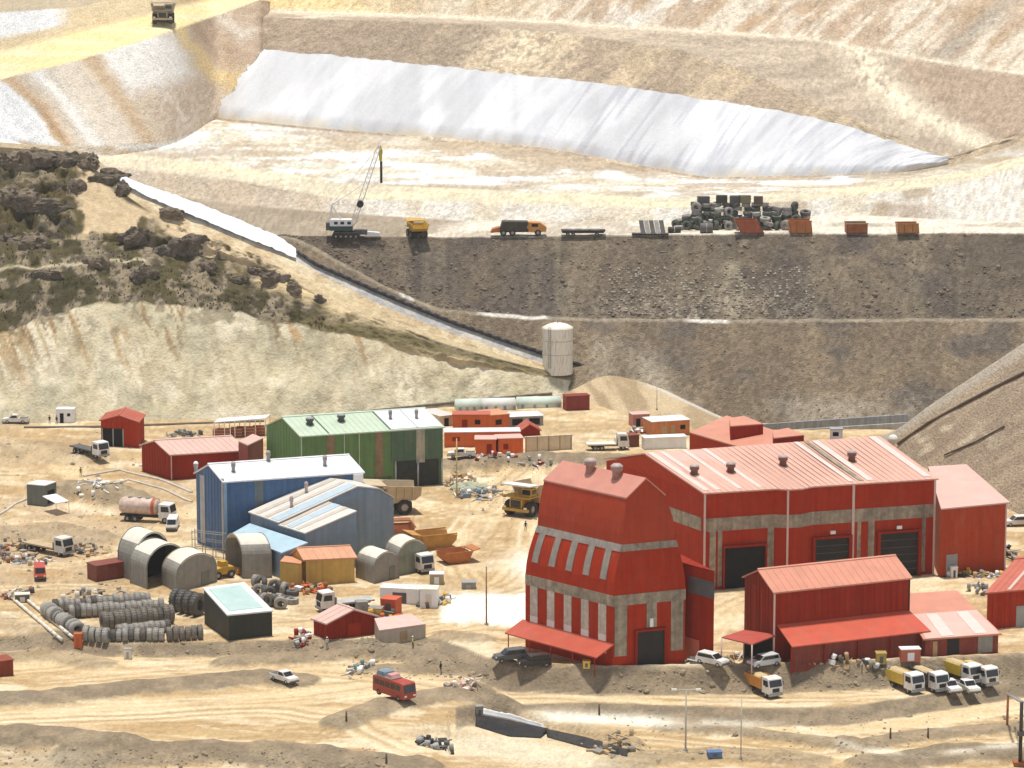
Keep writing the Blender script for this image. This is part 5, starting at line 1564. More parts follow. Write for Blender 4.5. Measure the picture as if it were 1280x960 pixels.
# white roofed open store behind long red shed
a, b = P(268, 549), P(332, 544)
os_ = root_of('open_store', 'open sided store with a thin white roof behind the long red shed', 'shelter', [a, b], 0)
mb = MB(os_.location); mb.slab([a + Vector((0, 0, 3.4)), b + Vector((0, 0, 3.4)), b + Vector((.6, 4, 3.4)), a + Vector((.6, 4, 3.4))], .2); mb.build('roof', M_white, os_)
for f in (0, .2, .4, .6, .8, 1):
    for e in (0, 1):
        p_ = L2(a, b, f) + Vector((.6, 4, 0)) * e
        mb = MB(os_.location); mb.tube((p_.x, p_.y, -.2), (p_.x, p_.y, 3.4), .1, n=6); mb.build('post', M_white, os_)
for k, f in enumerate((.12, .42, .62, .86)):
    p_ = L2(a, b, f) + Vector((0, 1.5, 0)); s_ = (1.6, 1.1, 2.0, 1.2)[k]
    c_ = thing('stored_crate', ('short red crate at the left end of the open store', 'dark red crate left of centre in the open store', 'widest red crate in the open store', 'red crate at the right end of the open store')[k], 'crate', p_, group='red crates in the open store')
    mb = MB(c_.location); mb.box(p_.x - s_, p_.x + s_, p_.y - .8, p_.y + .8, -.1, 1.7); mb.build('body', mat('crate red', (.33, .075, .04), .6, .2), c_)
    for z_ in (.3, .9, 1.5):
        mb = MB(c_.location); mb.box(p_.x - s_ - .04, p_.x + s_ + .04, p_.y - .86, p_.y - .8, z_ - .08, z_ + .08); mb.build('slat', M_timber, c_)
# white tank on the hill end
tb = G(697, 458); tk_y = tb.y
rt_ = 19.2 / FPX * tk_y / CP * .985
ztop = D(697, 410, tk_y).z
tk = thing('water_tank', 'tall white cylindrical tank with rust stains and a domed top', 'tank', tb)
M_tank = None
m, n, b_ = new_mat('tank paint'); L = n.links
geo = N(n, 'ShaderNodeNewGeometry'); mp = N(n, 'ShaderNodeMapping'); L.new(geo.outputs['Position'], mp.inputs[0]); mp.inputs['Scale'].default_value = (1.3, 1.3, .10)
n1_ = N(n, 'ShaderNodeTexNoise'); n1_.inputs['Detail'].default_value = 6; L.new(mp.outputs[0], n1_.inputs['Vector'])
cr = N(n, 'ShaderNodeValToRGB'); L.new(n1_.outputs['Fac'], cr.inputs[0])
cr.color_ramp.elements[0].position = .30; cr.color_ramp.elements[0].color = (.46, .32, .20, 1)
cr.color_ramp.elements[1].position = .46; cr.color_ramp.elements[1].color = (.74, .70, .60, 1)
L.new(cr.outputs[0], b_.inputs['Base Color']); b_.inputs['Roughness'].default_value = .5
mb = MB(tb); mb.lathe([(rt_, -1.5), (rt_, ztop - tb.z)], tb, (0, 0, 1), 40); mb.build('shell', m, tk)
mb = MB(tb); mb.lathe([(rt_ * 1.03, ztop - tb.z - .05), (rt_ * 1.03, ztop - tb.z + .15), (rt_ * .7, ztop - tb.z + .75), (rt_ * .3, ztop - tb.z + 1.1), (0.02, ztop - tb.z + 1.15)], tb, (0, 0, 1), 40); mb.build('roof', mat('tank roof paint', (.76, .71, .61), .5, .1), tk)
for z_ in (.3, .62):
    mb = MB(tb); mb.lathe([(rt_ * 1.0, z_ * 9), (rt_ * 1.025, z_ * 9 + .03), (rt_ * 1.025, z_ * 9 + .15), (rt_ * 1.0, z_ * 9 + .18)], tb, (0, 0, 1), 40); mb.build('ring_seam', mat('seam paint', (.55, .49, .40), .5, .1), tk)
mb = MB(tb); p_ = tb + Vector((-rt_ * .55, -rt_ * .92, 0))
for dx in (-.25, .25): mb.tube(p_ + Vector((dx, 0, 0)), p_ + Vector((dx, 0, ztop - tb.z + .6)), .05, n=5)
for k in range(22): mb.tube(p_ + Vector((-.25, 0, .3 + k * .42)), p_ + Vector((.25, 0, .3 + k * .42)), .04, n=5)
mb.build('ladder', M_grey, tk)
mb = MB(tb); mb.tube(tb + Vector((0, 0, ztop - tb.z + 1)), tb + Vector((0, 0, ztop - tb.z + 2)), .12); mb.build('vent_pipe', M_grey, tk)
# ------------------------------------------------------------------ vehicles (local frame: x forward, y left)
M_tyre = mat('tyre rubber', (0.035, 0.034, 0.033), 0.85, 0.2, scale=2)
M_tyreg = mat('dusty tyre rubber', (0.33, 0.31, 0.275), 0.9, 0.3, scale=1.5)
M_tyred = mat('dark worn rubber', (0.115, 0.108, 0.098), 0.85, 0.3, scale=1.5)
M_rim = mat('wheel rim', (0.36, 0.34, 0.30), 0.5, 0.2)
M_glass = mat('dark window glass', (0.012, 0.015, 0.018), 0.15, 0.1, spec=0.5, dust=.08)
M_body = mat('white car paint', (0.72, 0.70, 0.66), 0.4, 0.10, scale=1.5, dust=.6)
M_yb = mat('plant yellow', (0.52, 0.31, 0.045), 0.55, 0.15)
M_tanb = mat('dusty tan steel', (0.44, 0.34, 0.21), 0.65, 0.18)
M_obed = mat('orange bed paint', (0.55, 0.24, 0.05), 0.55, 0.15)
M_ybed = mat('yellow bed paint', (0.60, 0.42, 0.08), 0.55, 0.12)
M_rustb = mat('rust brown steel', (0.30, 0.095, 0.035), 0.7, 0.25)
M_chas = mat('chassis black', (0.03, 0.028, 0.026), 0.7, 0.2)
M_lamp = mat('lamp glass', (0.75, 0.72, 0.62), 0.2, 0.05)
M_rustor = mat('orange rust steel', (0.42, 0.15, 0.045), 0.65, 0.22)

def wheel(root, x, y, r, w, name='wheel'):
    mb = MB()
    mb.lathe([(r * .55, -w / 2), (r * .93, -w / 2), (r, -w * .32), (r, w * .32), (r * .93, w / 2), (r * .55, w / 2)], (x, y, r), (0, 1, 0), 20, closed=True)
    o = mb.build(name, M_tyre, root)
    mb = MB()
    mb.lathe([(0.01, -w * .40), (r * .3, -w * .42), (r * .56, -w * .30), (r * .56, w * .30), (r * .3, w * .42), (0.01, w * .40)], (x, y, r), (0, 1, 0), 14)
    mb.build('rim', M_rim, o)
    return o

def place(root, px, py, rz, dz=0.0, sc=1.0):
    root.scale = (sc, sc, sc)
    p = G(px, py)
    root.location = (p.x, p.y, p.z + dz)
    root.rotation_euler = (0, 0, radians(rz))
    return root

def part(root, name, m, fn, bevel=0.0):
    mb = MB(); fn(mb)
    return mb.build(name, m, root)

def haul_truck(label, bodym, bedm, group='mining haul trucks', canopy=None):
    r = thing('haul_truck', label, 'haul truck', group=group)
    part(r, 'chassis', M_chas, lambda b: b.box(-3.9, 3.6, -1.1, 1.1, 1.1, 1.9))
    part(r, 'hood', bodym, lambda b: b.prism([(1.2, 1.7), (4.3, 1.7), (4.3, 3.1), (3.9, 3.4), (1.2, 3.4)], -1.25, 1.25))
    part(r, 'grille', M_chas, lambda b: b.box(4.28, 4.38, -1.0, 1.0, 1.8, 3.0))
    part(r, 'bumper', bodym, lambda b: b.box(4.1, 4.6, -2.6, 2.6, 1.1, 1.6))
    part(r, 'deck', bodym, lambda b: b.box(1.1, 4.3, -2.8, 2.8, 3.4, 3.55))
    c = part(r, 'cab', bodym, lambda b: b.prism([(1.4, 3.55), (3.4, 3.55), (3.3, 5.0), (1.5, 5.0)], .6, 2.5))
    part(c, 'windscreen', M_glass, lambda b: b.prism([(3.38, 3.95), (3.44, 3.95), (3.37, 4.8), (3.31, 4.8)], .75, 2.35))
    part(c, 'side_window', M_glass, lambda b: b.prism([(1.7, 4.0), (3.1, 4.0), (3.05, 4.75), (1.75, 4.75)], 2.48, 2.53))
    for y in (-2.1, 2.1):
        part(r, 'headlight', M_lamp, lambda b: b.box(4.55, 4.66, y - .3, y + .3, 1.65, 1.95))
        wheel(r, 2.7, y, 1.35, 1.1)
        wheel(r, -2.2, y * .62, 1.35, .95); wheel(r, -2.2, y * 1.12, 1.35, .95)
    part(r, 'handrail', bodym, lambda b: [b.tube((4.25, y0, 3.55), (4.25, y0, 4.5), .05, n=5) for y0 in (-2.7, -1.6, -.5, .4)] and b.tube((4.25, -2.7, 4.5), (4.25, .4, 4.5), .05, n=5))
    part(r, 'ladder', M_chas, lambda b: [b.tube((4.45, -2.5, 1.5 + k * .38), (4.45, -1.9, 1.5 + k * .38), .05, n=5) for k in range(6)])
    # dump body: sloping floor, flaring sides, rock canopy over the cab
    def bed(b):
        sec = []
        for x, zf, zt, w0, w1 in ((-5.2, 3.5, 4.9, 2.5, 3.0), (-4.2, 2.7, 5.0, 2.4, 3.0), (.2, 2.2, 5.3, 2.3, 3.1), (1.1, 4.6, 5.4, 2.4, 3.1)):
            sec.append((x, zf, zt, w0, w1))
        for s_ in (-1, 1):
            for a_, c_ in zip(sec[:-1], sec[1:]):
                b.slab([(a_[0], s_ * a_[3], a_[1]), (c_[0], s_ * c_[3], c_[1]), (c_[0], s_ * c_[4], c_[2]), (a_[0], s_ * a_[4], a_[2])], .18, (0, -s_, 0))
        for a_, c_ in zip(sec[:-1], sec[1:]):
            b.slab([(a_[0], -a_[3], a_[1]), (c_[0], -c_[3], c_[1]), (c_[0], c_[3], c_[1]), (a_[0], a_[3], a_[1])], .18)
    bd = part(r, 'dump_body', bedm, bed)
    part(bd, 'canopy', canopy or bedm, lambda b: b.slab([(1.0, -3.0, 5.42), (4.5, -2.9, 5.75), (4.5, 2.9, 5.75), (1.0, 3.0, 5.42)], .22))
    for s_ in (-1, 1):
        for x in (-3.8, -2.4, -1.0):
            part(bd, 'side_rib', bedm, lambda b: b.slab([(x, s_ * 2.45, 2.5), (x + .25, s_ * 2.45, 2.5), (x + .25, s_ * 3.12, 5.0), (x, s_ * 3.12, 5.0)], .12, (0, s_, 0)))
    return r

def tipper(label, bedm, cabm=None, bedless=False, group='tipper trucks on the lower apron'):
    cabm = cabm or M_body
    r = thing('tipper_truck', label, 'truck', group=group)
    part(r, 'chassis', M_chas, lambda b: b.box(-3.9, 3.2, -.5, .5, .75, 1.1))
    c = part(r, 'cab', cabm, lambda b: b.prism([(1.7, .75), (3.75, .75), (3.8, 1.8), (3.5, 3.0), (3.2, 3.15), (1.7, 3.15)], -1.22, 1.22))
    part(c, 'windscreen', M_glass, lambda b: b.prism([(3.78, 1.85), (3.84, 1.85), (3.57, 2.85), (3.51, 2.85)], -1.08, 1.08))
    for s_ in (-1, 1):
        part(c, 'side_window', M_glass, lambda b: b.prism([(2.1, 1.9), (3.5, 1.9), (3.3, 2.75), (2.1, 2.75)], s_ * 1.21, s_ * 1.25))
        part(c, 'headlight', M_lamp, lambda b: b.box(3.76, 3.84, s_ * .85 - .2, s_ * .85 + .2, .95, 1.2))
        part(c, 'mirror', M_chas, lambda b: b.box(3.3, 3.4, s_ * 1.5 - .1, s_ * 1.5 + .1, 1.9, 2.5))
    part(c, 'grille', M_chas, lambda b: b.box(3.77, 3.83, -.6, .6, 1.0, 1.6))
    part(c, 'bumper', M_grey, lambda b: b.box(3.6, 3.95, -1.2, 1.2, .45, .85))
    for s_ in (-1, 1):
        for x in (2.6, -1.3, -2.7):
            wheel(r, x, s_ * 1.0, .52, .42)
    if not bedless:
        def bed(b):
            b.box(-4.0, 1.45, -1.2, 1.2, 1.1, 1.25)
            for s_ in (-1, 1):
                b.box(-4.0, 1.45, s_ * 1.2 - .06, s_ * 1.2 + .06, 1.1, 2.75)
            b.box(1.37, 1.5, -1.2, 1.2, 1.1, 3.0); b.box(-4.06, -3.94, -1.2, 1.2, 1.1, 2.6)
        bd = part(r, 'bed', bedm, bed)
        part(bd, 'load', mat('heaped ore', (.52, .40, .22), .95, .2, bump=.5), lambda b: b.loft([[(-3.9, -1.1, 2.3), (1.3, -1.1, 2.3), (1.3, 1.1, 2.3), (-3.9, 1.1, 2.3)], [(-2.8, -.5, 2.95), (.4, -.5, 2.95), (.4, .5, 2.95), (-2.8, .5, 2.95)]], True, True))
        for s_ in (-1, 1):
            for x in (-3.2, -1.9, -.6, .7):
                part(bd, 'side_rib', bedm, lambda b: b.box(x, x + .14, s_ * 1.26 - .06, s_ * 1.26 + .06, 1.15, 2.75))
    return r

def car(name, label, cat, bodym, kind='pickup', group=None):
    r = thing(name, label, cat, group=group)
    if kind == 'pickup':
        prof = [(-2.6, .45), (2.5, .45), (2.6, .75), (2.5, 1.05), (1.3, 1.15), (-.6, 1.15), (-.62, 1.1), (-2.6, 1.1)]
        cabp = [(-.6, 1.15), (1.3, 1.15), (.65, 1.78), (-.45, 1.8)]
    elif kind == 'van':
        prof = [(-2.4, .4), (2.4, .4), (2.5, .8), (2.3, 1.15), (-2.4, 1.15)]
        cabp = [(-2.38, 1.15), (2.1, 1.15), (1.5, 2.0), (-2.3, 2.05)]
    else:
        prof = [(-2.3, .42), (2.3, .42), (2.4, .75), (2.25, 1.02), (1.2, 1.1), (-2.25, 1.1)]
        cabp = [(-2.2, 1.1), (1.2, 1.1), (.5, 1.75), (-1.95, 1.78)]
    part(r, 'body', bodym, lambda b: b.prism(prof, -.92, .92))
    c = part(r, 'cabin', bodym, lambda b: b.prism(cabp, -.82, .82))
    x0, x1, xt0, xt1 = cabp[0][0], cabp[1][0], cabp[3][0], cabp[2][0]; zt = cabp[2][1]
    part(c, 'windscreen', M_glass, lambda b: b.prism([(x1 + .01, cabp[0][1] + .06), (x1 + .06, cabp[0][1] + .06), (xt1 + .09, zt - .06), (xt1 + .04, zt - .06)], -.74, .74))
    for s_ in (-1, 1):
        part(c, 'side_window', M_glass, lambda b: b.prism([(x0 + .2, cabp[0][1] + .08), (x1 - .18, cabp[0][1] + .08), (xt1 - .1, zt - .1), (xt0 + .15, zt - .1)], s_ * .81, s_ * .85))
        part(r, 'headlight', M_lamp, lambda b: b.box(prof[2][0] - .12, prof[2][0] + .02, s_ * .68 - .17, s_ * .68 + .17, .72, .9))
        for x in (-1.55, 1.6):
            wheel(r, x, s_ * .8, .38, .26)
    part(r, 'bumper', M_dgrey, lambda b: b.box(prof[2][0] - .1, prof[2][0] + .1, -.9, .9, .42, .6))
    if kind == 'pickup':
        part(r, 'tub', M_dgrey, lambda b: b.box(-2.5, -.75, -.78, .78, 1.09, 1.13))
    return r

# haul trucks
place(haul_truck('tan haul truck with a broad pale dump body parked below the green hall', M_tanb, mat('pale tan dump body', (.50, .40, .26), .6, .15)), 486, 641, 196)
t_ = haul_truck('yellow haul truck with a dark front and white canopy beside the tower', M_yb, M_tanb, canopy=mat('pale canopy', (.72, .70, .64), .5, .1))
place(t_, 661, 641, -122)
place(haul_truck('haul truck driving down the yellow ramp road at the top left', M_tanb, mat('grey tan dump body', (.36, .31, .23), .6, .15), canopy=MATS['pale canopy']), 204, 29, -86, 0, 1.05)
place(haul_truck('yellow haul truck on the dark bench seen from behind', M_yb, M_yb), 521, 297, 105, 0, .68)
# tippers
place(tipper('orange bedded tipper truck standing alone on the apron below the red shed', M_obed), 953, 866, -62, 0, .92)
place(tipper('yellow tipper truck at the left end of the row of parked trucks', M_ybed), 1129, 861, -60, 0, .92)
place(tipper('white cabbed tipper half hidden behind two white pickups', M_dgrey), 1160, 860, -62, 0, .92)
place(tipper('bright yellow tipper between the pickups and the orange tipper', mat('bright yellow bed', (.66, .46, .05), .5, .1)), 1200, 850, -58, 0, .92)
place(tipper('orange tipper at the right end of the row of parked trucks', mat('deep orange bed', (.52, .20, .06), .5, .15)), 1222, 853, -62, 0, .92)
for px, py, lab in ((1185, 864, 'white pickup in front of the parked tippers, left of the pair'), (1208, 864, 'white pickup in front of the parked tippers, right of the pair')):
    place(car('pickup', lab, 'pickup', M_body, 'pickup', 'pickups before the tippers'), px, py, -70)
# other light vehicles
place(car('pickup', 'white pickup parked at the foot of the cliff, far left', 'pickup', M_body), 20, 529, 178)
place(car('pickup', 'white pickup parked in front of the orange huts', 'pickup', M_body), 577, 572, 182)
place(car('van', 'small white van parked beside the tank truck', 'van', M_body, 'van'), 216, 661, -90)
place(car('red_car', 'small red car alone on the open ground at the left', 'car', mat('red car paint', (.45, .05, .025), .4, .1), 'van'), 50, 722, -80)
place(car('off_road_car', 'dark off road car with a white roof left of the tower awning', 'car', M_dgrey, 'suv', 'cars beside the tower'), 638, 826, 200)
place(car('off_road_car', 'black off road car with a white bonnet under the edge of the tower awning', 'car', mat('black car paint', (.02, .02, .022), .3, .1), 'suv', 'cars beside the tower'), 668, 833, 196)
place(car('pickup', 'white and grey pickup driving on the lower road', 'pickup', M_body), 355, 852, -48, 0, .9)
place(car('white_car', 'white car parked between the tower and the open canopy', 'car', M_body, 'suv'), 890, 831, -40)
place(car('white_car', 'white car parked under the red canopy beside the tall shed', 'car', mat('silver car paint', (.55, .56, .56), .3, .05), 'suv'), 955, 833, -150)
place(car('white_car', 'white car at the right edge beyond the annex', 'car', M_body, 'suv'), 1272, 657, 190)
# minibus on the lower road
r = thing('minibus', 'red minibus with roof luggage driving along the lower dirt road', 'bus')
Mbus = mat('bus red paint', (.34, .05, .03), .45, .12)
part(r, 'body', Mbus, lambda b: b.prism([(-3.6, .45), (3.5, .45), (3.65, 1.2), (3.4, 2.6), (3.1, 2.75), (-3.5, 2.75), (-3.6, 2.6)], -1.15, 1.15))
for s_ in (-1, 1):
    for k in range(5):
        part(r, 'window', M_glass, lambda b: b.box(-3.2 + k * 1.25, -2.2 + k * 1.25, s_ * 1.15 - .03, s_ * 1.15 + .03, 1.6, 2.35))
    for x in (-2.3, 2.3): wheel(r, x, s_ * 1.0, .48, .3)
    part(r, 'headlight', M_lamp, lambda b: b.box(3.6, 3.7, s_ * .8 - .2, s_ * .8 + .2, .8, 1.05))
part(r, 'windscreen', M_glass, lambda b: b.prism([(3.66, 1.4), (3.7, 1.4), (3.48, 2.45), (3.44, 2.45)], -1.0, 1.0))
part(r, 'roof_rack', M_grey, lambda b: b.box(-3.2, .6, -1.0, 1.0, 2.8, 2.9))
part(r, 'luggage', mat('blue grey tarp', (.18, .24, .29), .8, .3), lambda b: b.prism([(-3.1, 2.9), (-1.0, 2.9), (-1.2, 3.5), (-2.7, 3.6)], -.9, .9))
part(r, 'luggage', mat('pink tarp', (.55, .30, .27), .8, .2), lambda b: b.prism([(-.8, 2.9), (.5, 2.9), (.3, 3.4), (-.6, 3.45)], -.8, .8))
place(r, 493, 871, -50, 0, .95)
# tank truck
r = thing('tank_truck', 'dirty pinkish tank truck with a red band and white cab left of the blue building', 'truck')
part(r, 'chassis', M_chas, lambda b: b.box(-5.2, 3.6, -.5, .5, .75, 1.1))
tkb = part(r, 'tank', mat('dirty tank shell', (.55, .42, .34), .6, .3, scale=1.5), lambda b: b.lathe([(.02, -5.2), (1.0, -5.15), (1.3, -4.7), (1.3, .7), (1.0, 1.15), (.02, 1.2)], (0, 0, 2.4), (1, 0, 0), 22))
part(tkb, 'band', mat('tank red band', (.45, .09, .04), .5, .1), lambda b: b.lathe([(1.29, .25), (1.33, .27), (1.33, .75), (1.29, .78)], (0, 0, 2.4), (1, 0, 0), 22))
for x in (-3.6, -2.0, -.6):
    part(tkb, 'hatch', M_grey, lambda b: b.lathe([(.02, 0), (.35, 0), (.35, .2), (.02, .25)], (x, 0, 3.68), (0, 0, 1), 12))
c = part(r, 'cab', M_body, lambda b: b.prism([(1.6, .75), (3.6, .75), (3.65, 1.8), (3.4, 3.0), (1.6, 3.1)], -1.2, 1.2))
part(c, 'windscreen', M_glass, lambda b: b.prism([(3.63, 1.85), (3.7, 1.85), (3.47, 2.85), (3.41, 2.85)], -1.05, 1.05))
part(c, 'side_window', M_glass, lambda b: b.prism([(2.0, 1.9), (3.35, 1.9), (3.2, 2.75), (2.0, 2.75)], -1.24, -1.2))
for s_ in (-1, 1):
    for x in (2.6, -2.4, -3.7): wheel(r, x, s_ * 1.0, .52, .42)
place(r, 190, 652, -16, 0, 1.1)
# flatbed trucks
def flatbed(label, cabm, deckm, long=5.2, group=None):
    r = thing('flatbed_truck', label, 'truck', group=group)
    part(r, 'chassis', M_chas, lambda b: b.box(-long + .4, 3.2, -.5, .5, .75, 1.1))
    part(r, 'deck', deckm, lambda b: b.box(-long, 1.3, -1.2, 1.2, 1.1, 1.35))
    part(r, 'headboard', deckm, lambda b: b.box(1.2, 1.32, -1.2, 1.2, 1.35, 2.3))
    c = part(r, 'cab', cabm, lambda b: b.prism([(1.6, .75), (3.7, .75), (3.75, 1.8), (3.45, 3.1), (1.6, 3.2)], -1.22, 1.22))
    part(c, 'windscreen', M_glass, lambda b: b.prism([(3.73, 1.85), (3.8, 1.85), (3.52, 2.9), (3.46, 2.9)], -1.05, 1.05))
    for s_ in (-1, 1):
        part(c, 'side_window', M_glass, lambda b: b.prism([(2.0, 1.9), (3.4, 1.9), (3.25, 2.75), (2.0, 2.75)], s_ * 1.21, s_ * 1.25))
        for x in (2.6, -long + 1.6, -long + 2.9): wheel(r, x, s_ * 1.0, .52, .42)
    part(c, 'bumper', M_grey, lambda b: b.box(3.6, 3.9, -1.2, 1.2, .5, .85))
    part(c, 'grille', M_chas, lambda b: b.box(3.72, 3.78, -.7, .7, .95, 1.6))
    return r
place(flatbed('white cabbed flatbed truck with a dark deck near the red garage', M_body, M_dgrey, 6.0), 116, 570, -48)
place(flatbed('dusty white truck standing in the scrap heaps at the left', mat('dusty white paint', (.62, .58, .52), .5, .15), M_tanb, 6.0), 66, 692, -38)
place(flatbed('grey flatbed truck with a white cab behind the low red shed', M_body, mat('grey deck', (.42, .42, .41), .5, .15), 5.0), 427, 762, 205)
place(flatbed('small white truck beside the rightmost arched shelter', M_body, M_dgrey, 3.6), 521, 712, -60)
place(flatbed('pale flatbed truck right of the cream panel fence', M_body, M_canvtop, 4.4), 761, 562, 8)
# loose dump bodies
def dump_body(label, m_, group='loose dump bodies'):
    r = thing('dump_body', label, 'dump body', group=group)
    def bed(b):
        sec = ((-4.4, 1.6, 2.4, 2.1, 2.5), (-3.2, .5, 2.5, 2.1, 2.6), (1.6, .1, 2.7, 2.0, 2.6), (2.6, 2.3, 2.8, 2.0, 2.6))
        for a_, c_ in zip(sec[:-1], sec[1:]):
            for s_ in (-1, 1):
                b.slab([(a_[0], s_ * a_[3], a_[1]), (c_[0], s_ * c_[3], c_[1]), (c_[0], s_ * c_[4], c_[2]), (a_[0], s_ * a_[4], a_[2])], .2, (0, -s_, 0))
            b.slab([(a_[0], -a_[3], a_[1]), (c_[0], -c_[3], c_[1]), (c_[0], c_[3], c_[1]), (a_[0], a_[3], a_[1])], .2)
    part(r, 'shell', m_, bed)
    part(r, 'rim_beam', m_, lambda b: [b.box(-4.3, 2.5, s_ * 2.6 - .1, s_ * 2.6 + .1, 2.55, 2.8) for s_ in (-1, 1)])
    part(r, 'canopy', m_, lambda b: b.slab([(2.5, -2.5, 2.85), (4.4, -2.4, 3.2), (4.4, 2.4, 3.2), (2.5, 2.5, 2.85)], .2))
    return r
place(dump_body('large ochre dump body lying on the ground right of the shelters', mat('ochre steel', (.46, .24, .06), .6, .2)), 537, 684, 205, 0, .92)
place(dump_body('rust red dump body lying in front of the larger ochre one', M_rustor), 573, 702, 25, 0, .72)
place(dump_body('brown dump body lying beside the blue grey shed corner', M_rustb), 503, 668, 100, 0, .7)
# rust coloured bins on the bench edge
GB = 'rust coloured bins along the bench edge'
def bench_bin(label, w, h, d, sl, m_):
    r = thing('ore_bin', label, 'bin', group=GB)
    part(r, 'shell', m_, lambda b: [b.slab([(-w - sl, -d, h), (w - sl, -d, h), (w + sl, -d, .1), (-w + sl, -d, .1)], .15, (0, 1, 0)), b.slab([(-w - sl, d, h), (w - sl, d, h), (w + sl, d, .1), (-w + sl, d, .1)], .15, (0, -1, 0)),
        b.slab([(-w - sl, -d, h), (-w - sl, d, h), (-w + sl, d, .1), (-w + sl, -d, .1)], .15, (1, 0, 0)), b.slab([(w - sl, -d, h), (w - sl, d, h), (w + sl, d, .1), (w + sl, -d, .1)], .15, (-1, 0, 0)), b.slab([(-w + sl, -d, .25), (w + sl, -d, .25), (w + sl, d, .25), (-w + sl, d, .25)], .15)])
    part(r, 'rim', m_ if sl else M_tanb, lambda b: [b.slab([(-w - sl - .1, s_ * d - .1, h + .2), (w - sl + .1, s_ * d - .1, h + .2), (w - sl + .1, s_ * d + .1, h + .2), (-w - sl - .1, s_ * d + .1, h + .2)], .25) for s_ in (-1, 1)])
    part(r, 'rib', M_rustb, lambda b: [b.box(x - .08, x + .08, -d - .12, -d + .02, .3, h - .1) for x in (-w * .4, w * .4)])
    return r
for px, lab, w, h, sl, m_ in ((936, 'slanted brick red bin in front of the dark tyre pile, leftmost of four', 2.5, 2.8, .75, mat('brick red steel', (.34, .09, .04), .6, .2)), (1000, 'squarish rust orange bin at the right end of the tyre pile', 2.4, 2.7, .15, M_rustor),
                           (1070, 'rust bin with a pale rim standing alone right of the tyre pile', 2.3, 2.2, 0, M_rustb), (1134, 'orange brown bin farthest right on the bench edge', 2.3, 2.1, .1, mat('orange brown steel', (.44, .19, .06), .6, .2))):
    place(bench_bin(lab, w, h, 1.8, sl, m_), px, 291, 2)
# bench vehicles
r = thing('dark_dumper', 'dark loaded dumper with an orange end parked on the bench', 'truck')
part(r, 'chassis', M_chas, lambda b: b.box(-5, 5.5, -1, 1, .8, 1.4))
part(r, 'bed', mat('black brown steel', (.06, .05, .035), .7, .3), lambda b: b.prism([(-4.0, 1.2), (2.0, 1.2), (2.2, 3.1), (-3.4, 3.2)], -1.6, 1.6))
c = part(r, 'cab', M_obed, lambda b: b.prism([(2.3, .9), (6.2, .9), (6.3, 1.9), (4.9, 2.9), (2.3, 3.0)], -1.5, 1.5))
part(c, 'side_window', M_glass, lambda b: b.box(3.0, 4.4, -1.55, -1.5, 2.0, 2.7))
part(r, 'tail', M_rustor, lambda b: b.prism([(-6.0, .7), (-4.0, .9), (-4.0, 2.0), (-5.6, 1.5)], -1.4, 1.4))
for s_ in (-1, 1):
    for x in (-3.2, -1.2, 4.4): wheel(r, x, s_ * 1.3, .7, .6)
place(r, 647, 294, 3)
r = thing('flat_trailer', 'low black flat trailer carrying pale sacks on the bench', 'trailer')
part(r, 'deck', M_chas, lambda b: b.prism([(-4.6, .7), (4.4, .7), (4.9, 1.3), (-4.9, 1.3)], -1.3, 1.3))
for x in (-2.2, .2, 2.6):
    part(r, 'load_sack', M_canvtop, lambda b: b.loft([[(x - 1, -.9, 1.3), (x + 1, -.9, 1.3), (x + 1, .9, 1.3), (x - 1, .9, 1.3)], [(x - .6, -.5, 1.9), (x + .6, -.5, 1.9), (x + .6, .5, 1.9), (x - .6, .5, 1.9)]], True, True))
for s_ in (-1, 1):
    for x in (-3.4, -2.2, 3.0): wheel(r, x, s_ * 1.1, .42, .3)
place(r, 729, 294.5, 1)
r = thing('screen_rack', 'slanted grey screening rack leaning on the bench left of the tyre pile', 'rack')
for k in range(5):
    part(r, 'panel', (M_dgrey, M_tyreg)[k % 2], lambda b: b.slab([(-2.6 + k * 1.1, -1.2, .1), (-1.6 + k * 1.1, -1.2, .1), (-2.1 + k * 1.1, .6, 3.0), (-3.1 + k * 1.1, .6, 3.0)], .25, (0, 1, .2)))
part(r, 'base', M_chas, lambda b: b.box(-4.6, 3.4, -1.4, .8, 0, .3))
place(r, 816, 293, 0)

# ------------------------------------------------------------------ crawler crane on the bench
cb = G(433, 296)
r = thing('crawler_crane', 'white and dark green crawler crane with a long thin lattice boom on the bench', 'crane', cb)
for s_ in (-1, 1):
    tr_ = part(r, 'track', M_chas, lambda b: b.prism([(-3.0, .3), (-2.6, 0), (2.6, 0), (3.0, .3), (3.0, .8), (2.6, 1.15), (-2.6, 1.15), (-3.0, .8)], s_ * 1.9 - .45, s_ * 1.9 + .45))
    for x in (-2.2, -1.1, 0, 1.1, 2.2):
        part(tr_, 'roller', M_rim, lambda b: b.tube((x, s_ * 1.9 - .5, .35), (x, s_ * 1.9 + .5, .35), .22, n=10))
part(r, 'slew_ring', M_chas, lambda b: b.lathe([(.02, 1.0), (1.2, 1.0), (1.2, 1.5), (.02, 1.5)], (0, 0, 0), (0, 0, 1), 20))
part(r, 'lower_house', mat('crane dark green', (.03, .075, .06), .5, .15), lambda b: b.box(-3.6, 1.4, -1.4, 1.4, 1.5, 2.5))
ho = part(r, 'house', M_white, lambda b: b.box(-3.55, 1.35, -1.35, 1.35, 2.5, 3.9))
for x in (-2.6, -1.2, .3):
    part(ho, 'window', M_glass, lambda b: b.box(x, x + .8, -1.4, -1.34, 2.9, 3.5))
part(r, 'counterweight', M_dgrey, lambda b: b.box(-4.4, -3.6, -1.3, 1.3, 1.6, 3.2))
M_boom = mat('pale boom steel', (.60, .60, .57), .5, .08)
root_b = Vector((1.3, 0, 2.4)); tip = D(474, 182, cb.y) - cb
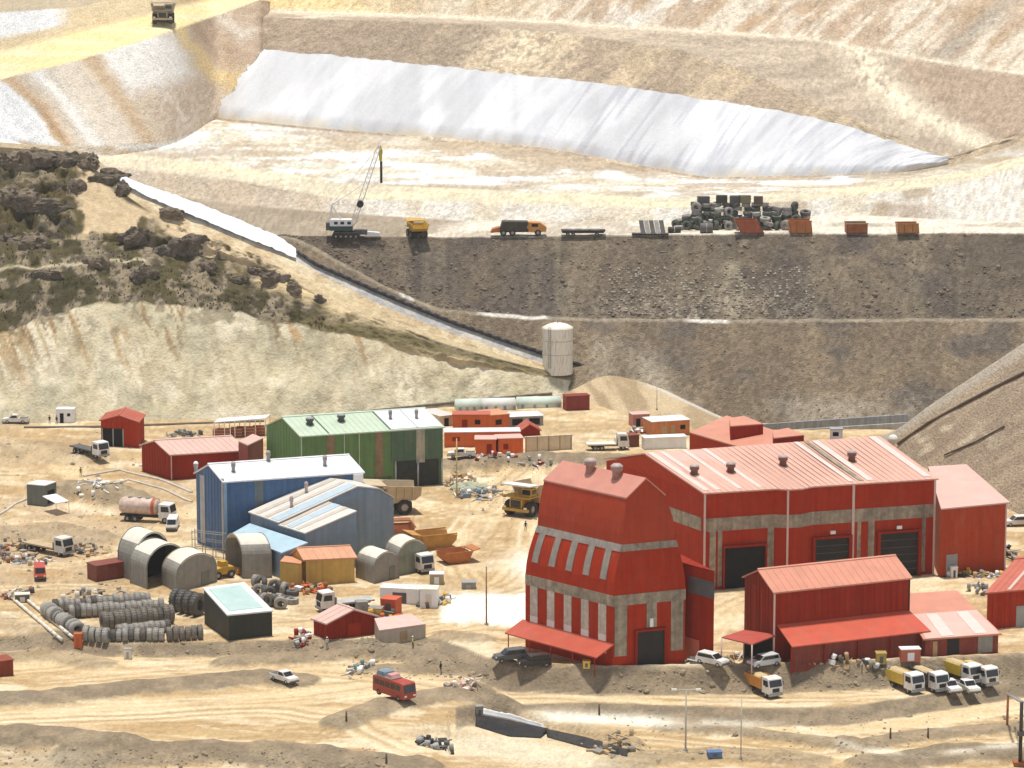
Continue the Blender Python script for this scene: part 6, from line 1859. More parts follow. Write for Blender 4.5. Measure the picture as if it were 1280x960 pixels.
def lattice(b, a_, c_, w0, w1, n, rr):
    d = (c_ - a_); u = Vector((0, 1, 0)); v = d.cross(u).normalized()
    cs = []
    for k in range(n + 1):
        t = k / n; w_ = w0 + (w1 - w0) * t
        if k == 0: w_ *= .4
        if k == n: w_ *= .4
        p = a_ + d * t
        cs.append([p + u * w_ * sx + v * w_ * sy for sx, sy in ((-1, -1), (1, -1), (1, 1), (-1, 1))])
    for k in range(n):
        for i in range(4):
            b.tube(cs[k][i], cs[k + 1][i], rr, n=5)
            b.tube(cs[k][i], cs[k + 1][(i + 1) % 4], rr * .6, n=4)
part(r, 'boom', M_boom, lambda b: lattice(b, root_b, tip, .55, .4, 16, .085))
part(r, 'gantry', M_boom, lambda b: [b.tube((-1.2, s_ * .9, 3.9), (-3.2, s_ * .5, 7.0), .09, n=6) for s_ in (-1, 1)] + [b.tube((-3.4, s_ * .9, 3.9), (-3.2, s_ * .5, 7.0), .09, n=6) for s_ in (-1, 1)])
part(r, 'stay_rope', M_boom, lambda b: [b.tube((-3.2, s_ * .4, 7.0), tip * .55 + root_b * .45, .05, n=4) for s_ in (-1, 1)] + [b.tube((-3.2, 0, 7.0), tip, .05, n=4)])
pm = root_b * .72 + tip * .28
part(r, 'winch_drum', M_chas, lambda b: b.tube(pm + Vector((.1, -.9, -.1)), pm + Vector((.1, .9, -.1)), .75, n=16))
part(r, 'hoist_rope', M_chas, lambda b: b.tube(tip + Vector((.3, 0, 0)), tip + Vector((.35, 0, -7.2)), .06, n=5))
bk_ = part(r, 'hook_block', mat('hook yellow', (.55, .42, .06), .5, .15), lambda b: b.prism([(tip.x - .15, tip.z - 1.8), (tip.x + .45, tip.z - .3), (tip.x + .75, tip.z - 1.2), (tip.x + .55, tip.z - 3.6), (tip.x + .0, tip.z - 3.2)], -.3, .3))
part(r, 'pile_hammer', M_chas, lambda b: b.tube(tip + Vector((.4, 0, -3.4)), tip + Vector((.4, 0, -8.2)), .28, n=10))
part(r, 'front_plant', M_dgrey, lambda b: b.box(1.6, 4.6, -1.0, 1.0, .6, 1.6))
wb2 = thing('sheet_stack', 'low white stack of sheets on the bench right of the crane', 'stack', G(466, 296))
part(wb2, 'sheet', M_white, lambda b: b.prism([(-1.8, 0), (1.8, 0), (1.5, 1.0), (-1.5, 1.2)], -.8, .8))
part(wb2, 'batten', M_timber, lambda b: b.box(-1.9, 1.9, -.9, -.8, 0, .2))
# ------------------------------------------------------------------ tyres
def tyre_mesh(r, w, m, name='tyre'):
    mb = MB()
    prof = [(r * .50, -w * .42), (r * .60, -w * .5), (r * .90, -w * .48), (r, -w * .34), (r * .985, -w * .12), (r, -w * .05), (r, w * .05), (r * .985, w * .12), (r, w * .34), (r * .90, w * .48), (r * .60, w * .5), (r * .50, w * .42)]
    mb.lathe(prof, (0, 0, 0), (1, 0, 0), 22, closed=True)
    # tread blocks
    for i in range(22):
        t = 2 * pi * (i + .5) / 22
        R_ = Matrix.Rotation(t, 3, 'X')
        mb.obox(R_ @ Vector((w * .25, 0, r * 1.0)), (w * .34, r * .13, r * .07), R_)
        mb.obox(R_ @ Vector((-w * .25, 0, r * 1.0)), (w * .34, r * .13, r * .07), R_)
    o = mb.build(name, m)
    return o

TY = {}
def tyre(label, group, loc, rot, r=1.25, w=.9, m=None):
    m = m or M_tyreg
    key = (round(r, 2), round(w, 2), m.name)
    if key not in TY:
        TY[key] = o = tyre_mesh(r, w, m)
    else:
        o = TY[key].copy(); COL.objects.link(o)
    o.location = loc; o.rotation_euler = rot
    settag(o, label, 'tyre', group)
    return o

def tyre_row(label, a, b, r, m, gap=1.0, group='tyres standing in rows'):
    A_, B_ = G(*a), G(*b)
    d = B_ - A_; d.z = 0; Ln = d.length
    w = .82
    n_ = max(2, int(Ln / (w * gap)))
    ang = atan2(d.y, d.x)
    for i in range(n_):
        p = A_ + d * ((i + .5) / n_)
        rr = r * random.choice((.93, 1.0, 1.0, 1.06))
        tyre(label, group, (p.x, p.y + random.uniform(-.06, .06), zat(p.x, p.y) + rr * .97), (random.uniform(0, 6), random.uniform(-.03, .03), ang + random.uniform(-.05, .05)), round(rr, 2), w, m if random.random() > .10 else M_tyred)

tyre_row('grey tyre in the backmost long row of the tyre yard', (66, 764), (188, 755), .95, M_tyreg)
tyre_row('dusty tyre in the second row, behind the row of big dark tyres', (86, 773), (205, 765), 1.05, M_tyreg)
tyre_row('big dark tyre in the middle row, the row with the widest tyres', (127, 787), (216, 778), 1.4, mat('brown worn rubber', (.19, .168, .14), .9, .3, scale=1.5))
tyre_row('tyre in the row just in front of the big dark tyres', (146, 796), (212, 789), .9, M_tyreg)
tyre_row('tyre in the frontmost row of the tyre yard along the road bank', (138, 801), (206, 801), .95, M_tyreg)
tyre_row('tyre in the short front row ending beside the dark hut', (208, 801), (254, 798), 1.05, mat('brown worn rubber', (.19, .168, .14)))
tyre_row('pale ribbed tyre in the slanting row along the tyre yard left side', (58, 768), (98, 797), 1.1, mat('pale dusty rubber', (.36, .34, .30), .9, .3))
tyre_row('pale ribbed tyre in the short front left row beside the white pipes', (104, 800), (137, 803), 1.1, MATS['pale dusty rubber'])
for k in range(4):
    p = G(222 + k * 8.5, 763 + k * 2.2)
    tyre('huge black tyre standing in the short row behind the dark hut', 'huge black tyres behind the dark hut', (p.x, p.y, p.z + 1.72), (k * .4, 0, radians(-28)), 1.75, 1.05, M_tyred)
for k in range(22):
    p = G(318 + (k % 8) * 6.5 + random.uniform(-2, 2), 733 + (k // 8) * 10 + (k % 8) * 1.6)
    fl = random.random() < .5
    tyre('grey tyre in the loose heap between the dark hut and the yellow building', 'loose tyre heap behind the dark hut', (p.x, p.y, p.z + (.45 if fl else .9)), (random.uniform(0, 3), (pi / 2 if fl else random.uniform(-.2, .2)), random.uniform(0, 3)), 1.0, .8, M_tyred if k % 3 else M_tyreg)

# big stacked pile on the bench
base = G(850, 291)
colx = [(848, 3), (861, 5), (873, 7), (885, 7), (897, 7), (909, 7), (921, 7), (934, 7), (946, 7), (958, 7), (970, 5), (983, 5), (995, 5), (1007, 4)]
M_tg = mat('green black rubber', (.105, .118, .095), .85, .3); M_tp = mat('pale dusty rubber', (.36, .34, .30), .9, .3)
for k, (px, n_) in enumerate(colx):
    p = G(px, 287)
    for row in range(3):
        top = max(1, n_ - 1 - row * 2 + (random.choice((-1, 0, 0, 1)) if row or n_ < 7 else 0))
        for i in range(top):
            last = i == top - 1
            y_ = p.y + 3.6 - row * 2.2
            x_ = p.x + random.uniform(-.55, .55)
            up = last and random.random() < .5 and (row or n_ < 7)
            tyre('worn tyre piled in the big heap on the bench edge', 'stacked tyre pile on the bench', (x_, y_ + random.uniform(-.4, .4), zat(x_, y_) + .5 + i * .93 + (.5 if up else 0)),
                 (random.uniform(0, 3), (random.uniform(-.3, .3) if up else pi / 2 + random.uniform(-.28, .28)), random.uniform(0, 3)), random.choice((.95, 1.05, 1.15)), .9, random.choice((M_tyred, M_tyreg, M_tg, M_tg, M_tp, M_tyreg)))

GC = 'crates on top of the stacked tyre pile'
for k, (px, py, s_, m_, lab) in enumerate(((880, 262, 1.3, M_dgrey, 'dark box on the stacked tyre pile, leftmost on top'), (903, 261, 1.2, mat('black green box', (.05, .06, .045), .7, .3), 'black green box on the stacked tyre pile, second from the left'),
        (919, 263, 1.0, M_dgrey, 'smallish dark box in the middle of the tyre pile top'), (932, 262, 1.15, mat('khaki box', (.22, .20, .12), .7, .2), 'khaki box on top of the tyre pile'), (949, 261, 1.0, mat('brown box', (.15, .10, .075), .7, .2), 'brown box on top of the tyre pile, rightmost box'))):
    p = G(px, 287); zb = zat(p.x, p.y + 3.2) + .93 * 6.3
    o = thing('crate', lab, 'crate', (p.x, p.y + 3.4, zb - .42 + (-.12, .1, 0, .15, -.1)[k]), (.1, -.15, .05, .2, -.1)[k], group=GC)
    part(o, 'body', m_, lambda b: b.box(-s_, s_, -.9, .9, 0, 1.7))
    for z_ in (.2, .8, 1.4):
        part(o, 'slat', m_, lambda b: b.box(-s_ - .05, s_ + .05, -.97, -.9, z_, z_ + .22))
for k, (px, lab) in enumerate(((883, 'rounded dark drum roll lying in front of the tyre pile'), (843, 'low black roll lying left of the tyre pile'))):
    p = G(px, 291); o = thing('rubber_roll', lab, 'roll', p)
    part(o, 'roll', (M_tyred, M_chas)[k], lambda b: b.lathe([(.3, -1.4), (1.0 - .4 * k, -1.4), (1.1 - .4 * k, -1.2), (1.1 - .4 * k, 1.2), (1.0 - .4 * k, 1.4), (.3, 1.4)], (0, 0, 1.05 - .4 * k), (1, 0, 0), 18, closed=True))
    part(o, 'strap', M_grey, lambda b: b.lathe([(1.11 - .4 * k, -.1), (1.14 - .4 * k, -.1), (1.14 - .4 * k, .1), (1.11 - .4 * k, .1)], (0, 0, 1.05 - .4 * k), (1, 0, 0), 18, closed=True))

# ------------------------------------------------------------------ rocks
def rock_mesh(name, r, seed, m, flat=.8, sub=4, amp=.75, crag=False):
    bm = bmesh.new()
    bmesh.ops.create_icosphere(bm, subdivisions=4 if crag else sub, radius=1)
    co = np.array([v.co[:] for v in bm.verts])
    n_ = (fbm(co[:, 0] * 1.3 + seed, co[:, 1] * 1.3, co[:, 2] * 1.3, 4, seed) - .5) * 2 * amp
    rid = np.abs(fbm(co[:, 0] * 2.6 + seed * 3, co[:, 1] * 2.6, co[:, 2] * 1.2, 4, seed + 9) - .5) * 2
    n_ += (.35 - rid) * .7
    if crag:        # blocky, steeply jointed rock
        n_ = (fbm(co[:, 0] * 1.1 + seed, co[:, 1] * 1.1, co[:, 2] * 1.1, 2, seed) - .5) * 1.3
        n_ += (fbm(co[:, 0] * 3.4 + seed, co[:, 1] * 3.4, co[:, 2] * .5, 2, seed + 5) - .5) * .8
        n_ = np.floor(n_ / .24) * .24 * .8 + n_ * .2 + (fbm(co[:, 0] * 7, co[:, 1] * 7, co[:, 2] * 3, 2, seed + 6) - .5) * .12
    st = 1.25 + (seed % 5) * .22 if crag else 1.0
    co = co * np.maximum(.25, 1 + n_)[:, None] * np.array([st, .8, flat]) * r
    for v, c in zip(bm.verts, co): v.co = c
    me = bpy.data.meshes.new(name); bm.to_mesh(me); bm.free()
    me.materials.append(m)
    o = bpy.data.objects.new(name, me); COL.objects.link(o)
    return o
M_crag = mat('dark crag rock', (.135, .112, .086), .95, .45, scale=.9, bump=.9, spec=.1, dust=.4)
M_crag2 = mat('brown crag rock', (.18, .145, .105), .95, .45, scale=.9, bump=.9, spec=.1, dust=.5)
GR = 'dark crags on the grassy hill'
crags = [
    (14, 205, 5.0, 'dark crag at the extreme upper left of the hill'), (52, 203, 4.5, 'broad dark crag just right of the upper left corner crag'), (86, 203, 3.4, 'dark crag touching the left rim of the bare tan hollow'),
    (112, 206, 3.6, 'jagged crag on the skyline above the bare tan hollow'), (136, 222, 3.4, 'crag on the right shoulder of the skyline beside the white chute'), (155, 240, 2.4, 'small crag stepping down beside the top of the white chute'),
    (18, 250, 5.0, 'large dark crag on the left picture edge below the skyline'), (60, 262, 4.0, 'mottled crag in the grass left of the bare hollow'), (92, 236, 2.6, 'narrow crag on the left wall of the bare hollow'),
    (40, 305, 4.0, 'low crag in the dark grass at the far left'), (12, 300, 3.5, 'crag cut by the left edge above the pale ledge'), (168, 298, 3.6, 'blocky crag at the lower right end of the bare hollow'),
    (213, 268, 2.7, 'rounded crag standing alone beside the white chute'), (207, 316, 3.4, 'dark crag below the lone rounded crag'), (240, 308, 3.5, 'steep dark crag at the right end of the main crag group'),
    (258, 335, 2.6, 'small crag at the foot of the steep dark crag'), (316, 340, 2.2, 'first small crag on the tan shoulder right of the main group'), (340, 352, 2.6, 'long low crag on the tan shoulder'), (366, 362, 2.2, 'last small crag down the tan shoulder'),
    (300, 350, 1.8, 'tiny crag at the left end of the tan shoulder'), (398, 376, 1.6, 'tiny dark rock low on the tan shoulder near the pipe'), (120, 330, 2.6, 'low crag above the cut cliff near the pale ledge'), (60, 345, 2.8, 'brownish crag above the left part of the cut cliff'),
    (180, 345, 2.4, 'brown crag above the rust stained part of the cliff')]
for k, (px, py, r_, lab) in enumerate(crags):
    p = G(px, py)
    o = rock_mesh('crag', r_ * .66, 200 + k * 7, M_crag if k % 3 else M_crag2, (1.0, .75, 1.15)[k % 3], crag=True)
    o.location = (p.x, p.y, p.z + r_ * .02); o.rotation_euler = (0, 0, (k % 3 - 1) * .5)
    settag(o, lab, 'rock', GR)

def scatter_mesh(name, pts_, sizes, m, label, tet=False):
    """many small stones or tufts as one stuff object"""
    V_, F_ = [], []
    if tet:
        base_v = np.array([(-.5, 0, 0), (.5, 0, 0), (.1, .1, 1), (0, -.5, 0), (0, .5, 0), (-.15, 0, .85), (-.35, .35, 0), (.35, -.35, 0), (.3, .25, .7)], float)
        base_f = [(0, 1, 2), (3, 4, 5), (6, 7, 8)]
    else:
        t = (1 + 5 ** .5) / 2
        base_v = np.array([(-1, t, 0), (1, t, 0), (-1, -t, 0), (1, -t, 0), (0, -1, t), (0, 1, t), (0, -1, -t), (0, 1, -t), (t, 0, -1), (t, 0, 1), (-t, 0, -1), (-t, 0, 1)], float) / 1.9
        base_f = [(0, 11, 5), (0, 5, 1), (0, 1, 7), (0, 7, 10), (0, 10, 11), (1, 5, 9), (5, 11, 4), (11, 10, 2), (10, 7, 6), (7, 1, 8), (3, 9, 4), (3, 4, 2), (3, 2, 6), (3, 6, 8), (3, 8, 9), (4, 9, 5), (2, 4, 11), (6, 2, 10), (8, 6, 7), (9, 8, 1)]
    nb = len(base_v)
    for i, (p, s_) in enumerate(zip(pts_, sizes)):
        a_ = random.uniform(0, 6.28)
        jit = base_v * (1 + rng.uniform(-.3, .3, base_v.shape)) if not tet else base_v
        c_, sn = cos(a_), sin(a_)
        x = (jit[:, 0] * c_ - jit[:, 1] * sn) * s_; y = (jit[:, 0] * sn + jit[:, 1] * c_) * s_; z = jit[:, 2] * s_ * (.75 if not tet else 1)
        V_.append(np.stack([x + p[0], y + p[1], z + p[2]], -1)); F_ += [tuple(j + i * nb for j in f) for f in base_f]
    me = bpy.data.meshes.new(name)
    me.from_pydata(np.concatenate(V_).tolist(), [], F_)
    me.materials.append(m)
    o = bpy.data.objects.new(name, me); COL.objects.link(o)
    settag(o, label, kind='stuff')
    return o
bp_, bseg, bfr = BACK
rows2 = np.where(bseg == 2)[0]; rows0 = np.where(bseg == 0)[0]
def pick(rows, n_, bias):
    q = []
    for _ in range(n_):
        k = rows[int(len(rows) * random.random() ** bias)]
        c = random.randrange(150, bp_.shape[1] - 70)
        q.append(bp_[k, c] + np.array([random.uniform(-.4, .4), 0, 0]))
    return q
pp_ = pick(rows2, 2200, 2.4); scatter_mesh('rubble', pp_, [random.uniform(.10, .30) * (1 + random.random() ** 6 * 1.5) for _ in pp_], mat('rubble rock', (.19, .155, .12), .95, .6, scale=.6, spec=.1), 'loose boulders and rubble on the upper dark bench face')
pp_ = pick(rows0, 700, 1.4); scatter_mesh('rubble', pp_, [random.uniform(.10, .28) for _ in pp_], mat('brown rubble rock', (.20, .15, .10), .95, .5, scale=.6, spec=.1), 'loose rubble on the lower dark bench face')
pp_ = [bp_[rows2[random.randrange(2, 26)], random.randrange(330, 420)] for _ in range(500)]; scatter_mesh('rubble', pp_, [random.uniform(.15, .4) for _ in pp_], mat('pale rubble rock', (.34, .30, .24), .95, .4, scale=.6, spec=.1), 'pale broken rock at the foot of the upper dark bench face')
# stones and dirt clods on banks, heaps and scrap ground
pp_ = []
for _ in range(1500):
    z_ = random.choice(((-10, 150, 655, 745), (0, 240, 540, 660), (560, 700, 575, 650), (430, 620, 825, 850), (0, 480, 935, 959), (760, 1280, 838, 865), (0, 560, 795, 820), (760, 1280, 895, 955)))
    p = G(random.uniform(z_[0], z_[1]), random.uniform(z_[2], z_[3])); pp_.append(p)
scatter_mesh('stones', pp_, [random.uniform(.07, .22) * (1 + random.random() ** 8 * 2) for _ in pp_], mat('loose stone', (.30, .245, .17), .95, .4, scale=.6, spec=.1), 'loose stones and clods scattered along the banks')
# tufts on the hill
hp, _, _ = HILL
hs_pts = []; sz = []
for _ in range(1300):
    px = random.uniform(-5, 420) if random.random() < .4 else random.uniform(-5, 300)
    lo = np.interp(px, [0, 90, 160, 260, 400, 560, 700], [190, 200, 262, 318, 392, 436, 466]); hi = np.interp(px, [0, 60, 150, 330, 430, 560, 700], [412, 388, 372, 395, 418, 458, 474])
    py = random.uniform(lo, hi)
    if 92 < px < 175 and 205 < py < 292: continue
    if 175 < px < 420 and py < np.interp(px, [175, 260, 330, 420], [320, 352, 380, 405]) and random.random() < .85: continue
    hs_pts.append(G(px, py)); sz.append(random.uniform(.18, .5))
scatter_mesh('grass_tufts', hs_pts, sz, mat('dry grass', (.12, .10, .045), .95, .55, scale=.35, spec=.05), 'dark olive grass tufts over the hill top', tet=True)

# ------------------------------------------------------------------ poles, posts, pipes, fences
def pole(label, px, py, ytop, r=.1, m=None, arm=0, name='lamp_pole', cat='pole', group=None):
    p = G(px, py); h = D(px, ytop, p.y).z - p.z
    o = thing(name, label, cat, p, group=group)
    part(o, 'shaft', m or M_dgrey, lambda b: b.tube((0, 0, -.3), (0, 0, h), r, r * .7, n=8))
    if name != 'marker_post': part(o, 'base', M_grey, lambda b: b.lathe([(.02, -.2), (r * 2.5, -.2), (r * 2.5, .25), (.02, .3)], (0, 0, 0), (0, 0, 1), 10))
    if arm:
        part(o, 'lamp_arm', m or M_dgrey, lambda b: b.tube((-arm, 0, h), (arm, 0, h), r * .6, n=6))
        for s_ in (-1, 1):
            part(o, 'lamp_head', M_lamp, lambda b: b.box(s_ * arm - .35, s_ * arm + .35, -.2, .2, h - .12, h + .1))
    return o
pole('slim dark pole standing by the white concrete pad', 608, 781, 708, .13, mat('rusty pole', (.22, .13, .07), .6, .2))
pole('tall pale lamp pole with a crossbar on the lower road below the canopy', 857, 938, 862, .13, mat('pale galvanised', (.42, .39, .33), .5, .1), 1.6)
pole('thin pale pole right of the tall lamp pole on the lower road', 926, 948, 872, .09, MATS['pale galvanised'])
pole('thin yellowish mast behind the right end of the green hall', 571, 622, 548, .14, mat('mast yellow', (.50, .40, .14), .6, .15))
pole('thin pole by the dirt ramp below the white tank', 821, 512, 478, .08, MATS['pale galvanised'])
GP = 'short dark marker posts by the lower roads'
for px, py, yt, lab in ((1113, 923, 910, 'left one of two marker posts on the lower right road'), (1160, 922, 910, 'right one of two marker posts on the lower right road'), (433, 901, 889, 'marker post beside the lower road left of the mound'), (483, 954, 942, 'dark marker post at the bottom edge left of centre'), (749, 893, 880, 'marker post on the white stretch of the lower road')):
    o = pole(lab, px, py, yt, .16, mat('post wood', (.09, .065, .045), .8, .2), 0, 'marker_post', 'post', GP)
# portal frame pylon at the right edge
p1, p2 = G(1259, 906), G(1275, 955)
o = thing('steel_gantry', 'dark steel gantry frame at the right edge of the lower road', 'gantry', (p1 + p2) / 2)
for i, (p, yt) in enumerate(((p1, 868), (p2, 878))):
    h = D(1259, yt, p.y).z
    part(o, 'leg', M_rustb if i == 0 else M_chas, lambda b: b.tube(p - o.location + Vector((0, 0, -.3)), Vector((p.x, p.y, h)) - o.location, .17 + .07 * i, n=8))
h1_, h2_ = D(1259, 868, p1.y).z, D(1275, 878, p2.y).z
part(o, 'crossbeam', M_grey, lambda b: b.tube(Vector((p1.x, p1.y, h1_)) - o.location, Vector((p2.x, p2.y, h2_)) - o.location, .16, n=8))
part(o, 'crossbeam', M_grey, lambda b: b.tube(Vector((p1.x + .8, p1.y, h1_ - .3)) - o.location, Vector((p2.x + .9, p2.y, h2_ - .3)) - o.location, .12, n=8))
part(o, 'insulator_box', M_dgrey, lambda b: b.obox(Vector((p2.x, p2.y, (h2_ + p2.z) / 2)) - o.location, (.9, .7, .6), Matrix.Identity(3)))
part(o, 'footing', M_rustb, lambda b: b.obox(Vector((p2.x, p2.y, p2.z + .15)) - o.location, (1.8, 1.4, .5), Matrix.Identity(3)))
# white pipes left of the tyre yard
for k, (a, b_, lab) in enumerate((((18, 752), (78, 803), 'white pipe sloping along the tyre yard left side, outer of the pair'), ((34, 752), (92, 800), 'long white pipe sloping along the tyre yard, inner of the pair'))):
    mb = MB(); n_ = 10
    for i in range(n_):
        q0_, q1_ = G(a[0] + (b_[0] - a[0]) * i / n_, a[1] + (b_[1] - a[1]) * i / n_), G(a[0] + (b_[0] - a[0]) * (i + 1) / n_, a[1] + (b_[1] - a[1]) * (i + 1) / n_)
        mb.tube(q0_ + Vector((0, 0, .3)), q1_ + Vector((0, 0, .3)), .26, n=10)
    o = mb.build('white_pipe', M_canvtop); settag(o, lab, 'pipe', 'white pipes by the tyre yard')
# cream kerb along the cliff foot road
mb = MB(); q_ = [G(x, y) for x, y in ((30, 535), (130, 534), (240, 530), (330, 527))]
for a_, b_ in zip(q_[:-1], q_[1:]): mb.tube(a_ + Vector((0, 0, .1)), b_ + Vector((0, 0, .1)), .28, n=6)
o = mb.build('cliff_pipe', mat('dark cliff pipe', (.14, .115, .085), .8, .2)); settag(o, 'long dark pipe lying along the foot of the cliff at the left', 'pipe')
mb = MB(); q_ = [G(x, y) for x, y in ((440, 517), (560, 505), (640, 497), (690, 493))]
for a_, b_ in zip(q_[:-1], q_[1:]): mb.tube(a_ + Vector((0, 0, .2)), b_ + Vector((0, 0, .2)), .26, n=6)
o = mb.build('cliff_pipe', MATS['dark cliff pipe']); settag(o, 'dark pipe lying above the storage tents along the cliff foot', 'pipe')
# pale kerbs curving through the left yard
for k, (pts2, lab) in enumerate((([(104, 596), (150, 588), (200, 600), (240, 616)], 'pale curved kerb in front of the long red shed, the upper one'), ([(112, 604), (160, 600), (205, 612), (240, 628)], 'pale curved kerb in front of the long red shed, the lower one'), ([(-5, 646), (20, 630), (44, 616)], 'pale kerb leading to the grey green kiosk at the left'))):
    mb = MB(); q_ = [G(*p) for p in pts2]; fine_ = []
    for a_, b_ in zip(q_[:-1], q_[1:]): fine_ += [a_ * (1 - t) + b_ * t for t in (0, .25, .5, .75)]
    fine_.append(q_[-1])
    for p_ in fine_: p_.z = zat(p_.x, p_.y)
    for a_, b_ in zip(fine_[:-1], fine_[1:]): mb.tube(a_ + Vector((0, 0, .12)), b_ + Vector((0, 0, .12)), .24, n=6)
    o = mb.build('kerb', mat('kerb stone', (.55, .50, .43), .8, .2)); settag(o, lab, 'kerb', 'pale kerbs in the left yard')
# pipe on the right hillside
for k, (pts2, lab) in enumerate((([(1122, 556), (1160, 530), (1200, 508), (1240, 487), (1280, 467), (1300, 457)], 'dark pipe running straight up the right hillside'), ([(1180, 570), (1220, 553), (1255, 534)], 'faint lower pipe on the right hillside'))):
    mb = MB(); q_ = [G(*p) for p in pts2]
    for a_, b_ in zip(q_[:-1], q_[1:]): mb.tube(a_ + Vector((0, -.3, .25)), b_ + Vector((0, -.3, .25)), .3 if k == 0 else .16, n=6)
    o = mb.build('hillside_pipe', mat('hill pipe', (.10, .07, .05), .7, .2)); settag(o, lab, 'pipe')
# concrete channel at the foot of the dark bench
a, b_ = P(960, 532), P(1146, 524)
mb = MB(); d_ = (b_ - a); nn = Vector((-d_.y, d_.x, 0)).normalized()
mb.slab([a + Vector((0, 0, -1.2)), b_ + Vector((0, 0, -.6)), b_ + nn * .5 + Vector((0, 0, -.6)), a + nn * .5 + Vector((0, 0, -1.2))], 5)
o = mb.build('channel_wall', mat('grey concrete', (.36, .36, .35), .8, .2, .2)); settag(o, 'low grey concrete channel wall along the foot of the dark bench', 'wall')
mb = MB(); a2, b2 = a + nn * 5, b_ + nn * 5
mb.slab([a2 + Vector((0, 0, -.7)), b2 + Vector((0, 0, .1)), b2 + nn * .5 + Vector((0, 0, .1)), a2 + nn * .5 + Vector((0, 0, -.7))], 6)
o = mb.build('channel_wall', mat('blue grey concrete', (.27, .29, .31), .8, .2, .2)); settag(o, 'bluish grey concrete wall just behind the lower channel wall', 'wall')
p = P(1041, 548, 12.0); gz = 0
o = thing('rooftop_cabin', 'small white cabin with a dark window rising behind the hall roof', 'cabin', Vector((p.x, 535, -3)))
zt2 = D(1041, 536, 535).z + 3
part(o, 'body', M_white, lambda b: b.box(-1.0, 1.0, -1, 1, 0, zt2)); part(o, 'window', M_dark, lambda b: b.box(-.7, .3, -1.05, -1, zt2 - 1.1, zt2 - .4)); part(o, 'roof', M_grey, lambda b: b.box(-1.15, 1.15, -1.15, 1.15, zt2, zt2 + .15))
zt2 = D(1116, 549, 520).z
o = thing('dish_antenna', 'round pale dish antenna on a mast behind the right end of the hall roof', 'antenna', Vector(((1116 - 640) / FPX * 530, 520, 0)))
part(o, 'mast', M_grey, lambda b: b.tube((0, 0, 0), (0, 0, zt2), .12)); part(o, 'dish', M_canvtop, lambda b: b.lathe([(.02, .25), (.5, .1), (.85, -.15), (.88, -.12), (.52, .16), (.02, .32)], (0, -.2, zt2), (0, -1, .3), 18))

# ------------------------------------------------------------------ black sheeted ditch edge in the foreground
def draped(label, topline, botline, m, thick=.25, name='ditch_liner', cat='liner'):
    n_ = 26
    xs = np.linspace(0, 1, n_)
    tl = [(float(np.interp(t, np.linspace(0, 1, len(topline)), [q[0] for q in topline])), float(np.interp(t, np.linspace(0, 1, len(topline)), [q[1] for q in topline]))) for t in xs]
    bl = [(float(np.interp(t, np.linspace(0, 1, len(botline)), [q[0] for q in botline])), float(np.interp(t, np.linspace(0, 1, len(botline)), [q[1] for q in botline]))) for t in xs]
    rows = []
    for i in range(n_):
        a_, b_ = G(*tl[i]), G(*bl[i])
        ring = []
        for k in range(7):
            t = k / 6
            p = a_ * (1 - t) + b_ * t
            p.z = max(p.z, zat(p.x, p.y)) + .16 + .34 * sin(pi * min(1, t * 1.2)) * (.6 + .8 * float(vnoise(np.array([i * .9]), np.array([k * .5]), 0, 5)[0]))
            ring.append(p)
        rows.append(ring)
    mb = MB()
    vs = []
    for ring in rows:
        vs += ring + [p - Vector((0, 0, thick + .3)) for p in ring[::-1]]
    mb.loft([vs[i * 14:(i + 1) * 14] for i in range(n_)], True, True)
    o = mb.build(name, m); settag(o, label, cat); return o
M_blk = mat('black liner sheet', (.016, .016, .017), .75, .45, scale=1.2, bump=.3, dust=.06)
draped('black sheet lining the ditch edge, left piece starting at the grey post', [(596, 894), (640, 902), (686, 912)], [(594, 908), (636, 921), (676, 923)], M_blk)
draped('dark grey sheet lining the ditch edge, right piece running to the mound', [(682, 912), (730, 922), (786, 938)], [(684, 922), (735, 936), (784, 946)], mat('dark grey liner sheet', (.034, .032, .03), .75, .45, scale=1.2, bump=.3, dust=.08))
draped('white sheet laid along the top of the black ditch sheet', [(605, 888), (640, 896), (678, 908)], [(603, 893), (640, 900), (680, 911)], M_white, .1)
def scrap(label, px, py, w, d, h, n_, mats_, name='scrap_heap', rot=0):
    p = G(px, py)
    o = None
    mb = MB()
    for i in range(n_):
        a_, r_ = random.uniform(0, 6.28), sqrt(random.random())
        x, y = cos(a_) * r_ * w / 2, sin(a_) * r_ * d / 2
        zz = h * (1 - r_) * random.uniform(.2, 1)
        q_ = Vector((p.x + x, p.y + y, zat(p.x + x, p.y + y) + zz))
        R_ = Matrix.Rotation(random.uniform(0, 3), 3, 'Z') @ Matrix.Rotation(random.uniform(-.5, .5), 3, 'X')
        mb.cur = random.randrange(len(mats_))
        k = random.random()
        if k < .45: mb.obox(q_, (random.uniform(.3, 1.5), random.uniform(.3, .9), random.uniform(.15, .7)), R_)
        elif k < .75:
            v_ = R_ @ Vector((random.uniform(.6, 1.8), 0, .15)); mb.tube(q_ - v_, q_ + v_, random.uniform(.05, .16), n=6)
        else: mb.tube(q_, q_ + R_ @ Vector((0, 0, random.uniform(.5, 1.0))), random.uniform(.25, .4), n=10)
    o = mb.build(name, mats_); settag(o, label, kind='stuff'); return o
mx1 = [M_dgrey, M_rustb, M_tanb, M_grey, M_timber, M_canvas]
scrap('heap of broken machinery parts at the left edge', 14, 692, 9, 16, 1.8, 70, mx1)
scrap('scrap strewn beside the dusty white truck', 100, 690, 9, 8, 1.0, 40, mx1)
scrap('scrap pile in front of the dusty white truck', 40, 702, 8, 6, .9, 35, [M_dgrey, M_tanb, M_grey, M_white])
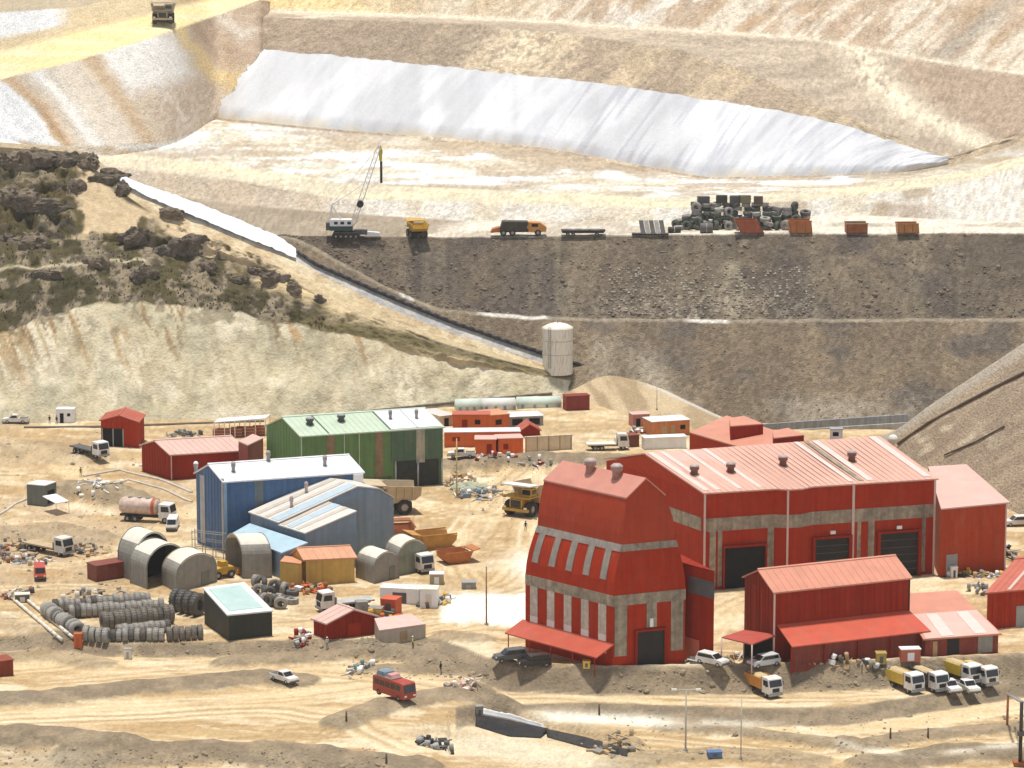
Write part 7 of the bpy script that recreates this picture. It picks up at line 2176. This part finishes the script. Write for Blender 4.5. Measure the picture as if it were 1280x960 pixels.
scrap('small parts strewn beyond the tyre yard', 120, 748, 12, 14, .5, 40, [M_grey, M_canvtop, M_tanb, M_dgrey])
scrap('pale odds and ends near the left road', 125, 605, 8, 8, .5, 26, [M_canvtop, M_grey, M_white])
scrap('machine parts behind the long red shed', 232, 545, 8, 5, 1.2, 34, [M_grey, M_dgrey, M_canvas])
scrap('steel and pallets around the yellow building front', 385, 738, 8, 6, .9, 36, [M_rustb, M_timber, M_orange, M_dgrey, M_white])
scrap('rusty parts along the yellow building corner', 392, 735, 5, 5, .8, 20, [M_rustb, M_timber])
scrap('jumbled machinery behind the low red shed', 478, 772, 7, 5, 1.2, 28, [M_yb, M_orange, M_dgrey, M_canvas])
scrap('white and grey parts beside the concrete pad', 540, 752, 6, 10, .8, 34, [M_white, M_dgrey, M_grey, M_yb])
scrap('pallets and drums along the annex wall', 1210, 720, 11, 3, .9, 60, [M_white, M_dgrey, M_timber, M_grey, M_ybed, M_chas])
scrap('steel scrap beyond the annex at the right edge', 1272, 705, 6, 24, .8, 46, [M_dgrey, M_grey, M_chas, M_canvas])
scrap('clutter between the tower and the canopy', 876, 827, 5, 4, 1.3, 30, [M_grey, M_canvas, M_dgrey, M_white])
scrap('goods stored under the canopy', 925, 827, 6, 5, 1.4, 36, [M_canvas, M_timber, M_white, M_dgrey])
scrap('goods stored along the lean-to front', 1050, 827, 16, 1.0, .6, 40, [M_white, M_canvas, M_dgrey, M_timber])
scrap('machinery and frames beside the green hall', 600, 618, 10, 12, 1.4, 60, [M_white, M_grey, M_blueg, M_canvas, M_timber])
scrap('pipes and frames under the mast beside the green hall', 575, 603, 6, 14, 1.6, 40, [M_canvtop, M_pinkroof, M_grey, M_timber])
scrap('clutter in front of the orange huts', 640, 573, 16, 3, .7, 30, [M_white, M_grey, M_redd])
scrap('dark broken parts lying by the mound on the lower road', 545, 932, 5, 5, .9, 30, [M_chas, M_dgrey, M_grey])
scrap('pale debris beside the lower road bank', 578, 857, 5, 3, .5, 24, [M_canvtop, M_pinkroof, M_canvas])
scrap('white debris and a green tarp left of the minibus', 452, 836, 4, 5, .9, 26, [M_white, M_canvas, mat('faded green tarp', (.22, .30, .24), .8, .2)])
scrap('red and grey parts by the left edge of the low red shed', 379, 797, 3, 5, 1.2, 24, [M_grey, M_canvas, M_redd, M_white])
scrap('rusty parts along the ditch mound', 765, 936, 7, 6, .7, 36, [M_tanb, M_canvas, M_timber])
scrap('stored parts in front of the open shelters', 284, 716, 5, 5, 1.2, 28, [M_yb, M_obed, M_timber])
scrap('parts lying by the road right of the white tank', 800, 540, 4, 5, .8, 20, [M_white, M_redd, M_grey])
scrap('parts stacked between the low shed and right shed', 1222, 738, 4, 8, .7, 18, [M_grey, M_dgrey])
scrap('bricks and sheets around the left tarpaulin', 22, 745, 5, 8, .6, 26, [M_dgrey, M_rustb, M_canvtop])
# yellow loader inside the arched shelter: bucket and boom only are seen
r = thing('yellow_loader', 'yellow loader nosing out of the arched shelter open to the left', 'loader')
part(r, 'body', M_yb, lambda b: b.prism([(-1.8, .7), (1.6, .7), (1.8, 1.6), (-.2, 1.9), (-1.8, 1.8)], -.9, .9))
part(r, 'cab', M_yb, lambda b: b.prism([(-.9, 1.8), (.4, 1.8), (.3, 2.7), (-.8, 2.7)], -.7, .7))
part(r, 'bucket', M_rustor, lambda b: b.prism([(2.4, .1), (3.4, .1), (3.2, .5), (2.7, 1.2), (2.4, 1.1)], -1.2, 1.2))
part(r, 'lift_arm', M_yb, lambda b: [b.slab([(1.2, s_ * .6, 1.5), (2.6, s_ * .6, .7), (2.6, s_ * .6, .95), (1.2, s_ * .6, 1.8)], .15, (0, 1, 0)) for s_ in (-1, 1)])
for s_ in (-1, 1):
    for x in (-1.2, 1.2): wheel(r, x, s_ * .95, .65, .45)
place(r, 277, 722, 215)
# small huts, boxes, drums
def crate(name, label, cat, px, py, sx, sy, sz, m_, rz=0, trim=None, group=None):
    o = thing(name, label, cat, group=group)
    part(o, 'body', m_, lambda b: b.box(-sx, sx, -sy, sy, -.1, sz))
    part(o, 'lid', trim or m_, lambda b: b.box(-sx - .08, sx + .08, -sy - .08, sy + .08, sz, sz + .12))
    part(o, 'door', trim or M_dgrey, lambda b: b.box(-sx * .35, sx * .35, -sy - .05, -sy, .1, sz * .75))
    return place(o, px, py, rz)
crate('site_office', 'white site cabin with small dark windows behind the low red shed', 'cabin', 502, 752, 3.1, 1.3, 2.3, M_white, -12)
crate('white_box_truck_body', 'white box body standing at the corner of the concrete pad', 'box', 537, 757, 1.3, 1.4, 2.8, M_white, -5, M_canvtop)
crate('orange_skip', 'bright orange red container behind the roof of the low red shed', 'container', 489, 766, 1.2, 1.3, 2.3, mat('orange red paint', (.55, .09, .03), .5, .12), -20)
crate('yellow_box', 'yellow equipment box behind the low red shed', 'box', 470, 771, 1.0, .9, 1.4, M_ybed, -10, M_canvas)
crate('grey_tank_box', 'grey concrete box at the edge of the pad', 'box', 586, 735, 1.1, .9, 1.0, M_canvas, 0, M_grey)
crate('beige_bin', 'beige bin with a pale lid below the small white truck', 'bin', 546, 729, 1.1, .9, 1.6, mat('beige bin paint', (.36, .31, .20), .7, .2), 0, M_white)
crate('grey_generator', 'grey generator box behind the ridge of the low red shed', 'generator', 452, 768, .8, .8, 2.0, M_grey, 15, M_canvas)
crate('white_cabinet', 'white cabinet standing at the annex wall', 'cabinet', 1192, 722, .5, .4, 1.7, M_white, 10)
crate('market_stall', 'small red and white stall under the lean-to of the tall red shed', 'stall', 1137, 825, 1.4, .8, 1.7, M_redroof2, 6, M_white)
crate('yellow_skip', 'dull yellow skip standing before the lean-to', 'skip', 1101, 828, .7, .7, 1.4, mat('dull yellow paint', (.36, .27, .07), .6, .2), 0)
crate('dark_tarpaulin_box', 'dark box with a grey white top at the left edge above the white pipes', 'box', 28, 752, 1.1, .7, 1.2, M_dgrey, 10, M_canvtop)
crate('orange_machine', 'orange site machine at the lower end of the white pipes', 'machine', 98, 808, .55, .6, 1.9, M_orange, 0, mat('dark orange paint', (.42, .10, .03), .5, .2))
crate('pale_pump_box', 'small pale pump box beside the upper lower road', 'pump', 160, 823, .5, .5, 1.4, M_canvtop, 0, M_grey)
crate('grey_post_box', 'grey concrete post at the left end of the black ditch sheet', 'post', 599, 896, .5, .5, 1.5, mat('grey weathered concrete', (.27, .25, .22), .8, .3), 10)
crate('blue_tarp_bundle', 'small blue tarp bundle on the lower bank right of the lamp pole', 'bundle', 893, 945, .9, .6, .6, mat('blue tarp', (.10, .17, .32), .7, .2), 10)
crate('yellow_drum_box', 'yellow box under the tower awning', 'box', 733, 834, .5, .5, .9, M_ybed, 0)
# green tarpaulin heap
o = rock_mesh('tarpaulin_heap', 3.0, 77, mat('grey green tarp', (.34, .36, .26), .8, .25), .45, 3, .3)
p = G(588, 612); o.location = (p.x, p.y, p.z); settag(o, 'pale grey green tarpaulin heap right of the green hall', 'tarpaulin')

# ------------------------------------------------------------------ people
def person_mesh():
    vs = [(0, 0, .95), (0, 0, 1.15), (0, 0, 1.38), (0, 0, 1.50), (0, .02, 1.64),
          (.10, 0, .90), (.12, .03, .48), (.13, 0, .08), (.13, .14, .04), (-.10, 0, .90), (-.13, -.10, .50), (-.14, -.16, .09), (-.14, -.03, .04),
          (.20, 0, 1.38), (.27, -.02, 1.10), (.28, .10, .88), (.285, .14, .80), (-.20, 0, 1.38), (-.27, .03, 1.10), (-.28, .12, .90), (-.285, .16, .82)]
    es = [(0, 1), (1, 2), (2, 3), (3, 4), (0, 5), (5, 6), (6, 7), (7, 8), (0, 9), (9, 10), (10, 11), (11, 12), (2, 13), (13, 14), (14, 15), (15, 16), (2, 17), (17, 18), (18, 19), (19, 20)]
    rad = [.15, .14, .16, .06, .10, .095, .065, .05, .045, .095, .065, .05, .045, .07, .05, .038, .04, .07, .05, .038, .04]
    me = bpy.data.meshes.new('person'); me.from_pydata(vs, es, [])
    o = bpy.data.objects.new('person', me); COL.objects.link(o)
    md = o.modifiers.new('s', 'SKIN'); o.modifiers.new('u', 'SUBSURF').levels = 1
    sk = me.skin_vertices[0].data
    for i, r_ in enumerate(rad): sk[i].radius = (r_, r_ * .8)
    sk[0].use_root = True
    bpy.context.view_layer.update()
    ev = o.evaluated_get(bpy.context.evaluated_depsgraph_get())
    nm = bpy.data.meshes.new_from_object(ev)
    bpy.data.objects.remove(o)
    return nm
PM = person_mesh()
M_skin = mat('skin', (.30, .16, .10), .6, .05)
def person(label, px, py, rz, jacket, trousers, hat):
    me = PM.copy(); me.materials.clear()
    for m_ in (jacket, trousers, M_skin): me.materials.append(m_)
    for f in me.polygons:
        z_ = f.center.z; ax = abs(f.center.x)
        f.material_index = 1 if z_ < .93 and ax < .22 else (2 if z_ > 1.49 or (z_ < .86 and ax > .22) else 0)
        f.use_smooth = True
    o = bpy.data.objects.new('person', me); COL.objects.link(o)
    p = G(px, py); o.location = p; o.rotation_euler = (0, 0, radians(rz))
    settag(o, label, 'person')
    hb = MB(); hb.lathe([(.145, 1.66), (.15, 1.665), (.125, 1.74), (.07, 1.80), (.01, 1.82)], (0, .02, 0), (0, 0, 1), 14)
    hb.build('helmet', hat, o)
    return o
M_jk = mat('dark jacket', (.03, .03, .035), .8, .1); M_tr = mat('dark trousers', (.04, .045, .06), .8, .1)
M_hi = mat('orange vest', (.60, .16, .03), .7, .1); M_ye = mat('yellow vest', (.62, .60, .06), .7, .1); M_wh = mat('white helmet', (.75, .74, .70), .4, .03)
person('person in dark clothes standing left of the pair by the white booth', 62, 530, 20, M_jk, M_tr, M_jk)
person('person in dark clothes standing nearest the white booth doorway', 71, 530.5, -20, M_jk, M_tr, M_jk)
person('person in brown clothes standing by the road left of the long red shed', 101, 596, 10, mat('brown jacket', (.16, .11, .06), .8, .1), M_tr, M_jk)
person('person in dark clothes walking below the low red shed mound', 551, 842, 60, M_jk, M_tr, M_jk)
person('person in a yellow vest on the bank below the flat pink shed', 516, 810, 90, M_ye, M_tr, M_wh)
person('person in a white helmet standing beside the far right red shed', 1242, 802, 0, M_hi, M_tr, M_wh)
person('person in a pale jacket standing below the low red shed', 409, 811, 30, M_canvtop, M_canvas, M_wh)
person('person in dark clothes on open ground behind the tower', 657, 664, 0, M_jk, M_tr, M_jk)
# ------------------------------------------------------------------ thin dusty air
mb = MB(); mb.box(-420, 420, -60, 1320, -60, 330)
hz = mb.build('haze', [], None)
m = bpy.data.materials.new('haze air'); m.use_nodes = True
n = m.node_tree; n.nodes.clear()
out = n.nodes.new('ShaderNodeOutputMaterial'); pv = n.nodes.new('ShaderNodeVolumePrincipled')
pv.inputs['Color'].default_value = (1.0, .96, .90, 1); pv.inputs['Density'].default_value = 0.00006; pv.inputs['Anisotropy'].default_value = 0.2
n.links.new(pv.outputs[0], out.inputs['Volume'])
hz.data.materials.append(m)
hz['kind'] = 'stuff'; hz['label'] = 'thin pale dusty air over the mine valley'
